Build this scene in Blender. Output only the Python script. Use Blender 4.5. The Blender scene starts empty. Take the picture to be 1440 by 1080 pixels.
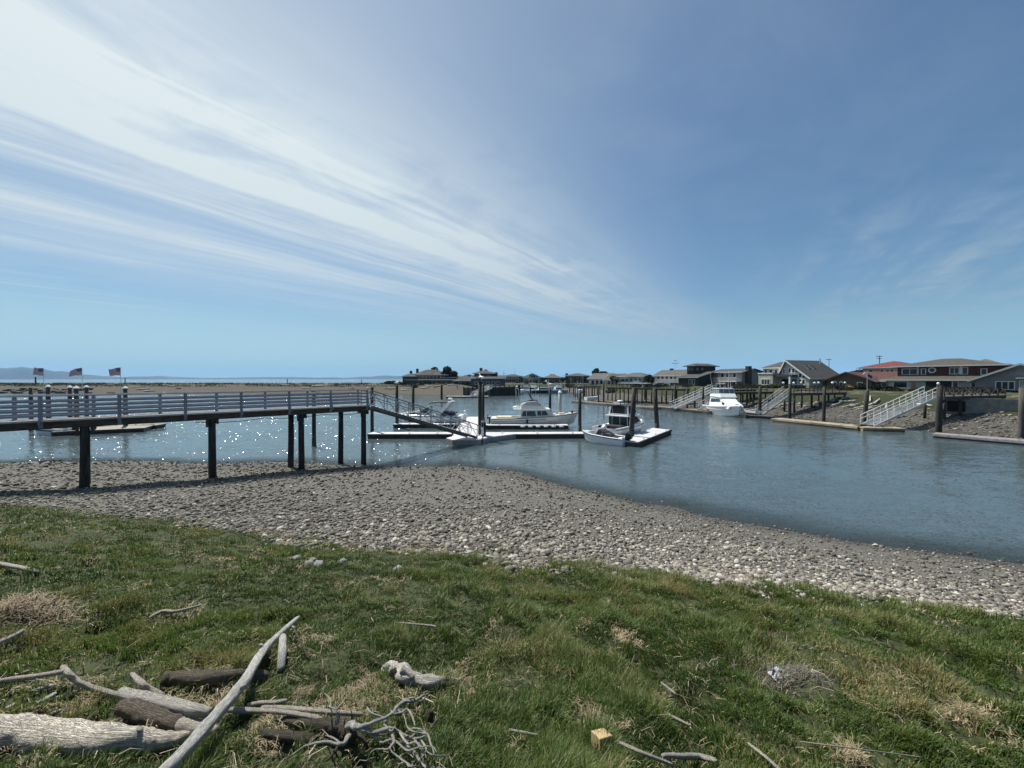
import bpy, bmesh, math, random
import numpy as np
from mathutils import Vector, Matrix, noise as mnoise
R = math.radians
random.seed(7); RNG = np.random.default_rng(11)
scene = bpy.context.scene
COL = scene.collection

# ------------------------------------------------------------------ camera
EYE = 5.6                      # metres above low water
F = 541.0                      # focal length in pixels of the 1440 px wide photograph
HY = 533.0                     # row of the horizon
cd = bpy.data.cameras.new('camera'); cd.sensor_width = 36.0; cd.lens = 36.0*F/1440.0
cd.clip_start = 0.05; cd.clip_end = 40000
cam = bpy.data.objects.new('camera', cd); COL.objects.link(cam)
cam.location = (0, 0, EYE)
cam.rotation_euler = (R(90.0)-math.atan((540-HY)/F), 0, 0)
scene.camera = cam

# ------------------------------------------------------------------ light
SUN_AZ, SUN_EL = R(-41), R(58)         # azimuth measured from +Y towards +X
SKY_STRENGTH, SUN_STRENGTH, EXPOSURE = 0.060, 5.0, 0.48
scene.view_settings.view_transform = 'Standard'; scene.view_settings.look = 'None'
scene.view_settings.exposure = EXPOSURE; scene.view_settings.gamma = 1
scene.view_settings.use_curve_mapping = False
sl = bpy.data.lights.new('sun', 'SUN'); sl.energy = SUN_STRENGTH; sl.angle = R(0.5); sl.color = (1, .965, .90)
so = bpy.data.objects.new('sun', sl); COL.objects.link(so)
sd = Vector((math.sin(SUN_AZ)*math.cos(SUN_EL), math.cos(SUN_AZ)*math.cos(SUN_EL), math.sin(SUN_EL)))
so.rotation_euler = sd.to_track_quat('Z', 'Y').to_euler(); so.location = (-40, 40, 80)

class NT:
    """small helper to write node trees"""
    def __init__(s, tree): s.t = tree; s.n = tree.nodes; s.l = tree.links
    def new(s, typ, **kw):
        n = s.n.new(typ)
        for k, v in kw.items(): setattr(n, k, v)
        return n
    def set(s, sock, v):
        if hasattr(v, 'is_output'): s.l.new(v, sock)
        elif v is not None: sock.default_value = v
    def math(s, op, a, b=None, c=None, clamp=False):
        n = s.new('ShaderNodeMath', operation=op, use_clamp=clamp)
        s.set(n.inputs[0], a); s.set(n.inputs[1], b); s.set(n.inputs[2], c); return n.outputs[0]
    def vmath(s, op, a, b=None, out=0):
        n = s.new('ShaderNodeVectorMath', operation=op); s.set(n.inputs[0], a); s.set(n.inputs[1], b)
        return n.outputs['Value'] if op == 'DOT_PRODUCT' else n.outputs[0]
    def mix(s, f, a, b, blend='MIX'):
        n = s.new('ShaderNodeMix', data_type='RGBA', blend_type=blend)
        s.set(n.inputs[0], f)
        for i, v in ((6, a), (7, b)):
            if isinstance(v, tuple) and len(v) == 3: v = (*v, 1)
            s.set(n.inputs[i], v)
        return n.outputs[2]
    def noise(s, vec, scale, detail=3, rough=.55, dist=0.0, out='Fac'):
        n = s.new('ShaderNodeTexNoise'); s.set(n.inputs['Vector'], vec)
        n.inputs['Scale'].default_value = scale; n.inputs['Detail'].default_value = detail
        n.inputs['Roughness'].default_value = rough; n.inputs['Distortion'].default_value = dist
        return n.outputs[out]
    def ramp(s, f, stops, interp='LINEAR'):
        n = s.new('ShaderNodeValToRGB'); r = n.color_ramp; r.interpolation = interp
        while len(r.elements) < len(stops): r.elements.new(.5)
        for e, (p, c) in zip(r.elements, stops):
            e.position = p; e.color = c if len(c) == 4 else (*c, 1)
        s.set(n.inputs[0], f); return n.outputs[0]
    def rng(s, v, a, b, c=0.0, d=1.0, smooth=True):
        n = s.new('ShaderNodeMapRange', interpolation_type='SMOOTHSTEP' if smooth else 'LINEAR')
        s.set(n.inputs[0], v)
        for i, x in enumerate((a, b, c, d)): n.inputs[i+1].default_value = x
        return n.outputs[0]
    def comb(s, x, y, z):
        n = s.new('ShaderNodeCombineXYZ'); s.set(n.inputs[0], x); s.set(n.inputs[1], y); s.set(n.inputs[2], z); return n.outputs[0]
    def sep(s, v):
        n = s.new('ShaderNodeSeparateXYZ'); s.set(n.inputs[0], v); return n.outputs

world = bpy.data.worlds.new('World'); scene.world = world; world.use_nodes = True
w = NT(world.node_tree); w.n.clear()
sky = w.new('ShaderNodeTexSky', sky_type='NISHITA', sun_disc=False)
sky.sun_elevation = SUN_EL; sky.sun_rotation = SUN_AZ
sky.air_density = 1.15; sky.dust_density = 0.25; sky.ozone_density = 2.4; sky.altitude = 0
tc = w.new('ShaderNodeTexCoord')
d_ = w.vmath('NORMALIZE', tc.outputs['Generated'])
dx, dy, dz = w.sep(d_)
zc = w.math('MAXIMUM', dz, 0.012)
px_ = w.math('DIVIDE', dx, zc); py_ = w.math('DIVIDE', dy, zc)
ca, sa = math.cos(R(36)), math.sin(R(36))
u_ = w.math('ADD', w.math('MULTIPLY', px_, sa), w.math('MULTIPLY', py_, ca))      # along the cirrus streaks
v_ = w.math('SUBTRACT', w.math('MULTIPLY', px_, ca), w.math('MULTIPLY', py_, sa)) # across them
def uv(a, b, c, v=None): return w.comb(w.math('MULTIPLY', u_, a), w.math('MULTIPLY', v_ if v is None else v, b), c)
warp = w.noise(uv(.28, .45, 0.0), 1.0, 3, .5)
v2 = w.math('ADD', v_, w.math('MULTIPLY', w.math('SUBTRACT', warp, .5), .7))
puff = w.noise(uv(.9, 1.3, 5.5), 1.5, 8, .62, .5)
s1 = w.noise(uv(.10, .95, 3.1, v2), 1.5, 5, .5, .25)
s2 = w.noise(uv(.16, 2.6, 9.7, v2), 1.4, 6, .55, .2)
fine = w.noise(uv(.30, 5.5, 21.0, v2), 1.5, 7, .6, .3)
v3 = w.math('ADD', v2, w.math('MULTIPLY', w.math('SUBTRACT', puff, .5), 1.5))
def bump_at(c, wd): return w.math('MULTIPLY', w.rng(v2, c-wd, c), w.rng(v2, c+wd, c))
band = w.math('MULTIPLY', w.rng(v3, -.75, -2.0), w.rng(v2, -6.4, -3.9))
upper = w.math('MULTIPLY', w.math('MULTIPLY', w.rng(v3, -.45, -1.5), w.rng(v2, -2.9, -2.1)), w.math('ADD', .35, w.math('MULTIPLY', w.rng(puff, .36, .66), .65)))
lines = w.math('ADD', w.math('ADD', bump_at(-2.22, .20), w.math('MULTIPLY', bump_at(-2.75, .30), .75)), w.math('ADD', w.math('MULTIPLY', bump_at(-1.75, .25), .5), w.math('MULTIPLY', bump_at(-3.6, .35), .5)))
lines = w.math('MULTIPLY', lines, w.math('ADD', .25, w.math('MULTIPLY', w.rng(fine, .34, .66), .75)))
stripes = w.math('MULTIPLY', band, w.math('ADD', w.math('ADD', .17, w.math('MULTIPLY', w.rng(s1, .40, .70), .24)), w.math('ADD', w.math('MULTIPLY', w.rng(s2, .44, .74), .18), w.math('MULTIPLY', w.rng(fine, .40, .74), .12))))
lowsky = w.rng(dz, .42, .12)
wisp = w.math('MULTIPLY', w.math('MULTIPLY', w.math('MULTIPLY', w.rng(v2, -.5, .7), lowsky), w.rng(s2, .40, .66)), w.math('MULTIPLY', w.rng(puff, .34, .66), .85))
high = w.math('MULTIPLY', w.rng(puff, .25, .85), .12)
low = w.math('MULTIPLY', w.math('MULTIPLY', w.rng(v2, -4.0, -7.0), w.rng(s2, .5, .72)), .30)
dens = w.math('ADD', w.math('ADD', w.math('ADD', w.math('MULTIPLY', upper, .44), stripes), w.math('ADD', wisp, high)), w.math('ADD', low, w.math('MULTIPLY', lines, .50)))
toward = w.vmath('DOT_PRODUCT', d_, tuple(sd))
glow = w.rng(toward, .25, .98, .0, 1.0, False)
dens = w.math('ADD', dens, w.math('MULTIPLY', w.math('POWER', glow, 1.6), .22))          # milky aureole of the thin high cloud round the sun
dens = w.math('MULTIPLY', w.math('MINIMUM', dens, .94), w.rng(dz, .015, .16))
cloudc = w.mix(glow, (.27, .37, .47), (.735, .80, .80))
skyc = w.mix(1.0, sky.outputs[0], (.76, .95, 1.05, 1), 'MULTIPLY')
# near the horizon the long path through sea air turns the yellow rim pale blue
skyc = w.mix(w.rng(dz, .17, .0, 0, .95), skyc, w.mix(w.rng(dx, -.75, .75), (4.7, 7.7, 9.6), (3.1, 5.7, 8.0)))
b1 = w.new('ShaderNodeBackground'); w.set(b1.inputs[0], skyc); b1.inputs[1].default_value = SKY_STRENGTH
b2 = w.new('ShaderNodeBackground'); w.set(b2.inputs[0], cloudc); b2.inputs[1].default_value = 0.85
ms = w.new('ShaderNodeMixShader'); w.set(ms.inputs[0], dens)
w.l.new(b1.outputs[0], ms.inputs[1]); w.l.new(b2.outputs[0], ms.inputs[2])
wo = w.new('ShaderNodeOutputWorld'); w.l.new(ms.outputs[0], wo.inputs[0])

# ------------------------------------------------------------------ helpers
def xat(px, D): return (px-720.0)/F*D
def zat(py, D): return EYE-(py-HY)/F*D
def dat(py, z=0.0): return (EYE-z)*F/(py-HY)
def P(px, D, z=0.0): return Vector((xat(px, D), D, z))

MATS = {}
def mat(name, c, rough=.7, var=.18, scale=3.0, bump=0.0, bscale=20.0, metal=0.0, c2=None, stretch=None, spec=.4, coat=0.0):
    """procedural material: base colour broken up by noise, optional second colour in patches, optional bump"""
    if name in MATS: return MATS[name]
    m = bpy.data.materials.new(name); m.use_nodes = True
    t = NT(m.node_tree); b = t.n['Principled BSDF']
    co = t.new('ShaderNodeTexCoord').outputs['Object']
    if stretch:
        mp = t.new('ShaderNodeMapping'); t.set(mp.inputs[0], co); mp.inputs['Scale'].default_value = stretch; co = mp.outputs[0]
    n1 = t.noise(co, scale, 5, .62); n2 = t.noise(co, scale*.23, 3, .5)
    dk = tuple(x*(1-var) for x in c); lt = tuple(min(1, x*(1+var)) for x in c)
    col = t.mix(t.rng(n1, .32, .68), dk, lt)
    if c2: col = t.mix(t.rng(t.math('ADD', t.math('MULTIPLY', n1, .5), t.math('MULTIPLY', n2, .5)), .46, .60), col, tuple(c2))
    t.set(b.inputs['Base Color'], col)
    t.set(b.inputs['Roughness'], t.rng(n2, .3, .7, max(0, rough-.1), min(1, rough+.1)))
    b.inputs['Metallic'].default_value = metal; b.inputs['Specular IOR Level'].default_value = spec
    if coat: b.inputs['Coat Weight'].default_value = coat; b.inputs['Coat Roughness'].default_value = .12
    if bump:
        bn = t.new('ShaderNodeBump'); bn.inputs['Strength'].default_value = min(1, bump); bn.inputs['Distance'].default_value = .02
        t.set(bn.inputs['Height'], t.noise(co, bscale, 6, .65)); t.l.new(bn.outputs[0], b.inputs['Normal'])
    MATS[name] = m; return m

class MB:
    """collects shapes; build() links them as ONE mesh object"""
    def __init__(s): s.v = []; s.f = []; s.m = []; s.cur = 0; s.sm = []; s.smooth = False
    def add(s, vs, fs):
        o = len(s.v); s.v += [tuple(p) for p in vs]
        for f in fs: s.f.append([i+o for i in f]); s.m.append(s.cur); s.sm.append(s.smooth)
        return s
    def box(s, c, size, rz=0.0, rx=0.0, ry=0.0):
        hx, hy, hz = size[0]/2, size[1]/2, size[2]/2
        M = Matrix.Translation(Vector(c)) @ Matrix.Rotation(rz, 4, 'Z') @ Matrix.Rotation(ry, 4, 'Y') @ Matrix.Rotation(rx, 4, 'X')
        vs = [M @ Vector((x*hx, y*hy, z*hz)) for z in (-1, 1) for y in (-1, 1) for x in (-1, 1)]
        return s.add(vs, [(0, 2, 3, 1), (4, 5, 7, 6), (0, 1, 5, 4), (2, 6, 7, 3), (0, 4, 6, 2), (1, 3, 7, 5)])
    def b2(s, lo, hi):
        return s.box([(a+b)/2 for a, b in zip(lo, hi)], [abs(b-a) for a, b in zip(lo, hi)])
    def beam(s, p, q, w, h):
        """rectangular bar from p to q"""
        p, q = Vector(p), Vector(q); d = (q-p); L = d.length; d.normalize()
        up = Vector((0, 0, 1)) if abs(d.z) < .97 else Vector((0, 1, 0))
        sx = d.cross(up).normalized(); uz = sx.cross(d)
        vs = []
        for e in (p, q):
            for a, b in ((-1, -1), (1, -1), (1, 1), (-1, 1)): vs.append(e+sx*(a*w/2)+uz*(b*h/2))
        return s.add(vs, [(3, 2, 1, 0), (4, 5, 6, 7), (0, 1, 5, 4), (1, 2, 6, 5), (2, 3, 7, 6), (3, 0, 4, 7)])
    def tube(s, pts, rad, n=8, cap=True, flat=1.0, jit=0.0, squash=None):
        pts = [Vector(p) for p in pts]
        if not hasattr(rad, '__len__'): rad = [rad]*len(pts)
        vs, fs = [], []; ref = None
        for i, p in enumerate(pts):
            d = (pts[min(i+1, len(pts)-1)]-pts[max(i-1, 0)]).normalized()
            if ref is None: ref = Vector((0, 0, 1)) if abs(d.z) < .9 else Vector((1, 0, 0))
            a = d.cross(ref)
            a = a.normalized() if a.length > 1e-6 else Vector((1, 0, 0)); b = a.cross(d).normalized(); 
            for k in range(n):
                t = 2*math.pi*k/n; rr = rad[i]*(1+(random.uniform(-jit, jit) if jit else 0))
                vs.append(p+a*(math.cos(t)*rr)+b*(math.sin(t)*rr*flat))
        for i in range(len(pts)-1):
            for k in range(n):
                k2 = (k+1) % n; fs.append((i*n+k, i*n+k2, (i+1)*n+k2, (i+1)*n+k))
        if cap: fs.append(tuple(reversed(range(n)))); fs.append(tuple(range((len(pts)-1)*n, len(pts)*n)))
        return s.add(vs, fs)
    def cyl(s, p, q, r0, r1=None, n=10): return s.tube([p, q], [r0, r0 if r1 is None else r1], n)
    def lathe(s, c, prof, n=12, axis='Z'):
        vs, fs = [], []
        for r, z in prof:
            for k in range(n):
                t = 2*math.pi*k/n; a, b = r*math.cos(t), r*math.sin(t)
                vs.append((c[0]+a, c[1]+b, c[2]+z) if axis == 'Z' else (c[0]+z, c[1]+a, c[2]+b))
        for i in range(len(prof)-1):
            for k in range(n):
                k2 = (k+1) % n; fs.append((i*n+k, i*n+k2, (i+1)*n+k2, (i+1)*n+k))
        fs.append(tuple(reversed(range(n)))); fs.append(tuple(range((len(prof)-1)*n, len(prof)*n)))
        return s.add(vs, fs)
    def ball(s, c, r, n=10, sz=1.0):
        return s.lathe(c, [(max(1e-3, r*math.sin(math.pi*i/6)), -r*sz*math.cos(math.pi*i/6)) for i in range(7)], n)
    def prism(s, poly, y0, y1, axis='y', taper=None):
        """polygon in two axes extruded along the third; taper (scale about the polygon's first axis centre) not used"""
        n = len(poly); vs = []
        for yv in (y0, y1):
            for a, b in poly: vs.append((a, yv, b) if axis == 'y' else ((yv, a, b) if axis == 'x' else (a, b, yv)))
        fs = [tuple(range(n)), tuple(reversed(range(n, 2*n)))]
        for k in range(n): k2 = (k+1) % n; fs.append((k, k+n, k2+n, k2))
        return s.add(vs, fs)
    def loft(s, rings, cap=True, close=False):
        n = len(rings[0]); vs = [p for r in rings for p in r]; fs = []
        for i in range(len(rings)-1):
            for k in range(n if close else n-1):
                k2 = (k+1) % n; fs.append((i*n+k, i*n+k2, (i+1)*n+k2, (i+1)*n+k))
        if cap: fs.append(tuple(reversed(range(n)))); fs.append(tuple(range((len(rings)-1)*n, len(rings)*n)))
        return s.add(vs, fs)
    def quad(s, a, b, c, d): return s.add([a, b, c, d], [(0, 1, 2, 3)])
    def build(s, name, m, parent=None, smooth=None, bevel=0.0, fixn=True):
        me = bpy.data.meshes.new(name); me.from_pydata(s.v, [], s.f)
        for x in (m if isinstance(m, (list, tuple)) else [m]): me.materials.append(x)
        me.polygons.foreach_set('material_index', s.m)
        me.polygons.foreach_set('use_smooth', s.sm if smooth is None else [smooth]*len(s.f)); 
        me.update()
        if fixn:
            bm = bmesh.new(); bm.from_mesh(me); bmesh.ops.recalc_face_normals(bm, faces=bm.faces); bm.to_mesh(me); bm.free()
        o = bpy.data.objects.new(name, me); COL.objects.link(o)
        if parent: o.parent = parent
        if bevel:
            bv = o.modifiers.new('bevel', 'BEVEL'); bv.width = bevel; bv.segments = 2; bv.limit_method = 'ANGLE'
        return o

def tag(o, label=None, cat=None, group=None, kind=None):
    if label: o['label'] = label
    if cat: o['category'] = cat
    if group: o['group'] = group
    if kind: o['kind'] = kind
    return o
def thing(name, label, cat, loc=(0, 0, 0), rz=0.0, group=None):
    o = bpy.data.objects.new(name, None); COL.objects.link(o); o.empty_display_size = .2
    o.location = loc; o.rotation_euler = (0, 0, rz); return tag(o, label, cat, group)
def dup(root, loc=None, rz=None, label=None, scale=None, rot=None):
    r = root.copy(); COL.objects.link(r)
    if loc is not None: r.location = loc
    if rz is not None: r.rotation_euler = (0, 0, rz)
    if rot is not None: r.rotation_euler = rot
    if scale is not None: r.scale = scale if hasattr(scale, '__len__') else (scale,)*3
    if label: r['label'] = label
    for ch in list(root.children):
        c = ch.copy(); COL.objects.link(c); c.parent = r
        for g in list(ch.children):
            k = g.copy(); COL.objects.link(k); k.parent = c
    return r
def np_mesh(name, v, f, m, smooth=False, attrs=None):
    """mesh from numpy arrays; f is (n,3) or (n,4)"""
    me = bpy.data.meshes.new(name); k = f.shape[1]
    me.vertices.add(len(v)); me.vertices.foreach_set('co', np.ascontiguousarray(v, dtype=np.float32).ravel())
    me.loops.add(f.size); me.loops.foreach_set('vertex_index', np.ascontiguousarray(f, dtype=np.int32).ravel())
    me.polygons.add(len(f)); me.polygons.foreach_set('loop_start', np.arange(0, f.size, k, dtype=np.int32))
    me.polygons.foreach_set('loop_total', np.full(len(f), k, dtype=np.int32))
    me.polygons.foreach_set('use_smooth', np.full(len(f), smooth, dtype=bool))
    for an, av in (attrs or {}).items():
        a = me.attributes.new(an, 'FLOAT', 'POINT'); a.data.foreach_set('value', np.ascontiguousarray(av, dtype=np.float32))
    for x in (m if isinstance(m, (list, tuple)) else [m]): me.materials.append(x)
    me.update(calc_edges=True); me.validate()
    o = bpy.data.objects.new(name, me); COL.objects.link(o); return o
def vnoise(x, y, seed=0):
    """vectorised value noise in 0..1"""
    xi = np.floor(x).astype(np.int64); yi = np.floor(y).astype(np.int64); fx = x-xi; fy = y-yi
    fx = fx*fx*(3-2*fx); fy = fy*fy*(3-2*fy)
    def h(a, b):
        n = (a*374761393+b*668265263+seed*974634541) & 0x7fffffff
        n = ((n ^ (n >> 13))*1274126177) & 0x7fffffff
        return ((n ^ (n >> 16)) & 0xffff)/65535.0
    return (h(xi, yi)*(1-fx)+h(xi+1, yi)*fx)*(1-fy)+(h(xi, yi+1)*(1-fx)+h(xi+1, yi+1)*fx)*fy
def fbm(x, y, seed=0, o=3):
    s = 0; a = .5; t = 0
    for i in range(o): s = s+a*vnoise(x*2**i, y*2**i, seed+i); t += a; a *= .5
    return s/t

# ------------------------------------------------------------------ land and water
# near bank: per azimuth, distances of grass edge and water's edge read off the place
_px = np.array([0, 300, 520, 640, 720, 800, 900, 1000, 1100, 1200, 1300, 1440], float)
_sh = np.array([25.5, 25.3, 24.7, 24.6, 23.0, 20.0, 17.3, 15.6, 14.3, 13.2, 12.4, 11.5])   # depth of the shoreline
_gp = np.array([0, 120, 250, 400, 560, 720, 900, 1060, 1200, 1320, 1440], float)
_gy = np.array([708, 722, 738, 762, 778, 790, 805, 822, 838, 852, 868], float)              # row of the grass edge
_gd = np.array([12.6, 12.0, 11.0, 9.6, 8.7, 8.0, 7.4, 7.0, 6.8, 6.7, 6.6])                  # its depth
_gz = EYE-(_gy-HY)/F*_gd
_th = np.arctan((_px-720)/F); _shr = _sh/np.cos(_th)
_tg = np.arctan((_gp-720)/F); _gr = _gd/np.cos(_tg)
def land_z(x, y, rough=True):
    x = np.asarray(x, float); y = np.asarray(y, float)
    r = np.hypot(x, y); th = np.arctan2(x, y); tc_ = np.clip(th, _th[0], _th[-1])
    rs = np.interp(tc_, _th, _shr); rg = np.interp(tc_, _tg, _gr); zg = np.interp(tc_, _tg, _gz)
    back = np.clip((np.abs(th)-1.05)/.7, 0, 1)                       # the bank behind the camera is level ground
    rs = rs*(1+3*back*back)+back*60*(th < 0)*back; rg = rg*(1+6*back*back)
    z0 = 4.02
    t1 = np.clip((r-1.2)/(rg-1.2), 0, 1); za = z0+(zg-z0)*t1
    t2 = np.clip((r-rg)/(rs-rg), 0, 1)
    sag = np.where(th < -.3, .10, .16)
    zb = zg*(1-t2)*(1-sag*np.sin(np.pi*t2))
    zc = -0.085*(r-rs)
    zc = np.maximum(zc, -2.2)
    z = np.where(r < rg, za, np.where(r < rs, zb, zc))
    z = np.where(back > 0, z*(1-back)+back*np.where(r < rs, 4.0-np.clip(1-(rs-r)/6, 0, 1)*4, z), z)
    if rough:
        g = np.clip((rg-r)/1.5, 0, 1)
        z = z+g*(fbm(x*.9, y*.9, 3)-.5)*.20+g*(fbm(x*3.1, y*3.1, 5)-.5)*.24+g*(fbm(x*7.0, y*7.0, 6, 2)-.5)*.07
        z = z+(1-g)*np.clip(z*1.2, 0, 1)*((fbm(x*.5, y*.5, 8)-.5)*.16)
        z = z+(fbm(x*.35, y*.35, 21)-.5)*.16*np.clip(1-np.abs(r-rs)/5, 0, 1)
    return z
def grass_amount(x, y):
    r = np.hypot(x, y); th = np.clip(np.arctan2(x, y), _tg[0], _tg[-1]); rg = np.interp(th, _tg, _gr)
    return (rg-r)+(fbm(x*.8, y*.8, 14)-.5)*2.6+(fbm(x*2.6, y*2.6, 15)-.5)*1.2     # metres inside the edge
def zl(x, y): return float(land_z(np.array([x]), np.array([y]))[0])

def polar_grid(r, th):
    Rr, T = np.meshgrid(r, th, indexing='ij'); x = Rr*np.sin(T); y = Rr*np.cos(T)
    nr, nt = Rr.shape; idx = np.arange(nr*nt).reshape(nr, nt)
    f = np.stack([idx[:-1, :-1], idx[:-1, 1:], idx[1:, 1:], idx[1:, :-1]], -1).reshape(-1, 4)
    return x.ravel(), y.ravel(), f[:, ::-1]

# --- near ground
m = bpy.data.materials.new('shore_ground'); m.use_nodes = True; t = NT(m.node_tree); b = t.n['Principled BSDF']
pos = t.new('ShaderNodeNewGeometry').outputs['Position']; X_, Y_, Z_ = t.sep(pos)
ga = t.new('ShaderNodeAttribute', attribute_name='grass').outputs['Fac']
n_f = t.noise(pos, 9, 6, .65); n_m = t.noise(pos, 1.3, 4, .6); n_c = t.noise(pos, 34, 4, .6)
vor = t.new('ShaderNodeTexVoronoi', feature='F1'); t.set(vor.inputs['Vector'], pos); vor.inputs['Scale'].default_value = 14
mud = t.mix(t.rng(n_f, .3, .7), (.075, .070, .060), (.135, .128, .112))
mud = t.mix(t.rng(n_m, .45, .7, 0, .55), mud, (.115, .118, .085))
vc = t.sep(vor.outputs['Color'])[0]
stones = t.mix(vc, (.10, .097, .09), (.24, .235, .225))
mud = t.mix(t.math('MULTIPLY', t.rng(vor.outputs['Distance'], .30, .18), t.rng(n_m, .3, .6, .25, .75)), mud, stones)
wet = t.rng(Z_, .34, .06)
mud = t.mix(t.math('MULTIPLY', wet, .75), mud, (.046, .043, .036))
soil = t.mix(t.rng(n_f, .35, .65), (.020, .028, .007), (.044, .055, .016))
soil = t.mix(t.rng(n_m, .56, .70, 0, .55), soil, (.075, .066, .034))
soil = t.mix(t.rng(n_c, .60, .74, 0, .7), soil, (.20, .165, .095))
t.set(b.inputs['Base Color'], t.mix(t.rng(ga, -.6, .4), mud, soil))
t.set(b.inputs['Roughness'], t.rng(Z_, .16, .05, .92, .6)); b.inputs['Specular IOR Level'].default_value = .35
bn = t.new('ShaderNodeBump'); bn.inputs['Strength'].default_value = .9; bn.inputs['Distance'].default_value = .05
t.set(bn.inputs['Height'], t.math('ADD', n_f, t.math('MULTIPLY', t.rng(vor.outputs['Distance'], .45, 0), .7))); t.l.new(bn.outputs[0], b.inputs['Normal'])
r_ = np.concatenate([[.02, .2, .4], np.geomspace(.6, 36, 230), np.geomspace(38, 260, 24)])
th_ = np.concatenate([np.linspace(-math.pi, -1.06, 40)[:-1], np.linspace(-1.06, 1.06, 300), np.linspace(1.06, math.pi, 40)[1:]])
gx, gy, gf = polar_grid(r_, th_)
o = np_mesh('shore_ground', np.stack([gx, gy, land_z(gx, gy)], 1), gf, m, True, {'grass': grass_amount(gx, gy)}); tag(o, kind='structure')

# --- the far shore: right bank with the houses, end of the channel, spit on the left
_fs = np.array([(-900, 158), (-300, 154), (-75, 147), (-48, 146), (-34, 136), (-26, 129), (-16, 130), (-6, 142), (0, 166), (10, 176), (21, 172),
                (25, 150), (20.5, 110), (27, 93), (35.5, 73), (39.5, 58), (45.5, 43), (47, 33), (50, 22), (60, 2), (80, -40), (120, -120)], float)
_poly = np.vstack([_fs, [(120, -300), (-900, -300)]])
def _inside(x, y):
    c = np.zeros(x.shape, bool); n = len(_poly); j = n-1
    for i in range(n):
        xi, yi = _poly[i]; xj, yj = _poly[j]
        c ^= ((yi > y) != (yj > y)) & (x < (xj-xi)*(y-yi)/(yj-yi+1e-12)+xi); j = i
    return c
def far_z(x, y):
    x = np.asarray(x, float); y = np.asarray(y, float); d = np.full(x.shape, 1e9)
    for (ax, ay), (bx, by) in zip(_fs[:-1], _fs[1:]):
        ex, ey = bx-ax, by-ay; tt = np.clip(((x-ax)*ex+(y-ay)*ey)/(ex*ex+ey*ey), 0, 1)
        d = np.minimum(d, np.hypot(x-ax-tt*ex, y-ay-tt*ey))
    s = np.where(_inside(x, y), -d, d)
    s = s+(fbm(x*.12, y*.12, 31)-.5)*2.2
    z = np.interp(s, [-30, 0, 5, 9, 13, 17, 22], [-2.6, 0, .75, 1.45, 2.2, 3.1, 3.45])
    lf = np.clip((-20-x)/30, 0, 1)                                   # the spit and its seaward side
    zs = np.interp(s, [-30, 0, 8, 16, 24, 32, 44, 60], [-2.6, 0, 1.3, 2.6, 3.35, 3.2, .4, -2.5])
    house = np.clip((x+66)/8, 0, 1)
    zs = np.where(s > 24, np.maximum(zs, np.where(y < 190, 3.3, zs)*house+zs*(1-house)), zs)
    z = z*(1-lf)+zs*lf
    z = z+(s > 1)*(fbm(x*.4, y*.4, 33)-.5)*.25
    return z
def zf(x, y): return float(far_z(np.array([x]), np.array([y]))[0])
m = bpy.data.materials.new('far_shore'); m.use_nodes = True; t = NT(m.node_tree); b = t.n['Principled BSDF']
pos = t.new('ShaderNodeNewGeometry').outputs['Position']; X_, Y_, Z_ = t.sep(pos)
n1 = t.noise(pos, .5, 5, .6); n2 = t.noise(pos, 3.0, 5, .65); n3 = t.noise(pos, 14.0, 3, .6)
zz = t.math('ADD', Z_, t.math('MULTIPLY', t.math('SUBTRACT', n1, .5), 1.3))
grav = t.mix(n2, (.036, .034, .029), (.098, .092, .080)); grav = t.mix(t.rng(n3, .54, .66, 0, .75), grav, (.27, .26, .235)); grav = t.mix(t.rng(n3, .44, .34, 0, .7), grav, (.03, .028, .024))
lawn = t.mix(n2, (.014, .021, .007), (.048, .055, .020))
sand = t.mix(n2, (.16, .14, .10), (.30, .27, .20))
c = t.mix(t.rng(zz, 1.35, 1.75), grav, lawn)
isl = t.rng(X_, 5, -25)
c = t.mix(isl, c, t.mix(t.rng(zz, 2.7, 3.2), t.mix(t.rng(n2, .3, .7), (.048, .042, .032), (.098, .088, .066)), t.mix(t.rng(X_, -60, -150), t.mix(n2, (.055, .050, .030), (.12, .10, .06)), t.mix(n2, (.035, .045, .015), (.085, .085, .035)))))
c = t.mix(t.math('MULTIPLY', t.rng(zz, 3.0, 3.5), t.rng(n1, .5, .62, 0, .5)), c, sand)
c = t.mix(t.rng(Z_, .35, .05, 0, .6), c, (.05, .05, .042))
t.set(b.inputs['Base Color'], c); b.inputs['Roughness'].default_value = .93; b.inputs['Specular IOR Level'].default_value = .2
bn = t.new('ShaderNodeBump'); bn.inputs['Strength'].default_value = .8; bn.inputs['Distance'].default_value = .2; t.set(bn.inputs['Height'], n2); t.l.new(bn.outputs[0], b.inputs['Normal'])
fx, fy, ff = polar_grid(np.geomspace(22, 700, 190), np.linspace(R(-78), R(100), 300))
fzv = far_z(fx, fy)
fzv = np.minimum(fzv, fzv)
keep = (fzv[ff] > -2.55).any(1) & (np.hypot(fx, fy)[ff].min(1) > 30)
keep &= ~((fx[ff].max(1) < 20) & (fy[ff].max(1) < 100))
o = np_mesh('far_shore', np.stack([fx, fy, fzv], 1), ff[keep], m, True); tag(o, kind='structure')

# --- water
m = bpy.data.materials.new('water'); m.use_nodes = True; t = NT(m.node_tree); b = t.n['Principled BSDF']
pos = t.new('ShaderNodeNewGeometry').outputs['Position']
dep = t.new('ShaderNodeAttribute', attribute_name='depth').outputs['Fac']
mp = t.new('ShaderNodeMapping'); t.set(mp.inputs[0], pos); mp.inputs['Rotation'].default_value = (0, 0, R(-20)); mp.inputs['Scale'].default_value = (.38, 1, 1)
q = mp.outputs[0]
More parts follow.
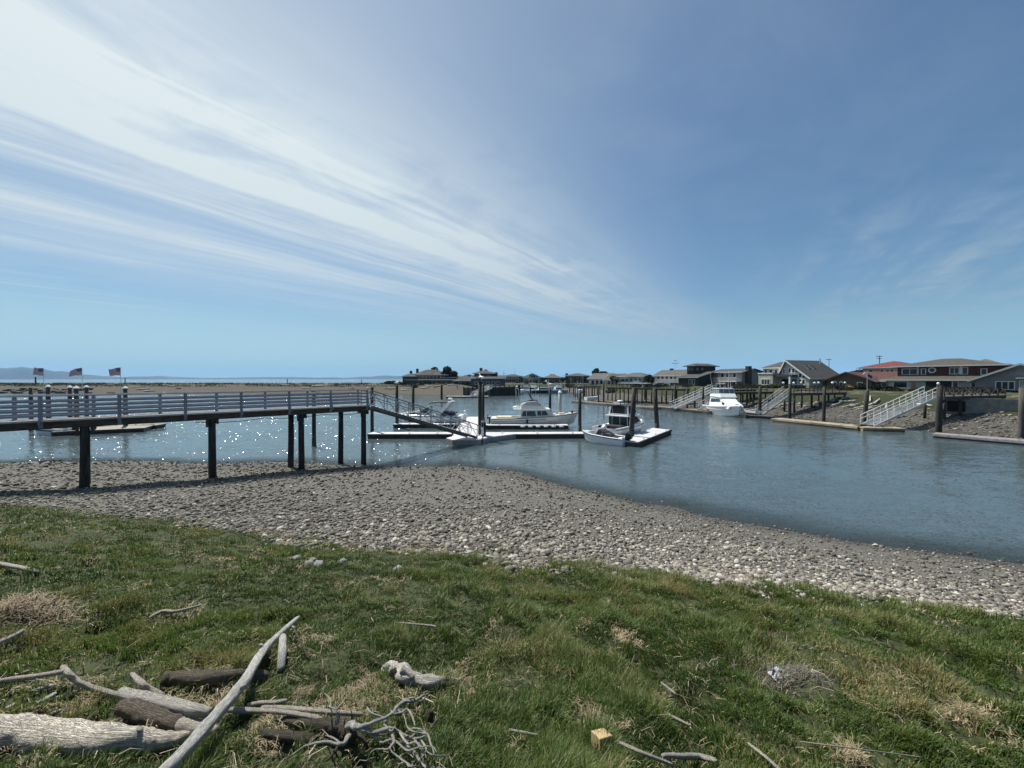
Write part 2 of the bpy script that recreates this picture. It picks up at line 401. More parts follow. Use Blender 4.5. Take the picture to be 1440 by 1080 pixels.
# wave slopes at three scales give the normal directly, so that far water keeps its glitter
w0 = t.noise(q, .8, 2, .5, .2, 'Color'); w1 = t.noise(q, 2.6, 3, .55, .3, 'Color'); w2 = t.noise(q, 9.0, 3, .6, .3, 'Color'); h3 = t.noise(pos, .13, 3, .55)
patch = t.rng(h3, .34, .66, .55, 1.15)
acc = None
gust = t.rng(t.noise(pos, .55, 3, .6), .46, .66, .55, 2.0)
for c_, k_ in ((w0, .09), (w1, .24), (w2, t.math('MULTIPLY', gust, .36))):
    d2 = t.vmath('MULTIPLY', t.vmath('SUBTRACT', c_, (.5, .5, .5)), t.comb(k_, k_, 0.0)); acc = d2 if acc is None else t.vmath('ADD', acc, d2)
acc = t.vmath('MULTIPLY', acc, t.comb(patch, patch, 0.0))
vw = t.new('ShaderNodeTexVoronoi', feature='F1'); t.set(vw.inputs['Vector'], pos); vw.inputs['Scale'].default_value = 17.0      # rare steep wavelet facets that catch the sun
vr, vg, vb = t.sep(vw.outputs['Color']); sl3 = t.vmath('MULTIPLY', t.vmath('SUBTRACT', t.comb(vr, vg, .5), (.5, .5, .5)), (1.16, 1.16, 0)); l3 = t.new('ShaderNodeVectorMath', operation='LENGTH'); t.set(l3.inputs[0], sl3)
k3 = t.math('MULTIPLY', t.math('GREATER_THAN', vb, t.rng(h3,   .40, .60, .95, .70)), t.math('LESS_THAN', l3.outputs['Value'], .55)); acc = t.vmath('ADD', acc, t.vmath('MULTIPLY', sl3, t.comb(k3, k3, 0.0)))
class _O: pass
bn = _O(); bn.outputs = [t.vmath('NORMALIZE', t.vmath('ADD', acc, (0, 0, 1)))]
t.l.new(bn.outputs[0], b.inputs['Normal'])
b.inputs['Base Color'].default_value = (.056, .078, .083, 1); b.inputs['Roughness'].default_value = .13; b.inputs['IOR'].default_value = 1.333
b.inputs['Specular IOR Level'].default_value = .5
tr = t.new('ShaderNodeBsdfTransparent'); tr.inputs[0].default_value = (.62, .66, .60, 1)
mx = t.new('ShaderNodeMixShader'); t.set(mx.inputs[0], t.rng(dep, -.02, .26, .30, 1.0)); t.l.new(tr.outputs[0], mx.inputs[1]); t.l.new(b.outputs[0], mx.inputs[2])
t.l.new(mx.outputs[0], t.n['Material Output'].inputs['Surface'])
wx, wy, wf = polar_grid(np.concatenate([np.geomspace(5, 45, 120), np.geomspace(47, 400, 40), np.geomspace(450, 12200, 24)]), np.linspace(-1.5, 1.75, 220))
wd = np.maximum(-np.maximum(land_z(wx, wy), np.where(np.hypot(wx, wy) > 30, far_z(wx, wy), -9)), -.5)
o = np_mesh('water', np.stack([wx, wy, 0*wx], 1), wf, m, True, {'depth': wd}); tag(o, kind='structure')

# --- hills across the sound
hm = mat('distant_hill', (.012, .024, .026), .95, .3, .004)
def hill(name, D, prof, depth=900):
    mb = MB(); px0, px1 = prof[0][0], prof[-1][0]; n = 70; rows = 7; grid = []
    for j in range(rows):
        s = j/(rows-1); row = []
        for i in range(n):
            px = px0+(px1-px0)*i/(n-1); hpx = np.interp(px, [p for p, _ in prof], [h for _, h in prof])
            Dj = D+depth*s; hz = hpx/F*(D+depth*.6)*math.sin(math.pi*min(1, s/.6)/2 if s <= .6 else math.pi/2*(1+(s-.6)/.4))
            hz *= .86+.28*vnoise(np.array([px*.13]), np.array([s*3.0+.5]), 4)[0]
            row.append((xat(px, Dj), Dj, EYE+max(-14, hz)-8*(1-math.sin(math.pi*s))))
        grid.append(row)
    mb.loft(grid, cap=False); return tag(mb.build(name, hm, smooth=True), kind='structure')
hill('hill', 7200, [(-420, 3), (-260, 9), (-150, 8), (-60, 13), (0, 15.5), (32, 17), (60, 14.5), (90, 11), (110, 6.5), (150, 4.0), (200, 1.5), (240, .4)])
hill('hill', 9000, [(120, .5), (180, 3.2), (225, 4.2), (262, 2.2), (300, 1.5), (350, 2.4), (410, 2.8), (440, 2.0), (470, 2.4), (482, 1.2), (500, .2)])
hill('hill', 10800, [(470, .3), (500, 3.0), (545, 4.8), (580, 3.6), (640, 4.8), (700, 3.4), (760, .8)], 900)

# ------------------------------------------------------------------ materials for the built things
M_pile = mat('tarred_pile', (.030, .027, .023), .85, .45, 2.2, .7, 16, stretch=(6, 6, .6), c2=(.060, .055, .048))
M_pileg = mat('grey_pile', (.090, .082, .072), .85, .35, 2.2, .7, 16, stretch=(6, 6, .6), c2=(.05, .047, .04))
M_barn = mat('barnacled_pile', (.045, .043, .036), .9, .5, 7, .9, 30, c2=(.13, .125, .11))
M_pale = mat('pale_pile', (.42, .41, .38), .7, .2, 2, .3, 12, stretch=(5, 5, .6), c2=(.25, .24, .21))
M_white = mat('white_paint', (.74, .74, .72), .45, .06, 1.5)
M_cap = mat('white_cap', (.78, .78, .76), .5, .06, 4)
M_beam = mat('dark_beam', (.060, .048, .037), .85, .4, 3, .5, 14, stretch=(1, 1, 5))
M_deck = mat('pier_planks', (.30, .27, .235), .8, .25, 3, .3, 14, stretch=(7, 1, 1), c2=(.20, .18, .155))
M_rail = mat('blue_grey_rail', (.25, .262, .31), .55, .14, 3, .2, 14)
M_rail2 = mat('blue_grey_post', (.20, .215, .25), .55, .14, 3, .2, 14)
M_alu = mat('aluminium', (.56, .58, .60), .38, .08, 4, metal=.6)
M_galv = mat('galvanised', (.40, .42, .43), .5, .12, 5, metal=.5)
M_float = mat('float_side', (.055, .053, .050), .85, .4, 2.5, .5, 10, stretch=(1, 1, 5), c2=(.10, .095, .085))
M_conc = mat('float_deck', (.50, .50, .515), .8, .09, 2.5, .12, 20, c2=(.43, .43, .44))
M_tan = mat('tan_dock_wood', (.33, .27, .19), .85, .25, 3, .4, 12, stretch=(6, 1, 1), c2=(.22, .18, .13))
M_brown = mat('brown_dock_wood', (.15, .115, .085), .85, .3, 3, .4, 12, stretch=(6, 1, 1))
M_black = mat('black_plastic', (.012, .012, .014), .4, .2, 5)
M_gull = mat('gull_feather', (.78, .78, .77), .7, .06, 9, c2=(.55, .56, .58))
M_gel = mat('white_gelcoat', (.80, .80, .785), .25, .05, 1.2, coat=.4)
M_gel2 = mat('cream_gelcoat', (.66, .645, .60), .3, .05, 1.2, coat=.3)
M_glass = mat('dark_glass', (.018, .024, .028), .06, .2, 1.5, spec=.6)
M_canvas = mat('black_canvas', (.014, .015, .020), .75, .3, 6, .3, 30)
M_canvasg = mat('grey_canvas', (.29, .29, .285), .8, .12, 5, .3, 30)
M_navy = mat('navy_canvas', (.016, .022, .042), .7, .3, 6, .3, 30)

# ------------------------------------------------------------------ the long footbridge pier
U = Vector((.724, .690, 0)); N = Vector((-.690, .724, 0))           # along the pier, and away from the camera
PE = Vector((-9.5, 25.6, 0)); DECK = 3.85; PW = 1.5; PL = 25.0
pier = thing('pier', 'long raised timber pier with blue grey horizontal railings leading out over the beach', 'pier', PE-U*PL+N*(PW/2))
pier.location.z = 0
PB = PE-U*PL
def pp(s, n, z): return PB+U*s+N*n+Vector((0, 0, z))-pier.location
mb = MB(); k = 0; s = 0.0
while s < PL-.01:
    mb.beam(pp(s+.07, -.03, DECK-.025), pp(s+.07, PW+.03, DECK-.025), .132, .05); s += .14
mb.build('deck', M_deck, pier)
for n in (.07, PW-.07):
    mb = MB(); mb.beam(pp(0, n, DECK-.052-.15), pp(PL, n, DECK-.052-.15), .12, .30); mb.build('stringer', M_beam, pier)
mb = MB(); mb.beam(pp(0, -.05, DECK-.0), pp(PL, -.05, DECK-.0), .035, .07); mb.build('deck_edge', mat('deck_edge', (.42, .41, .39), .7, .15, 3), pier)
post_s = [PL-.15-2.3*i for i in range(11)]
for n, side in ((-.02, -1), (PW+.02, 1)):
    shift = 0 if side < 0 else -.9
    for s in post_s:
        mb = MB(); s = s+shift*(s < PL-.5)
        mb.beam(pp(s, n-side*.0, DECK-.3), pp(s, n, DECK+1.02), .085, .10)
        if side < 0: mb.beam(pp(s, n-.36, DECK-.10), pp(s, n-.05, DECK+.62), .05, .07); mb.beam(pp(s, n+.03, DECK-.10), pp(s, n-.42, DECK-.10), .06, .06)
        mb.build('railing_post', M_rail2, pier)
    for z, hh in ((.20, .07), (.40, .07), (.60, .07), (.80, .07)):
        mb = MB(); mb.beam(pp(0, n-side*.07, DECK+z), pp(PL, n-side*.07, DECK+z), .035, hh*1.25); mb.build('rail', M_rail, pier)
    mb = MB(); mb.beam(pp(0, n, DECK+1.04), pp(PL, n, DECK+1.04), .15, .045); mb.build('handrail', M_rail, pier)
for s0, sn, sf in ((PL-.35, 0, -1.0), (PL-4.1, 0, -.22), (PL-8.3, 0, .12), (PL-12.73, 0, -.1), (PL-17.5, 0, 0), (PL-22.0, 0, 0)):
    for ss, n in ((s0+sn, .1), (s0+sf, PW-.1)):
        wp = PB+U*ss+N*n; zg = zl(wp.x, wp.y); jx = random.uniform(-.05, .05)
        mb = MB(); mb.smooth = True
        h0, h1 = zg-.5, DECK-.36
        mb.tube([pp(ss+jx, n, h0), pp(ss+jx*.6, n, h0+.25*(h1-h0)), pp(ss, n, h0+.6*(h1-h0)), pp(ss, n, h1)], [.178, .168, .162, .156], 14)
        mb.build('pile', M_pile, pier)
    mb = MB(); mb.beam(pp(s0, -.18, DECK-.46), pp(s0, PW+.18, DECK-.46), .2, .22) if False else mb.beam(pp(s0+.22, -.1, DECK-.47), pp(s0+.22, PW+.1, DECK-.47), .09, .22)
    mb.beam(pp(s0-.21, -.06, DECK-.72), pp(s0-.21, -.06, DECK-.30), .09, .07); mb.build('cross_beam', M_beam, pier)
mb = MB(); mb.smooth = True                                          # sagging cable under the deck
mb.tube([pp(PL-9+i*.6, -.1, DECK-.42-.10*math.sin(math.pi*((i % 5)/5))) for i in range(15)], .018, 5); mb.build('cable', M_black, pier)

# ------------------------------------------------------------------ gangway from the pier end to the float
def gangway(name, label, a, b, wdt, hr, mchord, mrail, nbay=9, group=None, deckm=None, hoop=False, chord=.12, diag=True):
    a, b = Vector(a), Vector(b); g = thing(name, label, 'gangway', a, 0, group); d = (b-a); L = d.length
    side = Vector((d.y, -d.x, 0)).normalized(); loc = lambda t, s, z: d*t+side*s+Vector((0, 0, z))
    mb = MB()
    for s in (-wdt/2, wdt/2): mb.beam(loc(0, s, -chord/2), loc(1, s, -chord/2), .07, chord)
    mb.build('bottom_chord', mchord, g)
    mb = MB(); n = int(L/.3)
    for i in range(n): mb.beam(loc((i+.5)/n, -wdt/2+.05, 0.005), loc((i+.5)/n, wdt/2-.05, 0.005), .27, .03)
    mb.build('tread', deckm or M_galv, g)
    for s in (-wdt/2, wdt/2):
        mb = MB(); r = .032
        mb.tube([loc(0, s, hr), loc(1, s, hr)], r*1.25, 6); mb.tube([loc(0, s, hr*.58), loc(1, s, hr*.58)], r*.8, 6)
        for i in range(nbay+1):
            mb.tube([loc(i/nbay, s, 0), loc(i/nbay, s, hr)], r, 6)
            if i < nbay and diag: mb.tube([loc(i/nbay, s, hr if i % 2 else 0), loc((i+1)/nbay, s, 0 if i % 2 else hr)], r*.75, 6)
        if hoop: mb.tube([loc(1, s, hr), loc(1.035, s, hr*.93), loc(1.05, s, hr*.6), loc(1.04, s, hr*.25), loc(1.0, s, .05)], r, 6)
        mb.build('side_rail', mrail, g)
    return g
GW0 = PE+U*.05+N*.65+Vector((0, 0, DECK-.02)); GW1 = P(664, 33.6, .62)
gangway('gangway', 'steep metal gangway with trussed rails from the pier end down to the float', GW0, GW1, 1.25, 1.02, mat('gangway_beam', (.13, .12, .108), .8, .3, 3), mat('gangway_rail', (.27, .28, .29), .5, .1, 4, metal=.3), 10, hoop=True, chord=.20)

# ------------------------------------------------------------------ piles standing on their own
def pile(px, pytop, pybase, rad, label, lean=0.0, m=None, cap=None, D=None, group='mooring piles in the water', wetm=True, zb=0.0, name='mooring_pile', leany=0.0):
    D = D or dat(pybase, zb); x = xat(px, D); zt = zat(pytop, D); o = thing(name, label, 'pile', (x, D, zb), 0, group)
    mb = MB(); mb.smooth = True; top = zt-zb; lo = -2.0 if zb < .8 else -.6
    mb.tube([(-lean*lo/top*-1 if top else 0, 0, lo), (0, 0, .9), (lean*.5, leany*.5, top*.55), (lean, leany, top)], [rad*1.08, rad*1.03, rad, rad*.95], 12)
    mb.build('shaft', m or M_pile, o)
    if wetm:
        mb = MB(); mb.smooth = True; mb.tube([(0, 0, -1.0), (0, 0, .35), (lean*.1, 0, .95)], [rad*1.15, rad*1.12, rad*1.05], 12); mb.build('barnacle_band', M_barn, o)
    if cap: 
        mb = MB(); mb.smooth = False
        mb.lathe((lean, leany, top), [(rad*1.12, -.08), (rad*1.15, 0), (.01, rad*1.2)], 14); mb.build('cap', M_cap, o)
    return o, Vector((x+lean, D+leany, zt))
pl = {}
for key, args in {
    'l1': (43, 545, 605, .19, 'thin uncapped grey pile left of the flag piles, seen through the railing', 0, M_pileg),
    'l2': (67.5, 543.5, 607, .21, 'white capped pile carrying the flag nearest the left edge', 0, M_pileg, True),
    'l3': (98, 544.5, 603, .21, 'white capped pile without a flag, left one of the close pair', 0, M_pileg, True),
    'l4': (107, 545.5, 606, .235, 'stout white capped pile without a flag, right one of the close pair', 0, M_pileg, True),
    'l5': (121.5, 544, 606, .20, 'white capped pile carrying the middle flag', 0, M_pileg, True),
    'l6': (176, 545.5, 604, .22, 'white capped pile carrying the flag farthest right, on its own', 0, M_pileg, True),
    'l7': (441, 553, 627, .17, 'slim dark pile rising from the water behind the paired pier legs', .02),
    'd1': (523, 544.5, 612, .18, 'dark pile just beyond the pier end at the tip of the front finger float', 0),
    'd2': (558, 542, 601, .20, 'dark pile with a gull on top at the bow end of the cruiser', 0),
    'd3': (581, 541.5, 593, .20, 'dark pile rising behind the foredeck of the cruiser', 0),
    'd4': (675, 536.5, 618, .20, 'tall thick dark pile with two birds at the foot of the gangway', 0),
    'd5': (679.5, 541, 603, .16, 'dark pile close behind the tall pile with two birds', 0),
    'd6': (773.5, 547, 594, .19, 'dark pile with a big white gull behind the fishing boat', 0),
    'd7': (787.5, 551.5, 597.5, .235, 'pale concrete pile with a white cone beside the fishing boat', 0, M_pale, True),
    'd8': (815.5, 552, 612, .185, 'dark pile at the bow of the fishing boat where the front float ends', 0),
    'd9': (888.5, 545.5, 620, .235, 'stout leaning pile in front of the white sport boat', .22),
    'd10': (924, 546, 608, .25, 'stout leaning pile on the far side of the wide float', -.22),
}.items():
    o, top = pile(*args[:3], args[3]*.9, *args[4:]); pl[key] = top
for args in [
    (49.5, 530, 548, .42, 'leaning black pile standing before the rocks of the spit', .3),
    (176, 531, 547, .30, 'dark pile standing on the spit behind the right flag', 0),
    (404, 533, 543, .42, 'stubby dark marker pile with flat head on the spit', 0),
    (508.5, 534, 545, .30, 'thin dark marker pile at the far end of the spit', 0),
    (621, 541, 561, .42, 'dark pile pair at the left tip of the far float under the houses', 0),
    (643, 542, 554, .22, 'thin pile on the beach under the curved house', 0),
    (822, 540, 563, .26, 'pile at the outer corner of the far dock with the white dinghy', 0),
    (833, 541, 561, .22, 'pile beside the white dinghy on the far dock', 0),
    (841.5, 543, 566, .20, 'thin pile just right of the white dinghy on the far dock', 0),
    (849, 537, 567, .27, 'tall bent topped pile in the middle of the far dock', 0),
    (921.0, 549, 569, .22, 'pile behind the leaning pile on the far dock', 0),
    (949.5, 540, 573.5, .24, 'tall pile at the foot of the white ramp', 0),
    (966.5, 545, 575, .22, 'pile in the middle of the brown dock', 0),
    (989, 544, 577, .26, 'pile at the right end of the brown dock', 0),
    (996.5, 546, 573, .20, 'slim pile behind the right end of the brown dock', 0),
    (1069, 543, 586, .29, 'dark pile on the small dock right of the white yacht', 0),
    (1055.5, 545, 576, .25, 'dark pile just behind the stern of the white yacht', 0),
    (1111.0, 540, 590, .27, 'dark pile at the left end of the tan dock by the ramp head', 0),
    (1159, 544, 596, .25, 'grey pile in the middle of the tan dock', .05),
    (1217, 549, 600.5, .30, 'stout dark pile at the foot of the wide white gangway', .18),
    (1321, 542, 611, .34, 'thick dark pile with a lamp at the left end of the nearest right dock', .05),
    (1438, 545, 620, .30, 'pale pile cut by the right edge of the picture', 0, M_pileg),
]:
    pile(*args[:3], args[3]*.72, *args[4:6], m=args[6] if len(args) > 6 else None, group='piles along the far side of the water', wetm=False)

for i, (px, pt, pb, r_) in enumerate([(735, 541, 553, .22), (746, 543, 554, .2), (758.5, 542, 553.5, .2), (769, 543, 553, .2), (792, 540, 551, .22), (801, 542, 552, .2), (806.5, 541, 553, .22), (863, 543, 560, .16), (876, 543, 560, .16), (907, 544, 566, .18), (937, 545, 570, .18), (977, 545, 574, .18), (1012, 546, 575, .18), (1033, 546, 573, .17)]):
    pile(px, pt, pb, r_, 'slim dark pile standing among the boats and docks at the far end of the channel' if i < 7 else 'slim dark pile beside the far docks along the right bank', group='slim piles of the far marina' if i < 7 else 'slim piles along the right bank docks', wetm=False)

# ------------------------------------------------------------------ flags
def flag_mats():
    out = []
    for nm, c in (('flag_red', (.42, .035, .05)), ('flag_white', (.72, .70, .68)), ('flag_blue', (.03, .04, .12))): out.append(mat(nm, c, .8, .1, 9))
    return out
FM = flag_mats()
def flag(px, pyt, D, w_, h_, seed, droop, label):
    x = xat(px, D); zb = zat(546, D); zt = zat(pyt, D); o = thing('flag', label, 'flag', (x, D-.25, zb), 0, 'three flags on piles behind the pier')
    mb = MB(); mb.tube([(0, 0, -.5), (0, 0, zt-zb)], .022, 6); mb.build('flagpole', M_alu, o)
    mb = MB(); nx, nz = 26, 26; vs = []; fs = []; rr = random.Random(seed)
    for i in range(nx+1):
        for k in range(nz+1):
            s, t = i/nx, k/nz
            vs.append((-s*w_, .10*math.sin(s*7+t*1.5+seed)*s-.18*s, (zt-zb)-.03-t*h_*(1-.12*s)-droop*s**1.5*(1-.25*t)+.04*math.sin(s*9+seed)*s))
    mi = []
    for i in range(nx):
        for k in range(nz):
            a = i*(nz+1)+k; fs.append((a, a+1, a+nz+2, a+nz+1)); st = int((k+.5)/nz*13)
            blue = i < nx*.42 and st < 7
            star = blue and (i % 2 == 1) and (k % 3 == 1)
            mi.append(1 if star else 2 if blue else (0 if st % 2 == 0 else 1))
    mb.add(vs, fs); mb.m = mi; mb.build('flag_cloth', FM, o, smooth=True)
    return o
flag(65.3, 517.5, 41.5, .92, .80, 1.0, -.06, 'striped flag nearest the left edge, hanging nearly square, before the blue hill')
flag(119.2, 517, 41.5, 1.08, .78, 2.3, .28, 'middle striped flag with its fly end blown low to a point')
flag(173, 516.5, 42.0, 1.0, .86, 4.1, .22, 'striped flag farthest right of the three, rippling with a ragged fly end')

# ------------------------------------------------------------------ birds on the piles
def gull(name, label, loc, rz, sc, m=M_gull, back=None):
    o = thing(name, label, 'bird', loc, rz, 'birds perched on piles'); mb = MB(); mb.smooth = True
    prof = [(-.24, .19, .008, .01), (-.16, .19, .035, .022), (-.06, .20, .075, .075), (.04, .215, .085, .092), (.11, .24, .070, .085), (.15, .285, .045, .055), (.165, .33, .040, .042),
            (.175, .37, .046, .044), (.20, .395, .044, .040), (.235, .395, .022, .020), (.29, .383, .009, .010), (.31, .375, .004, .004)]
    rings = [[(x, a*math.cos(t), z+b_*math.sin(t)) for t in [2*math.pi*k/10 for k in range(10)]] for x, z, a, b_ in prof]
    mb.loft(rings, close=True); mb.build('body', m, o)
    for s in (-1, 1):
        mb = MB(); mb.smooth = True
        mb.loft([[(.10, s*.082, .27), (.10, s*.095, .22), (.09, s*.07, .17)], [(-.05, s*.088, .275), (-.05, s*.10, .22), (-.06, s*.07, .16)], [(-.20, s*.035, .235), (-.22, s*.045, .21), (-.2, s*.03, .185)], [(-.31, s*.012, .215), (-.32, s*.016, .205), (-.31, s*.01, .195)]], close=True)
        mb.build('wing', back or mat('gull_wing', (.42, .43, .45), .7, .1, 9), o)
        mb = MB(); mb.cyl((.02, s*.035, -.01), (.02, s*.035, .15), .009, n=5); mb.build('leg', mat('gull_leg', (.45, .28, .2), .6), o)
    o.scale = (sc,)*3; return o
M_corm = mat('dark_feather', (.02, .02, .022), .6, .3, 9)
gull('gull', 'white gull standing on the pile by the cruiser bow', pl['d2'], R(70), 1.5)
gull('gull', 'white gull standing upright on the tall pile by the gangway foot', pl['d4']+Vector((.11, .05, 0)), R(120), 1.75)
gull('bird', 'dark bird crouching beside the gull on the tall pile by the gangway foot', pl['d4']+Vector((-.15, -.05, -.0)), R(190), 1.2, M_corm, M_corm)
gull('gull', 'largest white gull, leaning on the pile behind the fishing boat', pl['d6'], R(200), 2.6)

def mooring_line(label, a, b, sag=.15):
    a, b = Vector(a), Vector(b); mb = MB(); mb.tube([(b-a)*(i/10)-Vector((0, 0, sag*math.sin(math.pi*i/10))) for i in range(11)], .014, 5)
    o = mb.build('mooring_line', mat('pale_rope', (.45, .43, .38), .9, .2, 20)); o.location = a; return tag(o, label, 'rope', 'mooring lines')
mooring_line('thin rope from the bow of the fishing boat to its finger float', (7.0, 45.1, 1.5), (5.6, 43.6, .5))
mooring_line('thin rope from the stern of the fishing boat to its finger float', (-2.0, 44.6, 1.0), (-1.2, 43.7, .5))
mooring_line('thin rope from the bow of the sport cruiser to its finger float', (-13.4, 46.4, 1.2), (-12.6, 44.8, .5))
mooring_line('thin rope from the sport boat side to the wide float', (12.9, 38.6, 1.2), (13.3, 37.9, .5))
mooring_line('thin rope from the runabout bow to the end of the front finger', (6.4, 35.3, .9), (6.7, 36.4, .5), .06)

# ------------------------------------------------------------------ floats and docks
def dock_run(parent, a, b, width, top, mdeck, mside, nm='walkway', planks=True, base=(0, 0, 0), rub=None):
    """one straight run of float: a..b is the centre line"""
    a, b = Vector((a[0], a[1], 0)), Vector((b[0], b[1], 0)); d = (b-a); L = d.length; d.normalize(); ang = math.atan2(d.y, d.x)
    mid = (a+b)/2-Vector(base)
    o = MB().box((0, 0, top-.06), (L, width, .12)); o = o.build(nm, mdeck, parent, bevel=.02); o.location = mid; o.rotation_euler = (0, 0, ang)
    mb = MB(); n = max(1, int(L/2.4))
    for i in range(n):
        x = -L/2+L*(i+.5)/n; mb.box((x, 0, top-.125-.27), (L/n-.07, width-.06, .52))
    f = mb.build('float', mside, o)
    mb = MB()
    for s in (-1, 1): mb.box((0, s*(width/2+.027), top-.13), (L-.04, .05, .17))
    mb.build('rub_strip', rub or M_beam, o)
    mb = MB(); k = int(L/2.6)
    for i in range(k):
        for s in (-1, 1):
            x = -L/2+L*(i+.5)/k; mb.box((x, s*(width/2-.12), top+.03), (.06, .05, .06)); mb.box((x, s*(width/2-.12), top+.075), (.24, .045, .03))
    if k: mb.build('cleat', M_galv, o)
    return o
fd = thing('floating_dock', 'pale decked floating dock with finger floats below the gangway', 'floating dock', (-4, 37, 0)); B_ = fd.location
ZT = .45
dock_run(fd, (-3.95, 33.4), (-5.2, 52.5), 2.7, ZT, M_conc, M_float, 'main_walkway', base=B_)
dock_run(fd, (-13.6, 36.75), (-5.72, 36.75), 1.35, ZT-.004, M_conc, M_float, 'finger', base=B_)
dock_run(fd, (-2.6, 36.6), (7.4, 36.95), 1.35, ZT-.004, M_conc, M_float, 'finger', base=B_)
dock_run(fd, (-13.6, 44.5), (-6.15, 44.5), 1.25, ZT-.004, M_conc, M_float, 'finger', base=B_)
dock_run(fd, (-2.95, 43.4), (6.3, 43.4), 1.1, ZT-.004, M_conc, M_float, 'finger', base=B_)
dock_run(fd, (7.38, 36.95), (9.3, 34.0), 1.35, ZT-.008, M_conc, M_float, 'finger', base=B_)
dock_run(fd, (9.62, 32.05), (15.65, 40.05), 1.9, ZT, M_conc, M_float, 'wide_float', base=B_)
for poly, nm in (([(-2.5, 37.2), (-2.5, 33.2), (-1.9, 34.2), (.4, 36.05)], 'corner_gusset'), ([(-5.75, 33.5), (-5.05, 32.5), (-2.65, 32.75), (-2.65, 33.3), (-5.4, 34.3)], 'landing')):
    mb = MB(); mb.prism([(x-B_.x, y-B_.y) for x, y in poly], ZT-.10, ZT+.006, 'z'); o = mb.build(nm, M_conc, fd)
    mb = MB(); mb.prism([(x-B_.x, y-B_.y) for x, y in poly], -.1, ZT-.104, 'z'); mb.build('float', mat('pale_float', (.30, .29, .26), .8, .2, 3), o)
def pedestal(px, D, h, label):
    x = xat(px, D); o = thing('power_pedestal', label, 'pedestal', (x, D, ZT), 0)
    MB().box((0, 0, h/2), (.22, .22, h)).build('post', M_white, o, bevel=.02)
    MB().box((0, -.115, h*.72), (.18, .02, h*.28)).build('panel', M_black, o)
    MB().prism([(-.14, h), (.14, h), (0, h+.12)], -.14, .14).build('cap', M_black, o)
    MB().b2((.13, -.12, .02), (.30, .12, h*.86)).build('dark_back', M_black, o, bevel=.02)
pedestal(678.5, 34.6, 1.45, 'white and black power pedestal at the foot of the tall pile with birds')
pedestal(686, 44.3, .95, 'short white pedestal beside the stern of the fishing boat')
for i in range(6):                                                   # white fenders along the finger by the fishing boat
    o = MB(); o.smooth = True; x = 1.2+i*.86
    o.tube([(-.26, 0, 0), (-.2, 0, 0), (.2, 0, 0), (.26, 0, 0)], [.03, .10, .10, .03], 10); f = o.build('fender', M_white); f.location = (x, 42.76, .30)
    tag(f, 'white fender hanging on the finger float below the fishing boat hull', 'fender', 'row of white fenders on the finger float')

def simple_dock(label, runs, top, mdeck, mside, fl=None):
    b = Vector((runs[0][0][0], runs[0][0][1], 0)); o = thing('floating_dock', label, 'floating dock', b, 0, 'docks along the far side')
    for a, c, wd in runs:
        dk = dock_run(o, a, c, wd, top, mdeck, mside, base=b, rub=fl)
    return o
M_palefl = mat('pale_float_log', (.40, .38, .33), .8, .3, 1.2, c2=(.15, .14, .12))
simple_dock('far weathered dock edged with pale floats under the long pile pier', [((15.2, 93), (26.6, 70.5), 2.0), ((20, 96), (24.5, 87), 1.4)], .42, M_brown, M_palefl, M_palefl)
simple_dock('reddish brown dock on pale floats at the foot of the white ramp', [((27.4, 74.5), (32.2, 61.8), 2.6)], .45, M_brown, M_palefl)
simple_dock('small dark dock against the right side of the white yacht', [((34.6, 56.6), (37.2, 54.6), 2.2)], .35, M_float, M_black)
simple_dock('long tan timber dock in front of the right bank gravel', [((35.2, 51.2), (38.6, 42.2), 2.0), ((38.0, 42.3), (41.6, 41.3), 2.0)], .40, M_tan, mat('tan_side', (.30, .24, .15), .85, .35, 1.6, .4, 10, c2=(.12, .09, .06)), mat('tan_rub', (.42, .35, .24), .85, .3, 2, c2=(.2, .16, .1)))
simple_dock('low pale edged dock nearest the right edge of the picture', [((40.9, 37.2), (44.6, 31.6), 1.7)], .38, mat('grey_dock', (.22, .19, .175), .85, .2, 3), M_float, mat('pale_rub', (.45, .42, .41), .8, .2, 3))
simple_dock('white topped float in front of the bulkhead below the dark house', [((-20, 117), (-7.2, 117.5), 2.2)], .40, M_conc, M_black)
simple_dock('weathered plank float behind the pier on the left, beside the flag piles', [((-46.0, 39.2), (-39.9, 42.4), 3.6), ((-50.5, 42.2), (-40.2, 44.0), 1.6)], .42, mat('plank_float', (.25, .225, .185), .85, .2, 3, stretch=(1, 6, 1)), M_black)

# ramps on the right bank
gangway('gangway', 'slim white ramp leading up from the brown dock', P(945, 67, .55), Vector((37.7, 72, 3.6)), 1.1, .95, M_white, M_white, 7, 'ramps on the right bank', diag=False, chord=.30)
gangway('gangway', 'grey metal ramp hidden partly by the white yacht', P(987, 63, .55), Vector((38.6, 68.5, 3.3)), 1.2, 1.0, M_galv, M_alu, 8, 'ramps on the right bank', diag=False, chord=.25)
gangway('gangway', 'grey railed ramp going up behind the small dark dock to the lamp pier', Vector((36.4, 56.6, .5)), Vector((42.0, 58.7, 3.45)), 1.2, 1.0, M_galv, M_alu, 7, 'ramps on the right bank', diag=False, chord=.25)
gangway('gangway', 'wide white railed gangway climbing from the end of the tan dock', Vector((39.2, 42.4, .55)), Vector((49.3, 45.2, 3.65)), 1.3, 1.05, M_alu, M_white, 10, 'ramps on the right bank', diag=False, chord=.25)
gangway('gangway', 'small pale ramp from the white topped float up to the bulkhead', P(664, 117, .6), P(690, 126, 2.9), 1.2, .9, M_white, M_white, 6, chord=.4)

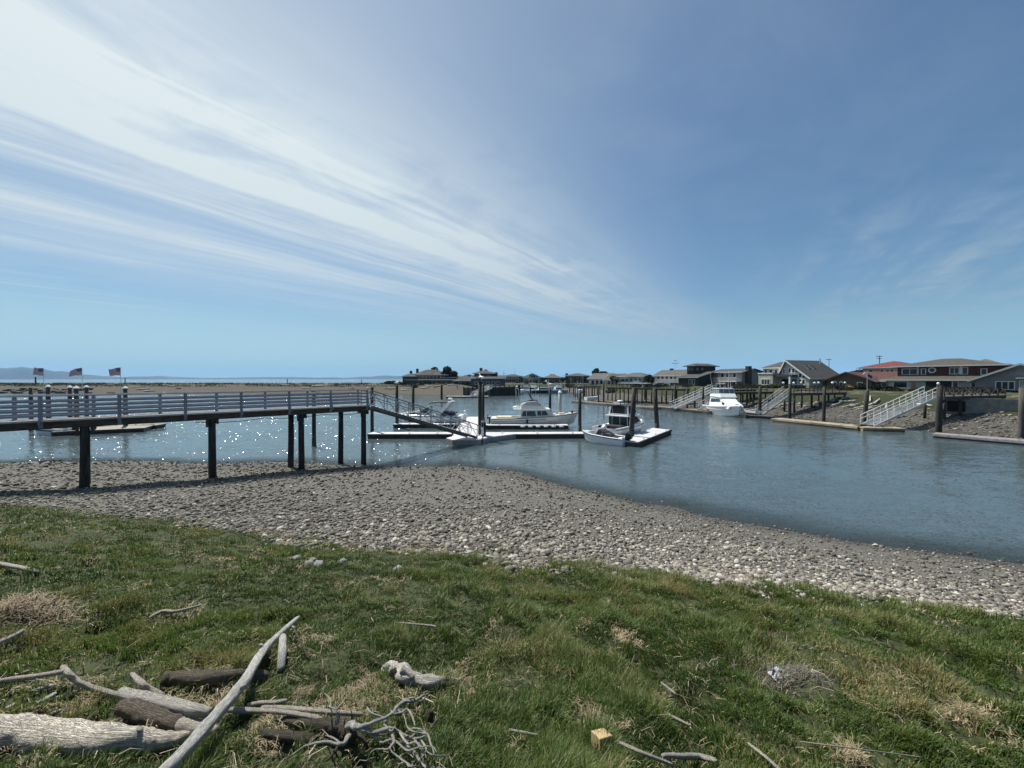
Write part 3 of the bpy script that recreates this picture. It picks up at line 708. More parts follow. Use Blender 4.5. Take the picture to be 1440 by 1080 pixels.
# fixed piers on piles on the right bank
M_bdeck = mat('weathered_deck', (.085, .075, .066), .85, .3, 3)
def pile_pier(label, a, b, z, wdt, npile, rail='posts', lamps=None, px_piles=None, mrail=None):
    a, b = Vector((*a, 0)), Vector((*b, 0)); o = thing('pile_pier', label, 'pier', a, 0, 'fixed piers on the right bank'); d = b-a; L = d.length; u = d.normalized(); n = Vector((-u.y, u.x, 0))
    q = lambda s, k, zz: u*s+n*k+Vector((0, 0, zz))
    mb = MB(); mb.beam(q(0, 0, z-.05), q(L, 0, z-.05), wdt, .1); mb.build('deck', M_bdeck, o)
    mb = MB()
    for k in (-wdt/2+.1, wdt/2-.1): mb.beam(q(0, k, z-.26), q(L, k, z-.26), .14, .3)
    mb.build('stringer', M_beam, o)
    for i in range(npile):
        for k in (-wdt/2+.15, wdt/2-.15):
            s = .3+(L-.6)*i/max(1, npile-1); p = a+q(s, k, 0); zg = max(zf(p.x, p.y), -1.0)
            if zg > z-.5: continue
            mb = MB(); mb.smooth = True; mb.cyl(q(s, k, zg-.5), q(s, k, z-.42), .15, .14, 9); mb.build('pile', M_pile, o)
    mr = mrail or M_beam
    for k in (-wdt/2+.04, wdt/2-.04):
        mb = MB()
        mb.beam(q(0, k, z+.98), q(L, k, z+.98), .10, .06); 
        if rail == 'cross':
            m_ = max(2, int(L/1.7))
            for i in range(m_):
                mb.beam(q(L*i/m_, k-.02, z+.08), q(L*(i+1)/m_, k-.02, z+.95), .04, .07); mb.beam(q(L*i/m_, k+.025, z+.95), q(L*(i+1)/m_, k+.025, z+.08), .04, .07); mb.beam(q(L*i/m_, k, z), q(L*i/m_, k, z+1.0), .09, .09)
        else:
            m_ = max(2, int(L/1.6))
            for i in range(m_+1): mb.beam(q(L*i/m_, k, z), q(L*i/m_, k, z+1.0), .08, .08)
            for zz in (.35, .65): mb.beam(q(0, k, z+zz), q(L, k, z+zz), .04, .06)
        mb.build('railing', mr, o)
    for s, k in (lamps or []):
        mb = MB(); mb.cyl(q(s, k, z), q(s, k, z+1.35), .035, n=6); lp = mb.build('lamp_post', M_black, o)
        mb = MB(); mb.smooth = True; mb.ball(q(s, k, z+1.5), .17, 10); mb.build('globe', M_white, lp)
    return o
pile_pier('dark timber pier with a row of white globe lamps reaching from the lawn', (42.2, 58.8), (53.5, 62.6), 3.5, 1.8, 4, lamps=[(.1, -.8), (.1, .8), (4.0, .8), (4.6, -.8), (8, .8), (8.7, -.8), (11.2, .8), (11.6, -.8)])
pile_pier('timber pier with crossed railing boards at the head of the wide white gangway', (49.5, 45.2), (61.5, 49.0), 3.6, 2.0, 5, 'cross')
pile_pier('very long high timber pier on many thin piles by the far dock', (24.5, 97), (36, 79), 3.6, 1.8, 9)
pile_pier('dark pier meeting the white ramp behind the yacht', (37.8, 72), (47, 75.3), 3.6, 1.8, 4)
pile_pier('dark pier meeting the grey ramp behind the yacht', (38.8, 68.6), (48, 71.6), 3.3, 1.6, 4)
pile_pier('small pier on piles at the far end of the right bank', (19.5, 118), (27.5, 121), 3.4, 1.8, 5)
# striped sun roof over the long pier
o = thing('pergola', 'slatted pale sun roof standing on the long pile pier', 'pergola', (28.5, 90, 3.6)); c_, s_ = .539, -.843
mb = MB()
for s in (-3.6, 3.6):
    for k in (-.8, .8): mb.beam((c_*s-s_*k*.9, s_*s+c_*k*.9, 0), (c_*s-s_*k*.9, s_*s+c_*k*.9, 1.0), .1, .1)
mb.build('post', M_pile, o)
for i in range(9):
    s = -3.8+i*.95; MB().beam((c_*s-s_*1.1, s_*s+c_*1.1, 1.06), (c_*s+s_*1.1, s_*s-c_*1.1, 1.0), .42, .06).build('slat', M_white, o)
# bulkhead below the dark house
o = thing('bulkhead', 'dark timber bulkhead on closely set posts below the dark two storey house', 'bulkhead', P(655, 131, 0))
pts = [(P(652, 131), 2.6), (P(690, 128), 2.8), (P(729, 131), 3.1), (P(731, 146), 3.1)]
for (a, za), (b, zb) in zip(pts[:-1], pts[1:]):
    a = a-o.location; b = b-o.location; L = (b-a).length; k = int(L/1.5)
    mb = MB(); mb.beam(a+Vector((0, .2, za/2-.3)), b+Vector((0, .2, zb/2-.3)), .12, za+.6); mb.build('planking', M_brown if za < 2.7 else M_pile, o)
    for i in range(k+1):
        p = a+(b-a)*(i/k); zt = za+(zb-za)*i/k+.35; MB().cyl(p+Vector((0, 0, -.8)), p+Vector((0, 0, zt)), .22, .2, 8).build('post', M_pile, o)

# ------------------------------------------------------------------ boats (bow towards local +x, waterline z = 0)
def hull_mesh(L, beam, fb, fs, draft=.4, flare=.75, fine=.55, n=15, deckdrop=.0, cockpit=None, chine=.25, rake=.5):
    """lofted planing hull: returns MB rings of (keel, chine, sheer) mirrored; fb/fs = freeboard bow/stern"""
    rings = []; sheer = []
    for i in range(n):
        s = i/(n-1); x = -L/2+L*s
        w_ = 1.0-max(0, (s-fine)/(1-fine))**2.1
        hb = beam/2*max(.015, w_)*(.93+.07*min(1, s/.3)); z = fs+(fb-fs)*s**1.7
        ch = hb*(flare+(1-flare)*.2*(1-s)) if s < .98 else hb*.6
        up = max(0, (s-.55)/.45)**1.6
        zch = -.03+chine*up*2.2*fb*.45; zk = -draft+(draft+zch*.8)*max(0, (s-.72)/.28)**1.8
        xo = -rake*up*(1-0) if s > .55 else 0
        k = Vector((x+xo*1.0, 0, zk)); c = Vector((x+xo*.6, ch, zch)); m_ = Vector((x+xo*.25, ch+(hb-ch)*.72, zch+(z-zch)*.6)); g = Vector((x, hb, z))
        rings.append([k, c, m_, g, Vector((x, hb-.06 if hb > .1 else hb*.4, z+.035)), Vector((x, hb-.12 if hb > .2 else hb*.2, z-deckdrop))])
        sheer.append((x, hb, z))
    mb = MB(); mb.smooth = False
    for sgn in (1, -1):
        rr = [[Vector((p.x, p.y*sgn, p.z)) for p in r] for r in rings]
        mb.loft(rr if sgn > 0 else rr, cap=False)
    r0 = rings[0]; mb.add([r0[0], r0[1], r0[2], r0[3], Vector((r0[3].x, -r0[3].y, r0[3].z)), Vector((r0[2].x, -r0[2].y, r0[2].z)), Vector((r0[1].x, -r0[1].y, r0[1].z))], [(0, 1, 2, 3, 4, 5, 6)])
    # deck
    dl = [r[5] for r in rings]; a, b_ = cockpit or (2, 1)
    top = [[Vector((p.x, p.y, p.z-(.42 if a <= i/(n-1) <= b_ else 0))), Vector((p.x, -p.y, p.z-(.42 if a <= i/(n-1) <= b_ else 0)))] for i, p in enumerate(dl)]
    mb.loft(top, cap=False)
    return mb, sheer
def sheer_strip(sheer, z_off, h, out=.012, s0=0.0, s1=1.0, zmul=None):
    mb = MB(); n = len(sheer)
    for sg in (1, -1):
        pts = [(x, sg*(b+out), z) for i, (x, b, z) in enumerate(sheer) if s0 <= i/(n-1) <= s1]
        for p, q in zip(pts[:-1], pts[1:]):
            mb.beam((p[0], p[1], p[2]+z_off), (q[0], q[1], q[2]+z_off), .045, h)
    return mb
def house_loft(mb, prof, w0, w1, taper=.0):
    """cabin from a side profile [(x,z)...] (closed polygon): width w0 at the bottom, w1 at the top; taper narrows towards the bow"""
    zs = [z for _, z in prof]; zl_, zh = min(zs), max(zs); xs = [x for x, _ in prof]; xa, xb = min(xs), max(xs); n = len(prof); vs = []
    for sg in (1, -1):
        for x, z in prof:
            w_ = w0+(w1-w0)*(z-zl_)/(zh-zl_+1e-9); w_ *= 1-taper*(x-xa)/(xb-xa+1e-9); vs.append((x, sg*w_/2, z))
    fs = [tuple(range(n)), tuple(reversed(range(n, 2*n)))]
    for k in range(n): k2 = (k+1) % n; fs.append((k, k+n, k2+n, k2))
    mb.add(vs, fs); return mb
def side_panel(poly, wf, out=.012, thick=.02, both=True):
    """thin panel lying on a cabin side; wf(x,z) gives the half width there"""
    mb = MB()
    for sg in ((1, -1) if both else (1,)):
        a = [(x, sg*(wf(x, z)+out), z) for x, z in poly]; b = [(x, sg*(wf(x, z)-thick), z) for x, z in poly]; n = len(poly)
        mb.add(a+b, [tuple(range(n)), tuple(reversed(range(n, 2*n)))]+[(k, k+n, (k+1) % n+n, (k+1) % n) for k in range(n)])
    return mb
def rail_tube(pts, zr, r=.016, mids=True):
    mb = MB(); top = [(x, y, z+zr) for x, y, z in pts]; mb.tube(top, r, 6)
    for p, q in zip(pts, top): mb.tube([p, q], r*.9, 5)
    return mb
def outboard(parent, x, y, z, m1, m2, sc=1.0):
    o = MB(); o.loft([[(x-.30*sc, y-.13*sc, z+.10*sc), (x+.12*sc, y-.15*sc, z+.10*sc), (x+.12*sc, y+.15*sc, z+.10*sc), (x-.30*sc, y+.13*sc, z+.10*sc)],
                      [(x-.36*sc, y-.16*sc, z+.28*sc), (x+.14*sc, y-.18*sc, z+.30*sc), (x+.14*sc, y+.18*sc, z+.30*sc), (x-.36*sc, y+.16*sc, z+.28*sc)],
                      [(x-.30*sc, y-.13*sc, z+.48*sc), (x+.08*sc, y-.15*sc, z+.58*sc), (x+.08*sc, y+.15*sc, z+.58*sc), (x-.30*sc, y+.13*sc, z+.48*sc)],
                      [(x-.2*sc, y-.07*sc, z+.54*sc), (x+.0*sc, y-.09*sc, z+.63*sc), (x+.0*sc, y+.09*sc, z+.63*sc), (x-.2*sc, y+.07*sc, z+.54*sc)]], close=True)
    ob = o.build('outboard_motor', m1, parent, bevel=.03*sc)
    l = MB(); l.loft([[(x-.18*sc, y-.05*sc, z+.12*sc), (x+.06*sc, y-.07*sc, z+.12*sc), (x+.06*sc, y+.07*sc, z+.12*sc), (x-.18*sc, y+.05*sc, z+.12*sc)], [(x-.16*sc, y-.03*sc, z-.75*sc), (x+.02*sc, y-.04*sc, z-.75*sc), (x+.02*sc, y+.04*sc, z-.75*sc), (x-.16*sc, y+.03*sc, z-.75*sc)]], close=True)
    l.box((x+.16*sc, y, z+.02*sc), (.14*sc, .22*sc, .34*sc)); l.build('leg', m2, ob); return ob
def boat(name, label, loc, heading, group=None, cat='boat'):
    return thing(name, label, cat, (loc[0], loc[1], 0), heading, group)

# --- sport cruiser on the left finger, bow to the left
b = boat('motor_cruiser', 'white sport cruiser with dark bimini and slanted radar arch, bow to the left', P(602, 46.9), R(179))
L = 7.9
mb, sh = hull_mesh(L, 2.7, 1.28, 1.12, .45, .8, .5, 17, cockpit=(.08, .42)); mb.build('hull', M_gel, b)
sheer_strip(sh, -.10, .06).build('rub_rail', M_black, b); sheer_strip(sh, -.72, .10, -.10, .0, .75).build('boot_stripe', M_navy, b)
mb = MB(); house_loft(mb, [(-.6, 1.1), (.2, 1.55), (1.2, 1.62), (2.4, 1.46), (3.5, 1.2), (3.2, 1.1)], 2.1, 1.5, .5); mb.build('foredeck_trunk', M_gel, b, bevel=.06)
wf = lambda x, z: (2.1+(1.5-2.1)*(z-1.1)/.52)*(1-.5*(x+.6)/4.1)/2
side_panel([(.5, 1.28), (.8, 1.42), (1.9, 1.42), (2.2, 1.24)], wf).build('cabin_window', M_glass, b)
mb = MB(); house_loft(mb, [(-.2, 1.50), (.75, 1.52), (-.15, 2.12), (-.32, 2.12)], 2.2, 1.75, .12); mb.build('windshield', M_glass, b)
fr = MB()
for s in (-1, 1): fr.beam((.80, s*.98, 1.52), (-.18, s*.86, 2.14), .06, .05); fr.beam((-.18, s*.88, 2.14), (-1.2, s*1.1, 1.5), .05, .05)
fr.beam((.8, -.98, 1.52), (.8, .98, 1.52), .06, .06); fr.beam((-.18, -.88, 2.14), (-.18, .88, 2.14), .05, .05); fr.build('windshield_frame', M_white, b)
mb = MB(); mb.loft([[(x, y, z+(.10*(1-abs(y)/.95))) for y in (-.95, -.5, 0, .5, .95)] for x, z in ((-.3, 2.46), (-.6, 2.62), (-1.5, 2.70), (-2.4, 2.62), (-2.75, 2.50))], cap=False)
sol = mb.build('bimini', M_navy, b, smooth=True); md = sol.modifiers.new('solid', 'SOLIDIFY'); md.thickness = .09
mb = MB()
for s in (-1, 1):
    for x0, x1 in ((-.35, -1.1), (-2.6, -1.2)): mb.tube([(x0, s*.93, 2.5), (x1, s*1.15, 1.3)], .018, 6)
mb.build('bimini_frame', M_alu, b)
mb = MB()
for s in (-1, 1): mb.prism([(-1.55, 1.15), (-1.05, 1.15), (-2.45, 2.62), (-2.85, 2.62)], s*1.22-.05, s*1.22+.05)
mb.b2((-2.85, -1.17, 2.60), (-2.42, 1.17, 2.72)); mb.build('radar_arch', M_gel, b, bevel=.02)
mb = MB(); mb.smooth = True; mb.lathe((-2.55, 0, 2.78), [(.06, -.06), (.06, .06), (.24, .10), (.28, .18), (.24, .28), (.08, .31)], 14); mb.build('radar_dome', M_white, b)
mb = MB(); house_loft(mb, [(-3.0, 1.15), (-1.5, 1.15), (-1.75, 1.62), (-3.3, 1.40)], 2.3, 2.1); mb.build('cockpit_cover', M_navy, b)
mb = MB()
for s in (-1, 1): mb.tube([(-2.9, s*1.1, 2.55), (-3.35, s*1.15, 1.35)], .02, 6); mb.tube([(-2.85, s*1.1, 2.5), (-2.6, s*1.15, 1.5)], .016, 6)
mb.build('aft_frame', M_alu, b)
pts = [(.6, 1.12, 1.17), (1.6, 1.02, 1.2), (2.6, .72, 1.23), (3.4, .34, 1.27), (3.85, 0, 1.3), (3.4, -.34, 1.27), (2.6, -.72, 1.23), (1.6, -1.02, 1.2), (.6, -1.12, 1.17)]
rail_tube(pts, .42).build('bow_rail', M_alu, b)
b.scale = (1.07,)*3; MB().b2((-4.6, -1.1, .22), (-3.92, 1.1, .30)).build('swim_platform', M_gel, b, bevel=.02)
outboard(b, -4.25, .55, .75, M_white, M_white, 1.0)
mb = MB(); mb.cyl((-4.1, -.7, .3), (-4.1, -.7, 1.45), .025); mb.ball((-4.1, -.7, 1.5), .16, 10, .7); mb.build('stern_light', M_white, b)

# --- fishing boat on the right finger, bow to the right
b = boat('fishing_boat', 'cream cabin fishing boat with canvas flybridge and mast gear, bow to the right', P(752, 45.6), R(1.5))
L = 10.3
mb, sh = hull_mesh(L, 3.2, 1.62, 1.05, .6, .74, .52, 19, cockpit=(.06, .34), rake=.9); mb.build('hull', M_gel2, b)
sheer_strip(sh, -.06, .07).build('rub_rail', M_beam, b); sheer_strip(sh, -.33, .03, .0, .0, .62).build('hull_stripe', M_black, b)
mb = MB(); house_loft(mb, [(-1.75, .9), (-1.75, 2.02), (1.55, 2.02), (2.4, 1.3), (2.6, 1.2), (2.4, .9)], 2.5, 2.2, .22); mb.build('cabin', M_gel2, b, bevel=.04)
wf = lambda x, z: (2.5+(2.2-2.5)*(z-.9)/1.12)*(1-.22*(x+1.75)/4.35)/2
side_panel([(-1.6, 1.30), (-1.45, 1.88), (-.05, 1.88), (.05, 1.30)], wf).build('cabin_window', M_glass, b)
side_panel([(.25, 1.36), (.2, 1.88), (1.25, 1.88), (1.5, 1.42)], wf).build('cabin_window', M_glass, b)
mb = MB(); mb.quad((1.62, -.86, 1.98), (1.62, .86, 1.98), (2.36, .86, 1.38), (2.36, -.86, 1.38)); o = mb.build('windshield', M_glass, b); o.location = (.03, 0, .03)
for x in (-1.05, .72):
    side_panel([(x-.03, 1.3), (x-.03, 1.9), (x+.03, 1.9), (x+.03, 1.3)], wf, .02).build('window_bar', M_gel2, b)
MB().b2((-2.55, -1.3, 2.02), (1.75, 1.3, 2.13)).build('cabin_top', M_gel, b, bevel=.03)
mb = MB(); house_loft(mb, [(-1.75, 2.13), (-1.6, 2.55), (.6, 2.62), (1.35, 2.13)], 2.2, 1.9, .2); mb.build('flybridge', M_gel2, b, bevel=.04)
mb = MB(); house_loft(mb, [(-1.72, 2.5), (-1.0, 2.93), (.15, 3.02), (.8, 2.62), (.6, 2.5)], 1.95, 1.3, .1); mb.build('flybridge_canvas', M_canvasg, b, bevel=.05)
mb = MB(); mb.tube([(-1.2, .0, 2.9), (-.7, 0, 3.02), (.1, .0, 3.08), (.4, 0, 2.94)], [.10, .2, .2, .08], 8, flat=.5); mb.build('stowed_cover', M_black, b)
mb = MB()
for x0, x1, z1 in ((-1.85, -2.25, 4.55), (-1.55, -1.95, 4.4), (-2.1, -2.3, 4.4)): mb.tube([(x0, .5, 2.1), (x1, .6, z1)], .02, 5)
mb.tube([(-2.25, .6, 4.55), (-1.95, -.4, 4.45), (-1.85, -.5, 2.1)], .02, 5); mb.build('mast_frame', M_alu, b)
mb = MB(); mb.tube([(-.85, .2, 4.15), (-.55, .2, 3.6), (-.15, .2, 3.0)], [.03, .10, .03], 6); mb.build('furled_flag', M_black, b)
mb = MB(); mb.tube([(.1, -.3, 3.0), (.1, -.3, 4.35)], .014, 5); mb.tube([(-.1, .4, 3.0), (-.1, .4, 3.9)], .014, 5); mb.build('antenna', M_alu, b)
mb = MB(); mb.smooth = True; mb.tube([(-2.6, 0, 2.2), (-2.3, 0, 2.24), (-1.8, 0, 2.3)], [.16, .24, .2], 10, flat=.8); mb.build('life_raft', M_gel, b)
pts = [(1.9, 1.2, 1.33), (2.9, 1.0, 1.4), (3.9, .66, 1.5), (4.7, .28, 1.58), (5.1, 0, 1.63), (4.7, -.28, 1.58), (3.9, -.66, 1.5), (2.9, -1.0, 1.4), (1.9, -1.2, 1.33)]
rail_tube(pts, .35).build('bow_rail', M_alu, b)
mb = MB(); mb.box((3.2, -.1, 1.52), (.7, .8, .16)); mb.box((2.7, .5, 1.5), (.3, .3, .2)); mb.build('deck_box', mat('buff_box', (.5, .42, .33), .7, .2, 5), b, bevel=.04)
mb = MB(); mb.ball((4.4, -.2, 1.72), .17, 10); mb.build('anchor_buoy', M_black, b)
MB().b2((5.0, -.08, 1.55), (5.75, .08, 1.63)).build('bow_pulpit', M_gel2, b)
mb = MB(); mb.box((-3.6, 0, 1.14), (1.7, 2.2, .1)); mb.build('engine_cover', mat('buff_cover', (.45, .38, .28), .75, .2, 4), b, bevel=.03)
mb = MB(); mb.smooth = True; mb.cyl((-1.0, -1.62, .35), (-1.0, -1.62, .95), .11); mb.build('hull_fender', M_navy, b)
MB().b2((-5.75, -1.2, .2), (-5.15, 1.2, .28)).build('swim_platform', M_gel2, b, bevel=.02)
for s in (-.45, .45): MB().box((-5.45, s, .75), (.42, .4, .9)).build('stern_locker', M_gel, b, bevel=.06)

# --- open runabout at the wide float, bow to the left
pS, pB = P(881, 32.4), P(819, 35.2); cen = (pS+pB)/2; hd = math.atan2((pB-pS).y, (pB-pS).x)
b = boat('runabout', 'small open white runabout with black console cover and black outboard, closest boat', cen, hd)
L = (pB-pS).length
mb, sh = hull_mesh(L, 1.85, .92, .62, .22, .86, .6, 15, cockpit=(.1, .8), chine=.3, rake=.45); mb.build('hull', M_gel, b)
sheer_strip(sh, -.05, .06).build('rub_rail', M_float, b)
mb = MB(); house_loft(mb, [(-.95, .3), (-.95, .72), (-.35, 1.06), (.15, 1.20), (.28, 1.22), (.62, .5), (.62, .3)], 1.15, .8); mb.build('console_cover', M_canvas, b, bevel=.05)
mb = MB(); house_loft(mb, [(-1.6, .3), (-1.6, .62), (-1.0, .70), (-.95, .3)], 1.3, 1.15); mb.build('seat_cover', M_canvas, b, bevel=.04)
pts = [(.9, .80, .72), (1.5, .56, .80), (2.0, .20, .88), (2.0, -.20, .88), (1.5, -.56, .80), (.9, -.80, .72)]
rail_tube(pts, .14, .014).build('bow_rail', M_alu, b)
mb = MB(); mb.box((-1.9, .5, .62), (.35, .4, .18)); mb.box((-1.95, -.45, .60), (.3, .35, .16)); mb.build('stern_box', M_white, b, bevel=.03)
mb = MB(); mb.tube([(-.2, .62, .62), (-.2, .62, 1.15)], .014, 5); mb.tube([(-1.0, .7, .6), (-1.0, .7, 1.0), (.4, .7, .72)], .012, 5); mb.build('grab_rail', M_alu, b)
outboard(b, -L/2-.16, .1, .45, M_black, M_black, 1.15)

# --- sport fishing boat behind it, stern towards us
b = boat('sport_boat', 'white sport fishing boat with enclosed black flybridge, stern towards the runabout', (11.15, 38.25), R(48))
L = 8.2
mb, sh = hull_mesh(L, 2.75, 1.30, 1.12, .45, .8, .5, 17, cockpit=(.05, .36)); mb.build('hull', M_gel, b)
sheer_strip(sh, -.14, .07).build('rub_rail', mat('grey_rub', (.3, .3, .3), .6), b)
mb = MB(); house_loft(mb, [(-1.1, .75), (-1.1, 2.0), (1.05, 2.0), (2.1, 1.35), (3.2, 1.28), (3.2, .9)], 2.3, 2.05, .3); mb.build('cabin', M_gel, b, bevel=.04)
wf = lambda x, z: (2.3+(2.05-2.3)*(z-.75)/1.25)*(1-.3*(x+1.1)/4.3)/2
side_panel([(-1.0, 1.22), (-1.0, 1.9), (-.05, 1.9), (-.05, 1.22)], wf).build('cabin_window', M_glass, b)
side_panel([(.08, 1.22), (.08, 1.9), (.95, 1.9), (1.75, 1.42), (1.75, 1.3)], wf).build('cabin_window', M_glass, b)
MB().quad((1.12, -.82, 1.97), (1.12, .82, 1.97), (2.12, .70, 1.39), (2.12, -.70, 1.39)).build('windshield', M_glass, b).location = (.02, 0, .025)
MB().b2((-1.125, -1.06, 1.0), (-1.102, 1.06, 1.985)).build('aft_bulkhead', M_canvas, b)
MB().b2((-1.145, -.88, 1.15), (-1.128, -.06, 1.92)).build('cabin_door', mat('tinted_glass', (.02, .05, .055), .08, .2, 2), b)
MB().b2((-1.145, .04, 1.25), (-1.128, .88, 1.92)).build('aft_window', mat('tinted_glass', (.02, .05, .055)), b)
MB().b2((-1.75, -1.14, 2.0), (1.2, 1.14, 2.10)).build('cabin_top', M_gel, b, bevel=.03)
mb = MB(); house_loft(mb, [(-1.2, 2.1), (-1.22, 2.24), (.85, 2.3), (1.1, 2.1)], 2.05, 2.0, .08); mb.build('flybridge', M_gel, b, bevel=.04)
mb = MB(); house_loft(mb, [(-1.2, 2.22), (-1.05, 2.98), (.55, 2.98), (.85, 2.28)], 1.96, 1.75, .06); mb.build('flybridge_enclosure', M_canvas, b, bevel=.03)
mb = MB()
for s in (-1, 1):
    for x in (-1.15, -.3, .6): mb.tube([(x*1.03, s*.97, 2.46), (x, s*.86, 3.0)], .03, 6)
    mb.beam((-1.2, s*.97, 2.15), (-1.06, s*.88, 2.98), .10, .16)
mb.build('flybridge_frame', M_white, b)
mb = MB(); mb.loft([[(x, y, 2.98+.10*(1-abs(y))) for y in (-.92, -.5, 0, .5, .92)] for x in (-1.2, -.5, .2, .75)], cap=False); o = mb.build('flybridge_top', M_canvas, b); o.modifiers.new('s', 'SOLIDIFY').thickness = .08
mb = MB(); mb.smooth = True; mb.lathe((-.1, .35, 3.12), [(.05, -.08), (.07, .1), (.26, .16), (.30, .24), (.26, .34), (.06, .38)], 14); mb.build('radar_dome', M_white, b)
for x, y, a in ((-1.6, .9, .1), (-1.6, -.9, -.1), (-1.5, .4, .05), (-.2, 1.1, .25), (-.2, -1.1, -.25), (.6, .7, .2)):
    MB().tube([(x, y, 2.05), (x-.25, y+a, 3.5)], [.018, .008], 5).build('fishing_rod', M_alu, b)
mb = MB()
for y in (-1.15, -.4, .4, 1.15): mb.tube([(-1.7, y, 2.02), (-1.75, y*1.03, 1.0)], .022, 6)
mb.build('cockpit_post', M_alu, b)
mb = MB(); mb.box((-2.2, 0, 1.05), (1.0, 1.9, .35)); mb.box((-3.2, .55, 1.1), (.5, .8, .3)); mb.build('cockpit_gear', M_canvas, b, bevel=.06)
mb = MB(); mb.tube([(-4.2, 1.2, 1.55), (-3.1, 1.3, 1.62), (-1.9, 1.25, 1.55)], .035, 6); mb.tube([(-3.9, 1.25, 1.1), (-3.9, 1.25, 1.58)], .02, 5); mb.tube([(-4.7, 1.3, 1.5), (-4.2, 1.2, 1.55)], [.09, .03], 7); mb.build('side_rail', M_alu, b)
pts = [(1.9, 1.08, 1.2), (2.8, .76, 1.24), (3.6, .36, 1.28), (4.0, 0, 1.31), (3.6, -.36, 1.28), (2.8, -.76, 1.24), (1.9, -1.08, 1.2)]
rail_tube(pts, .38).build('bow_rail', M_alu, b)
MB().b2((-4.75, -.7, .30), (-4.12, .7, .55)).build('engine_bracket', M_gel, b, bevel=.03)
outboard(b, -4.62, -.35, .85, M_white, M_gel, 1.05)

# --- tall white yacht on the right side, bow towards us
b = boat('motor_yacht', 'tall white flybridge yacht seen bow on beside the small dark dock', (33.4, 60.2), R(-97))
L = 10.0
mb, sh = hull_mesh(L, 3.6, 1.75, 1.25, .6, .72, .45, 17, cockpit=(.05, .25), rake=.8); mb.build('hull', M_gel, b)
sheer_strip(sh, -.08, .07).build('rub_rail', M_white, b)
mb = MB(); house_loft(mb, [(-2.6, 1.1), (-2.6, 2.75), (1.0, 2.75), (1.9, 2.2), (3.6, 1.75), (3.9, 1.5), (3.6, 1.1)], 3.1, 2.5, .34); mb.build('cabin', M_gel, b, bevel=.06)
wf = lambda x, z: (3.1+(2.5-3.1)*(z-1.1)/1.65)*(1-.34*(x+2.6)/6.5)/2
side_panel([(1.5, 1.75), (1.5, 2.15), (2.25, 1.95), (2.25, 1.62)], wf, .02).build('cabin_window', M_glass, b)
side_panel([(-2.2, 1.9), (-2.2, 2.5), (.6, 2.5), (1.0, 2.1)], wf, .02).build('cabin_window', M_glass, b)
mb = MB(); house_loft(mb, [(-2.7, 2.76), (-2.6, 3.2), (.7, 3.35), (1.25, 2.76)], 2.7, 2.5, .1); mb.build('flybridge', M_white, b, bevel=.05)
mb = MB(); house_loft(mb, [(-2.2, 3.22), (-2.1, 4.05), (.2, 4.05), (.55, 3.32)], 2.4, 2.15, .06); mb.build('flybridge_enclosure', mat('clear_vinyl', (.14, .18, .20), .15, .3, 1.5, c2=(.04, .05, .06)), b)
mb = MB()
for s in (-1, 1):
    for x in (-2.15, -1.2, -.3, .35): mb.tube([(x, s*1.2, 3.25), (x*.95, s*1.09, 4.08)], .03, 6)
for y in (-.4, .4): mb.tube([(.56, y, 3.34), (.22, y, 4.07)], .03, 6)
mb.tube([(-2.05, -1.12, 4.05), (.3, -1.1, 4.05), (.3, 1.1, 4.05), (-2.05, 1.12, 4.05), (-2.05, -1.12, 4.05)], .035, 6)
mb.build('enclosure_frame', M_white, b)
MB().b2((-2.3, -1.15, 4.06), (.35, 1.15, 4.16)).build('hard_top', M_gel, b, bevel=.03)
for x, y, h in ((-1.9, 1.2, 3.4), (-1.9, -1.2, 2.6), (-.2, .9, 1.3), (-.9, -.4, 2.4)): MB().tube([(x, y, 4.05), (x-.5, y*1.15, 4.1+h)], [.03, .012], 5).build('antenna', M_white, b)
pts = [(.9, 1.62, 1.45), (2.2, 1.36, 1.52), (3.4, .92, 1.6), (4.4, .42, 1.7), (4.95, 0, 1.77), (4.4, -.42, 1.7), (3.4, -.92, 1.6), (2.2, -1.36, 1.52), (.9, -1.62, 1.45)]
rail_tube(pts, .5).build('bow_rail', M_alu, b)
mb = MB(); mb.box((3.2, .2, 1.85), (.6, .5, .12)); mb.build('deck_hatch', M_white, b)
b = boat('dinghy', 'small white dinghy lying on the dark dock beside the yacht', (35.4, 57.3), R(110))
mb, sh = hull_mesh(2.6, 1.2, .55, .45, .15, .85, .55, 11, cockpit=(.08, .85)); o = mb.build('hull', M_gel, b); sheer_strip(sh, -.02, .05).build('rub_rail', M_float, b); MB().box((-.2, 0, .32), (.25, 1.0, .04)).build('thwart', M_tan, b)
b.location.z = .55; b.rotation_euler.x = R(12)
b2_ = dup(b, (19.3, 92.5, .6), R(20), 'pale dinghy turned over on the left end of the far dock'); b2_.scale = (1.4,)*3
b3_ = dup(b, (22.2, 80.6, .05), R(118), 'tiny white rowing boat moored to the outside of the far dock'); b3_.scale = (1.0,)*3; b3_.rotation_euler = (0, 0, R(118))

# --- runabout tied up behind the pier on the left
b = boat('runabout', 'white runabout with low dark canopy moored behind the pier on the left', P(73, 39.2), R(172))
L = 4.3
mb, sh = hull_mesh(L, 1.8, .85, .62, .25, .84, .55, 13, cockpit=(.1, .55)); mb.build('hull', M_gel, b); sheer_strip(sh, -.22, .10, .0).build('hull_stripe', M_navy, b)
mb = MB(); house_loft(mb, [(-.9, .6), (-.8, 1.35), (.3, 1.45), (1.0, .7), (1.0, .6)], 1.5, 1.2, .1); mb.build('canopy', M_canvas, b, bevel=.05)
outboard(b, -L/2-.2, -.25, .5, M_black, M_black, .95); outboard(b, -L/2-.2, .55, .42, M_white, M_gel, .7)

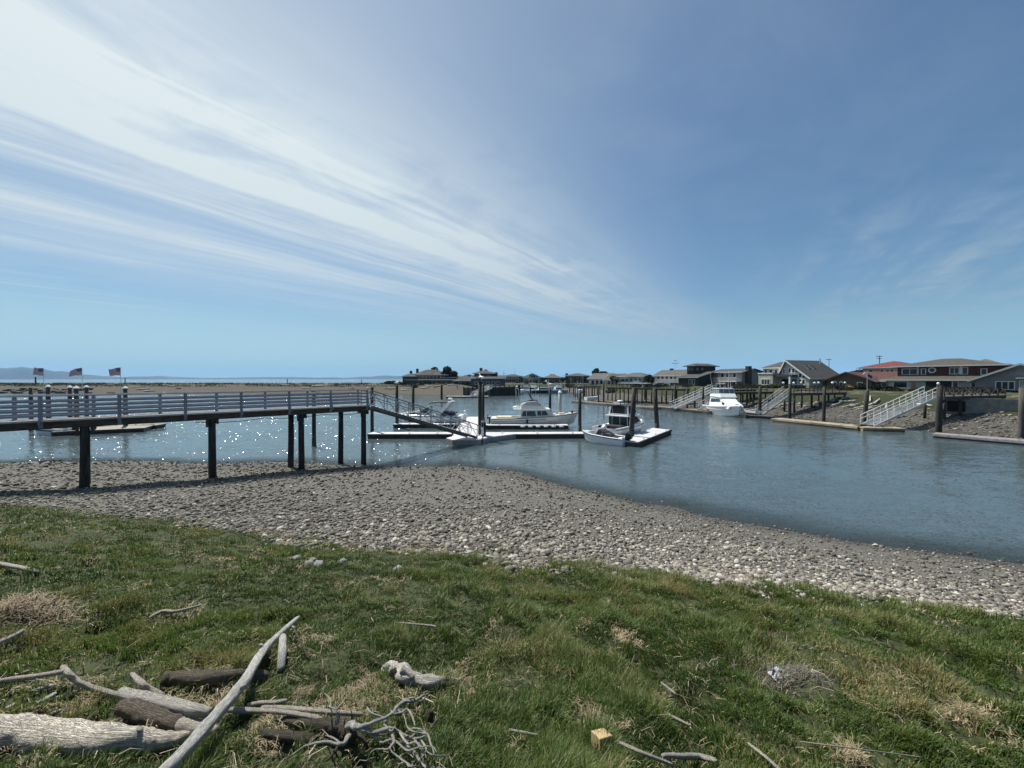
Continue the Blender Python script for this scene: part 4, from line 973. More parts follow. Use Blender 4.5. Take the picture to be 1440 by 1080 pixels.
# --- boats at the far end of the channel
def far_boat(label, px, D, heading, L, mh, fly=True, first=[None], sc=1.0):
    b = boat('cabin_boat', label, P(px, D), heading, 'boats moored at the far end of the channel')
    mb, sh = hull_mesh(L, L*.31, 1.5, 1.15, .5, .76, .5, 11, cockpit=(.05, .25)); mb.build('hull', mh, b); sheer_strip(sh, -.06, .1).build('rub_rail', M_white, b)
    mb = MB(); house_loft(mb, [(-.22*L, 1.0), (-.22*L, 2.35), (.12*L, 2.35), (.22*L, 1.65), (.34*L, 1.4), (.34*L, 1.0)], L*.26, L*.22, .25); mb.build('cabin', M_gel, b, bevel=.05)
    wf = lambda x, z: (L*.26-(L*.04)*(z-1.0)/1.35)*(1-.25*(x/L+.22)/.56)/2
    side_panel([(-.2*L, 1.65), (-.2*L, 2.15), (.08*L, 2.15), (.15*L, 1.7)], wf, .02).build('cabin_window', M_glass, b)
    MB().quad((.125*L, -L*.09, 2.30), (.125*L, L*.09, 2.30), (.22*L, L*.085, 1.68), (.22*L, -L*.085, 1.68)).build('windshield', M_glass, b).location = (.05, 0, .05)
    if fly:
        mb = MB(); house_loft(mb, [(-.2*L, 2.36), (-.2*L, 2.9), (.02*L, 2.95), (.08*L, 2.36)], L*.2, L*.18); mb.build('flybridge', M_gel, b, bevel=.04)
        MB().b2((-.2*L, -L*.1, 3.75), (.0, L*.1, 3.85)).build('hard_top', M_navy if fly == 2 else M_gel, b)
        mb = MB()
        for x in (-.18*L, -.02*L):
            for y in (-L*.09, L*.09): mb.tube([(x, y, 2.8), (x, y, 3.78)], .04, 5)
        mb.tube([(-.1*L, 0, 3.8), (-.14*L, 0, 6.0)], .03, 5); mb.build('top_frame', M_alu, b)
    return b
far_boat('white flybridge boat seen end on at the far right end of the channel', 816, 150, R(-105), 10, M_gel, 1)
far_boat('white boat leftmost in the far marina, beside the bulkhead', 730.5, 151, R(-70), 9, M_gel, 1)
far_boat('white boat with dark hard top second from the left in the far marina', 741, 160, R(10), 9.5, M_gel, 2)
far_boat('small white cuddy boat in front in the far marina', 750, 152, R(-25), 7, M_gel, 0)
far_boat('white boat with tall top behind the others in the far marina', 752.5, 163, R(5), 9.5, M_gel, 1)
far_boat('long navy hulled boat in front in the far marina', 766, 151.5, R(8), 10.5, M_navy, 0)
far_boat('white boat behind the navy hull in the far marina', 774, 158, R(-160), 8, M_gel, 0)
far_boat('white flybridge boat at the right end of the far marina', 783, 160, R(175), 9, M_gel, 1)
far_boat('low white boat with navy top near the right of the far marina', 786, 152.5, R(15), 8, mat('blue_grey_hull', (.22, .25, .33), .4), 0)

# ------------------------------------------------------------------ houses
def wallm(nm, c, lap=7.0):
    m = mat(nm, c, .8, .10, 1.2)
    if m.get('lap') is None:
        m['lap'] = 1; t = NT(m.node_tree); b = t.n['Principled BSDF']; pos = t.new('ShaderNodeTexCoord').outputs['Object']; z = t.sep(pos)[2]
        s = t.math('FRACT', t.math('MULTIPLY', z, lap)); bn = t.new('ShaderNodeBump'); bn.inputs['Strength'].default_value = .5; bn.inputs['Distance'].default_value = .03
        t.set(bn.inputs['Height'], s); t.l.new(bn.outputs[0], b.inputs['Normal'])
    return m
def roofm(nm, c): return mat(nm, c, .88, .25, 2.5, .6, 9, stretch=(1, 1, 4), c2=tuple(x*1.25 for x in c))
M_pane = mat('window_pane', (.012, .016, .021), .14, .5, .35, spec=.35, c2=(.04, .046, .052))
M_trim = mat('white_trim', (.68, .68, .66), .6, .05, 2)
M_curt = mat('pale_pane', (.20, .22, .23), .12, .5, .5, c2=(.05, .06, .07))
class House:
    def __init__(s, name, label, px0, D0, yaw, zb=3.4, group='houses along the water'):
        s.D0 = D0; s.yaw = R(yaw); s.X0 = xat(px0, D0); s.zb = zb; s.c, s.s = math.cos(s.yaw), math.sin(s.yaw)
        s.root = thing(name, label, 'house', (s.X0, D0, zb), -s.yaw, group)
    def x(s, px, yo=0.0):                                            # local x on the plane y = yo for a picture column
        a = (px-720)/F; return (a*(s.D0+s.c*yo)-(s.X0+s.s*yo))/(s.c+a*s.s)
    def yv(s, px, xo):                                               # local y on the plane x = xo
        a = (px-720)/F; return ((s.X0+s.c*xo)-a*(s.D0-s.s*xo))/(a*s.c-s.s)
    def z(s, py, x, yo=0.0): return zat(py, s.D0-s.s*x+s.c*yo)-s.zb
    def block(s, x0, x1, y0, y1, z0, z1, roof, rh, wm, rm, over=.5, trim=None, nm='wall', apex=.5, ridge=.96):
        mb = MB(); e = .0
        if roof == 'gable_y': mb.prism([(x0, z0), (x1, z0), (x1, z1), (x0+(x1-x0)*apex, z1+rh), (x0, z1)], y0, y1)
        elif roof == 'gable_x': mb.prism([(y0, z0), (y1, z0), (y1, z1), ((y0+y1)/2, z1+rh), (y0, z1)], x0, x1, 'x')
        elif roof == 'shed': mb.prism([(y0, z0), (y1, z0), (y1, z1+rh), (y0, z1)], x0, x1, 'x')
        else: mb.b2((x0, y0, z0), (x1, y1, z1))
        mb.build(nm, wm, s.root)
        if roof is None: return
        mb = MB(); t = .2; g = .012; fz = MB()
        if roof == 'gable_y':
            xm = x0+(x1-x0)*apex; kl, kr = rh/(xm-x0), rh/(x1-xm)
            pl_ = [(x0-over, z1-kl*over+g), (xm, z1+rh+g), (x1+over, z1-kr*over+g), (x1+over, z1-kr*over+t), (xm, z1+rh+t), (x0-over, z1-kl*over+t)]
            mb.prism(pl_, y0-over, y1+over)
            for yy in (y0-over-.03,):
                fz.beam((x0-over, yy, z1-kl*over+t*.5), (xm, yy, z1+rh+t*.5), .05, .28); fz.beam((xm, yy-.003, z1+rh+t*.5), (x1+over, yy-.003, z1-kr*over+t*.5), .05, .28)
            fz.beam((x1+over+.02, y0-over, z1-kr*over+t*.55), (x1+over+.02, y1+over, z1-kr*over+t*.55), .05, .2)
        elif roof == 'gable_x':
            ym = (y0+y1)/2; k = rh/(ym-y0)
            mb.prism([(y0-over, z1-k*over+g), (ym, z1+rh+g), (y1+over, z1-k*over+g), (y1+over, z1-k*over+t), (ym, z1+rh+t), (y0-over, z1-k*over+t)], x0-over, x1+over, 'x')
            fz.beam((x0-over, y0-over-.02, z1-k*over+t*.55), (x1+over, y0-over-.02, z1-k*over+t*.55), .05, .2)
            for xx in (x0-over-.03, x1+over+.03): fz.beam((xx, y0-over, z1-k*over+t*.5), (xx, ym, z1+rh+t*.5), .05, .26)
        elif roof == 'shed':
            k = rh/(y1-y0); mb.prism([(y0-over, z1-k*over+g), (y1+over, z1+rh+k*over+g), (y1+over, z1+rh+k*over+t), (y0-over, z1-k*over+t)], x0-over, x1+over, 'x')
            fz.beam((x0-over, y0-over-.02, z1-k*over+t*.55), (x1+over, y0-over-.02, z1-k*over+t*.55), .05, .2)
        elif roof == 'flat':
            mb.b2((x0-over, y0-over, z1+g), (x1+over, y1+over, z1+g+.22)); fz.b2((x0-over, y0-over-.03, z1+.03), (x1+over, y0-over-.004, z1+.2))
        else:                                                        # hip
            xa, xb, ya, yb = x0-over, x1+over, y0-over, y1+over; ins = min(xb-xa, yb-ya)/2*.96 if ridge > .9 else max(xb-xa, yb-ya)/2*ridge
            if xb-xa >= yb-ya: r0, r1 = (xa+ins, (ya+yb)/2), (xb-ins, (ya+yb)/2)
            else: r0, r1 = ((xa+xb)/2, ya+ins), ((xa+xb)/2, yb-ins)
            vs = [(xa, ya, z1+g), (xb, ya, z1+g), (xb, yb, z1+g), (xa, yb, z1+g)]; vs += [(p[0], p[1], z1+g+.16) for p in vs[:4]] + [(r0[0], r0[1], z1+rh), (r1[0], r1[1], z1+rh)]
            up = [(4, 5, 9, 8), (5, 6, 9), (6, 7, 8, 9), (7, 4, 8)] if xb-xa >= yb-ya else [(4, 5, 8), (5, 6, 9, 8), (6, 7, 9), (7, 4, 8, 9)]
            mb.add(vs, [(3, 2, 1, 0), (0, 1, 5, 4), (1, 2, 6, 5), (2, 3, 7, 6), (3, 0, 4, 7)]+up)
            for q in (((xa, ya-.028, z1+.09), (xb, ya-.028, z1+.09)), ((xb+.028, ya, z1+.09), (xb+.028, yb, z1+.09)), ((xa-.028, ya, z1+.09), (xa-.028, yb, z1+.09))): fz.beam(*q, .05, .2)
        r = mb.build('roof', rm, s.root); fz.build('fascia', trim or M_trim, r); return r
    def win(s, x0, x1, z0, z1, yo=0.0, fm=None, pm=None, mull=1, nm='window', arch=False, fw=.11):
        fm = fm or M_trim; mb = MB(); yf = yo-.06
        if arch:
            n = 9; cx, rr = (x0+x1)/2, (x1-x0)/2; out = [(x0, z0), (x1, z0)]+[(cx+rr*math.cos(math.pi*i/n), z1+rr*math.sin(math.pi*i/n)) for i in range(n+1)]
            sc = lambda q, f: [(cx+(a-cx)*f, z0+(b_-z0)*f+.02) for a, b_ in q]
            o = MB().prism(out, yo-.05, yo+.01); o = o.build(nm, fm, s.root); MB().prism(sc(out, .84), yo-.075, yo-.045).build('pane', pm or M_pane, o); return o
        mb.b2((x0-fw, yf, z0-fw), (x1+fw, yo+.02, z0)); mb.b2((x0-fw, yf, z1), (x1+fw, yo+.02, z1+fw)); mb.b2((x0-fw, yf, z0), (x0, yo+.02, z1)); mb.b2((x1, yf, z0), (x1+fw, yo+.02, z1))
        for i in range(1, mull): xx = x0+(x1-x0)*i/mull; mb.b2((xx-.04, yf+.01, z0), (xx+.04, yo+.02, z1))
        o = mb.build(nm, fm, s.root); MB().b2((x0, yo-.03, z0), (x1, yo+.015, z1)).build('pane', pm or M_pane, o); return o
    def winp(s, pa, pb, ya, yb, yo=0.0, **k):
        x0, x1 = s.x(pa, yo), s.x(pb, yo); xm = (x0+x1)/2; return s.win(x0, x1, s.z(yb, xm, yo), s.z(ya, xm, yo), yo, **k)
    def wins(s, y0, y1, z0, z1, xo, fm=None, pm=None):               # on the right hand side wall
        mb = MB(); w_ = .1; mb.b2((xo-.02, y0-w_, z0-w_), (xo+.05, y1+w_, z0)); mb.b2((xo-.02, y0-w_, z1), (xo+.05, y1+w_, z1+w_)); mb.b2((xo-.02, y0-w_, z0), (xo+.05, y0, z1)); mb.b2((xo-.02, y1, z0), (xo+.05, y1+w_, z1))
        o = mb.build('window', fm or M_trim, s.root); MB().b2((xo-.02, y0, z0), (xo+.03, y1, z1)).build('pane', pm or M_pane, o)
    def part(s, nm, lo, hi, m, bevel=0): return MB().b2(lo, hi).build(nm, m, s.root, bevel=bevel)
    def balcony(s, x0, x1, y0, y1, z, m, posts=True, h=1.0, solid=False):
        o = s.part('balcony', (x0, y0, z-.2), (x1, y1, z), m); mb = MB()
        mb.b2((x0, y0, z+h-.07), (x1, y0+.07, z+h))
        if solid: mb.b2((x0, y0+.01, z+.002), (x1, y0+.06, z+h-.072))
        else:
            n = max(3, int((x1-x0)/.35))
            for i in range(n+1): xx = x0+.035+(x1-x0-.07)*i/n; mb.b2((xx-.025, y0+.01, z+.002), (xx+.025, y0+.06, z+h-.072))
        mb.build('railing', m, o)
        if posts:
            for xx in (x0+.1, (x0+x1)/2, x1-.1): MB().b2((xx-.07, y0+.08, -.2), (xx+.07, y0+.22, z-.202)).build('porch_post', m, s.root)
    def chimney(s, x, y, z0, z1, w_, m): return s.part('chimney', (x-w_/2, y-w_/2, z0), (x+w_/2, y+w_/2, z1), m)

W_grey, W_lg = wallm('siding_grey', (.20, .205, .21)), wallm('siding_pale_grey', (.40, .40, .385))
W_cream, W_white = wallm('siding_cream', (.46, .44, .38)), wallm('siding_white', (.60, .60, .58))
W_dark, W_brown = wallm('siding_dark_teal', (.022, .030, .034)), wallm('siding_brown', (.12, .085, .062))
W_rust, W_sage = wallm('siding_rust', (.10, .038, .026)), wallm('siding_sage', (.27, .30, .28))
R_char, R_brown = roofm('roof_charcoal', (.050, .048, .046)), roofm('roof_brown', (.066, .054, .045))
R_red, R_maroon = roofm('roof_red', (.13, .032, .028)), roofm('roof_maroon', (.070, .030, .025))
R_grey, R_tan = roofm('roof_grey', (.075, .075, .072)), roofm('roof_tan', (.11, .098, .078))
M_dk = mat('opening_shade', (.012, .012, .012), .8)  # near-black paint standing in for the shade inside openings

# rightmost grey gable house
h = House('gable_house', 'low grey house with a broad white edged gable at the right edge', 1372, 64, 52)
x1 = h.x(1520); ze = h.z(533, 0); xm = h.x(1434)
h.block(0, x1, 0, 9, -.3, ze, 'gable_y', h.z(513, xm)-ze, W_grey, R_char, .9, apex=xm/x1)
for a, b_ in ((1401, 1408), (1410, 1417), (1419, 1426)): h.winp(a, b_, 537, 547.5, mull=1)
h.winp(1435, 1439.5, 536, 543, mull=2); h.part('porch_roof', (h.x(1428), -1.4, h.z(532.5, h.x(1430))), (x1, 0, h.z(531, h.x(1430))), M_trim)
# rust coloured two storey house
h = House('two_storey_house', 'rust red two storey house with long brown hip roofs', 1249, 78, 57)
xa, xb = h.x(1253), h.x(1390); z1 = h.z(535, xa); xu, xv = h.x(1262, 1.5), h.x(1409, 1.5); z2 = h.z(516.5, xu, 1.5)
h.block(0, xb, 0, 10, -.3, z1, 'hip', 2.6, W_lg, R_brown, .9)
h.block(xu, xv, 1.5, 10.5, z1-.4, z2, 'hip', h.z(504.5, h.x(1328, 6), 6)-z2, W_rust, R_brown, .9, nm='upper_wall', ridge=.84)
for a, b_, ya, yb, k in ((1269, 1289.5, 519, 526.5, 2), (1296, 1301, 519, 526.5, 1), (1336, 1348, 517.5, 525.5, 2), (1353.5, 1360, 517, 526, 1), (1380, 1387, 519, 526.5, 1)): h.winp(a, b_, ya, yb, 1.5, mull=k)
x0 = h.x(1310.5, 1.5); z0 = h.z(520.6, x0, 1.5); mb = MB(); mb.lathe((0, 0, 0), [(.55, -.05), (.55, .05), (.36, .06), (.36, .02)], 18); o = mb.build('round_window', M_trim, h.root); o.location = (x0, 1.46, z0); o.rotation_euler = (R(90), 0, 0)
o = MB().lathe((0, 0, .0), [(.36, 0), (.36, .055)], 18).build('pane', M_pane, o)
for a in (1290.5, 1351): xx = h.x(a, 1.5); h.part('corner_trim', (xx-.12, 1.44, z1), (xx+.12, 1.52, z2), M_trim)
h.winp(1257, 1275.5, 537, 546); h.winp(1340.5, 1347, 537, 546); h.winp(1366, 1378, 538, 546, mull=2)
xx = h.x(1281.5); h.part('front_door', (xx, -.05, -.1), (h.x(1288), .02, h.z(537.5, xx)), mat('tan_door', (.30, .19, .09), .6))
o = h.part('porch_shade_panel', (h.x(1302), -.06, -.1), (h.x(1338), .02, h.z(536.5, h.x(1320))), M_dk)  # black panel on the wall stands for the shade of the porch
h.part('garden_wall', (h.x(1250), -1.6, -.4), (h.x(1283), -1.3, .55), W_cream)
# tan house behind it
h = House('gable_house', 'tan roofed house with a white edged gable behind the rust red house', 1357, 108, 57)
x1 = h.x(1408); ze = h.z(516, 0); h.block(0, x1, 0, 12, -.3, ze, 'hip', h.z(505, h.x(1382, 5), 5)-ze, W_lg, R_tan, .9)
xa, xb = h.x(1352), h.x(1384); h.block(xa, xb, -2, 2, -.3, ze-.2, 'gable_y', h.z(508, h.x(1369, -2), -2)-ze+.2, W_sage, R_tan, .6)
xx = h.x(1413, -1); h.chimney(xx, -.5, -.3, h.z(511.5, xx, -1), 1.5, M_pile)
h.win(h.x(1389), h.x(1397), ze-2.2, ze-.8, 0)
# red roofed house
h = House('hip_house', 'pale house under a long bright red hip roof', 1213, 98, 57)
x1 = h.x(1292); ze = h.z(518.3, 0); h.block(0, x1, 0, 11, -.3, ze, 'hip', h.z(508.3, h.x(1255, 6), 6)-ze, W_lg, R_red, 1.0, ridge=.6)
for a, b_ in ((1238, 1242), (1246, 1250), (1252, 1256), (1222, 1227)): h.winp(a, b_, 520, 526.5)
xx = h.x(1211, -2); h.chimney(xx-.4, 1.5, -.3, h.z(520, xx), 1.0, M_pile)
h.balcony(h.x(1236), x1, -1.6, 0, h.z(531, h.x(1250)), W_cream, False, .9, True)
h.part('porch_shade_panel', (h.x(1238), -.05, 0), (x1-1, .02, h.z(534, h.x(1250))), M_dk)  # shade under the balcony painted as a flat black panel
# low brown house with arched windows
h = House('gable_house', 'low brown house with two arched windows and a maroon roof', 1163, 88, 60)
x1 = h.x(1226); ze = h.z(534.5, 0); xm = h.x(1191); h.block(0, x1, 0, 11, -.3, ze, 'gable_y', h.z(524.3, xm)-ze, W_brown, R_maroon, .7, trim=mat('maroon_trim', (.09, .04, .03), .7), apex=xm/x1)
h.winp(1171.5, 1177, 538, 548, arch=True); h.winp(1180, 1185.5, 538, 548, arch=True); h.winp(1206, 1212, 538, 546); 
h.block(x1-2, h.x(1256, 1.5), 1.5, 9, -.3, ze, 'gable_x', h.z(524, h.x(1230, 5), 5)-ze, W_brown, R_maroon, .7, nm='wing_wall'); h.winp(1240, 1247, 538.5, 543, 1.5)
# big gable house with white trim
h = House('gable_house', 'large house with white trimmed gable, many windows and a wide dark roof with skylights', 1067, 100, 72)
W_ = h.x(1138); xg = h.x(1094); xm = h.x(1105.5); ze = h.z(531, W_); xr = h.x(1100); dep = h.yv(1184, W_)
h.block(xg, W_, 0, dep, -.3, ze, 'gable_y', h.z(507.5, xm)-ze, W_lg, R_char, .5, apex=(xm-xg)/(W_-xg))
xl = h.x(1073, 2.0); ze2 = h.z(518.5, xl, 2); h.block(xl, xg-.01, 2.0, 11, -.3, ze2, 'hip', h.z(509.5, h.x(1094, 6), 6)-ze2, W_lg, R_char, .5, nm='wing_wall')
h.block(h.x(1066.5, -2.2), h.x(1086.5, -2.2), -2.2, 2.0, -.3, h.z(526, 0, -2.2), 'flat', 0, W_cream, W_cream, .12, nm='front_room')
h.winp(1071, 1082.5, 533.5, 540.5, -2.2, mull=3)
for a, b_ in ((1075.5, 1078.5), (1082, 1086.5), (1089.5, 1093)): h.winp(a, b_, 520, 525, 2.0)
xk = h.x(1094.5); h.part('porch_roof', (h.x(1087), -2.0, h.z(530, 1)), (h.x(1122), 0, h.z(527.5, 1)), R_char)
for a, b_, ya, yb in ((1096, 1099.5, 519, 525), (1101.5, 1103.5, 519, 525), (1109, 1112, 518, 524), (1114, 1117, 518.5, 524), (1118.5, 1121.5, 521, 524), (1123.5, 1127, 525, 531), (1128.5, 1132, 528.5, 531.5), (1123.5, 1127, 534, 540), (1128.5, 1132, 534, 540), (1113, 1121, 533, 540)): h.winp(a, b_, ya, yb, fw=.16)
for a, b_ in ((1088.5, 1091.5), (1093, 1095.5)): h.winp(a, b_, 533, 541, 0 if b_ > 1094 else 2.0)
h.part('porch_shade_panel', (h.x(1100), -.05, -.1), (h.x(1109), .03, h.z(533, 3)), M_dk)  # flat black panel in place of the shaded porch
xx = h.x(1110, -2.0); h.part('porch_post', (xx-.18, -2.0, -.3), (xx+.18, -1.7, h.z(530, xx, -2)), M_trim)
for a in (1143, 1150, 1165): y0 = h.yv(a, W_); h.wins(y0, y0+1.0, 1.2, ze-.6, W_)
k_ = (h.z(507.5, xm)-ze)/(W_-xm)
for f0 in (.34, .50):
    for g0 in (.45,):
        xs_ = xm+(W_-xm)*g0; zs_ = ze+(W_-xs_)*k_; y0 = dep*f0; sk = MB().box((0, 0, 0), (1.5, .8, .12)).build('skylight', M_pane, h.root); sk.location = (xs_, y0, zs_+.24); sk.rotation_euler = (0, math.atan(k_), 0)
        MB().box((0, 0, -.03), (1.64, .94, .1)).build('skylight_frame', M_galv, sk)
xx = W_-1; h.part('vent_pipe', (xm+1.0, dep*.9, ze+3), (xm+1.2, dep*.9+.2, h.z(504.5, xm, dep)), M_galv)
# grey house with balcony
h = House('two_storey_house', 'grey two storey house with a white front balcony and a dark chimney', 1003, 122, 72)
W_ = h.x(1043.5); ze = h.z(523.5, 2); dep = h.yv(1071, W_); h.block(0, W_, 0, dep, -.3, ze, 'gable_x', max(.8, h.z(518.8, W_, dep/2)-ze), W_grey, R_char, .7)
for a, b_ in ((1014, 1018), (1021, 1025), (1031, 1035)):
    h.winp(a, b_, 525, 530.5); h.winp(a, b_, 536, 540.5)
h.balcony(h.x(1001, -2), h.x(1035, -2), -2.0, 0, h.z(535.8, 3), M_trim, True, 1.0); h.part('terrace_wall', (h.x(1001, -3), -3.0, -.4), (h.x(1020, -3), -2.5, 1.1), W_cream)
yy = h.yv(1050, W_+.5); h.part('chimney', (W_+.02, yy, -.3), (W_+1.1, yy+1.2, h.z(515, W_, yy)), M_pile)
# dark house with a lookout storey
h = House('tower_house', 'black green house with a raised lookout storey under a flat hip roof', 966, 126, 66)
W_ = h.x(977); dep = h.yv(1006, W_); ze = h.z(515.5, 1); h.block(0, W_, 0, dep, -.3, ze, 'hip', max(.5, h.z(511.3, W_/2, dep/2)-ze), W_dark, R_char, .9, trim=R_char)
h.winp(968, 970.2, 517, 521.5, fm=W_dark, pm=M_curt); h.winp(971.5, 975, 517, 521.5, fm=W_dark, pm=M_curt)
for a, b_ in ((978.5, 982), (986, 989)): y0, y1 = h.yv(a, W_), h.yv(b_, W_); h.wins(y0, y1, h.z(521, W_, y0), h.z(517, W_, y0), W_, W_dark, M_curt)
x2 = h.x(982, -4); d2 = h.yv(1003, x2); h.block(0.2, x2, -4, d2, -.3, h.z(531, 2, -3), 'shed', 1.6, W_dark, R_char, .5, trim=M_galv, nm='wing_wall')
for a, b_ in ((969, 972), (974, 977)): h.winp(a, b_, 534, 540, -4, fm=M_galv)
# long grey house
h = House('long_house', 'long low grey house with rows of windows over a white railing', 921, 136, 58)
W_ = h.x(968); ze = h.z(528, 2); h.block(0, W_, 0, 9, -.3, ze, 'gable_x', h.z(520.8, h.x(950, 4.5), 4.5)-ze, W_lg, R_grey, .7)
for a in range(924, 964, 6): h.winp(a, a+3.6, 529.5, 533); h.winp(a, a+3.6, 537.5, 541.5)
h.balcony(h.x(921, -2), h.x(966, -2), -2, 0, h.z(537, 4), M_trim, True, 1.0); h.part('seawall', (h.x(919, -4), -4.2, -.6), (h.x(943, -4), -3.8, .9), W_white)
xx = h.x(944.5, 4.5); h.chimney(xx, 4.5, ze, h.z(518.3, xx, 4.5), .9, M_pile)
h = House('hip_house', 'pale sage hip roofed house at the bend of the channel', 870, 160, 50, 3.4)
W_ = h.x(905); ze = h.z(530, 2); h.block(0, W_, 0, 9, -.3, ze, 'hip', h.z(524, h.x(890, 4), 4)-ze, W_sage, R_grey, .8)
for a in (874, 880, 886, 892, 898): h.winp(a, a+3.6, 532, 536)
h.part('white_shed', (h.x(891, -3), -3.5, -.4), (h.x(899, -3), -1.5, 1.6), W_white); h.part('awning', (h.x(861, -2), -2, 2.2), (h.x(880, -2), 0, 2.35), M_trim)
h = House('gable_house', 'cream house with a brown roof in front of two dark trees', 828, 178, 50, 3.4)
W_ = h.x(852); ze = h.z(532.5, 2); h.block(0, W_, 0, 10, -.3, ze, 'gable_x', h.z(525.5, h.x(840, 5), 5)-ze, W_white, R_grey, .7)
x2 = h.x(874); h.block(W_+.02, x2, -1, 8, -.3, h.z(534, W_), 'gable_x', 2.5, W_cream, R_brown, .6, nm='wing_wall')
for a in (832, 838, 844): h.winp(a, a+3.5, 535, 540)
for a in (855, 860, 866): h.winp(a, a+3, 536, 541, -1)
R_dkb, R_dkg = roofm('roof_brown_shaded', (.034, .027, .022)), roofm('roof_grey_shaded', (.040, .041, .040)); W_dgrey, W_dgrey2 = wallm('siding_smoke_shaded', (.17, .165, .15)), wallm('siding_slate_grey_shaded', (.09, .09, .09)); W_dbrown, W_dsage = wallm('siding_brown_shaded', (.06, .045, .036)), wallm('siding_sage_shaded', (.15, .16, .15))  # darker copies for the far houses, their backlit shade put into the colour
# far houses at the head of the channel
h = House('two_storey_house', 'brown roofed two storey house behind the leftmost far boats', 705, 228, 5, 3.2)
W_ = h.x(733); ze = h.z(529.5, 2); h.block(0, W_, 0, 11, -.3, ze, 'hip', 1.4, W_dbrown, R_dkb, .9)
for a in (708, 713, 719, 725): h.winp(a, a+3.4, 531, 534.5, pm=M_curt); h.winp(a, a+3.4, 536.5, 540)
h.balcony(h.x(706, -1.5), h.x(732, -1.5), -1.5, 0, 2.6, W_cream, True)
h = House('two_storey_house', 'grey green house with a wide mansard roof and a balcony in the far row', 735, 224, 5, 3.2)
W_ = h.x(761); ze = h.z(531, 2); h.block(0, W_, 0, 11, -.3, ze, 'hip', h.z(526, W_/2, 5)-ze+.6, W_dsage, R_dkg, .6)
for a in (738, 744, 750, 756): h.winp(a, a+3.2, 532.5, 535); h.winp(a, a+3.2, 537, 540)
h.block(W_*.35, W_*.75, -1.2, 4, 2.4, ze+1.3, 'gable_y', 1.0, W_dsage, R_dkg, .3, nm='dormer_wall'); h.win(W_*.42, W_*.68, 3.0, 4.6, -1.2, mull=2); h.balcony(1, W_-1, -2.4, 0, 2.4, M_trim, True)
h = House('hip_house', 'olive house with a steep pyramid roof in the far row', 764, 232, 8, 3.2)
W_ = h.x(790); ze = h.z(531.5, 2); h.block(0, W_, 0, 12, -.3, ze, 'hip', h.z(526, W_/2, 6)-ze, wallm('siding_olive', (.11, .10, .07)), roofm('roof_olive', (.075, .075, .06)), .8)
for a in (768, 774, 780): h.winp(a, a+3.4, 534, 538)
h = House('two_storey_house', 'dark brown two storey house with deep balconies in the far row', 795, 212, 20, 3.2)
W_ = h.x(825); ze = h.z(529, 2); h.block(0, W_, 0, 10, -.3, ze, 'hip', h.z(526, W_/2, 5)-ze+.4, wallm('siding_umber', (.055, .045, .040)), R_char, 1.2)
for a in (799, 805, 811, 817): h.winp(a, a+3.4, 530.5, 534, pm=M_curt); h.winp(a, a+3.4, 536, 540)
h.balcony(1, W_-1, -2, 0, 2.5, W_dbrown, True); h.chimney(h.x(797, 4), 4, ze-1, h.z(525, 1, 4), 1.2, W_dbrown)
# houses on the left point
h = House('curved_house', 'wide grey house with a brown roof and long window band on the left point', 572, 170, -4, 3.2)
W_ = h.x(652); D_ = h
ze = h.z(527.5, 4, 2); h.block(h.x(582, 2.5), h.x(628, 2.5), 2.5, 13, 2.4, ze, 'hip', h.z(519.8, h.x(604, 8), 8)-ze, W_dgrey, R_dkb, 1.0, nm='upper_wall')
z1 = h.z(534.5, 3); h.block(0, W_-4, 0, 14, -.3, z1, 'hip', 2.0, W_dgrey2, R_dkb, .8); h.block(-2.0, h.x(584), .8, 12, -.3, h.z(529.5, 1), 'hip', h.z(525, 2, 5)-h.z(529.5, 1), W_dgrey2, R_char, .6, nm='wing_wall')
for a in range(585, 626, 5): h.winp(a, a+3.8, 528, 532, 2.5, pm=M_curt)
for a in range(588, 644, 7): h.winp(a, a+4.6, 536, 540, 0)
h.block(h.x(622, 3), h.x(645, 3), 3, 12, z1-.5, h.z(531, 20), 'hip', 1.6, W_dbrown, R_dkb, .8, nm='end_wall')
h.balcony(h.x(586), h.x(640), -1.6, 0, z1-.2, W_dgrey, True, .9); xx = h.x(578, 5); h.chimney(xx, 5, 2, h.z(521.5, xx, 5), 1.0, M_pile); xx = h.x(587, 7); h.chimney(xx, 7, 4, h.z(518.5, xx, 7), 1.0, M_pile)
h = House('two_storey_house', 'dark blue grey two storey house with chimneys on the left point', 667, 156, 0, 3.2)
W_ = h.x(695); ze = h.z(525.5, 1); h.block(0, W_, 0, 10, -.3, ze, 'hip', h.z(520.3, W_/2, 5)-ze, wallm('siding_slate', (.085, .095, .11)), R_char, .9)
for a in (671, 678, 685): h.winp(a, a+3.5, 528, 531.5, pm=M_curt); h.winp(a, a+3.5, 535, 539.5)
xx = h.x(676.5, 4); h.chimney(xx, 4, ze, h.z(517.5, xx, 4), 1.1, M_pile); h.part('chimney', (W_+.05, 2, -.3), (W_+1.3, 3.2, h.z(523.5, W_, 2)), M_pile)
h.block(-1.0, W_+4.5, -4, -.02, -.3, 2.6, 'shed', 1.0, wallm('siding_slate', (.085, .095, .11)), R_char, .4, nm='porch_wall')
for a in (668, 676, 684, 692, 698): h.winp(a, a+3.4, 537, 540.5, -4)
h = House('low_house', 'low dark house with a spreading roof between the curved house and the slate house', 640, 162, 0, 3.2)
W_ = h.x(666); h.block(0, W_, 0, 10, -.3, h.z(536, 2), 'hip', h.z(527.5, W_/2, 5)-h.z(536, 2), W_dark, R_char, 1.0)
for a in (645, 652, 659): h.winp(a, a+3.6, 537.5, 540)

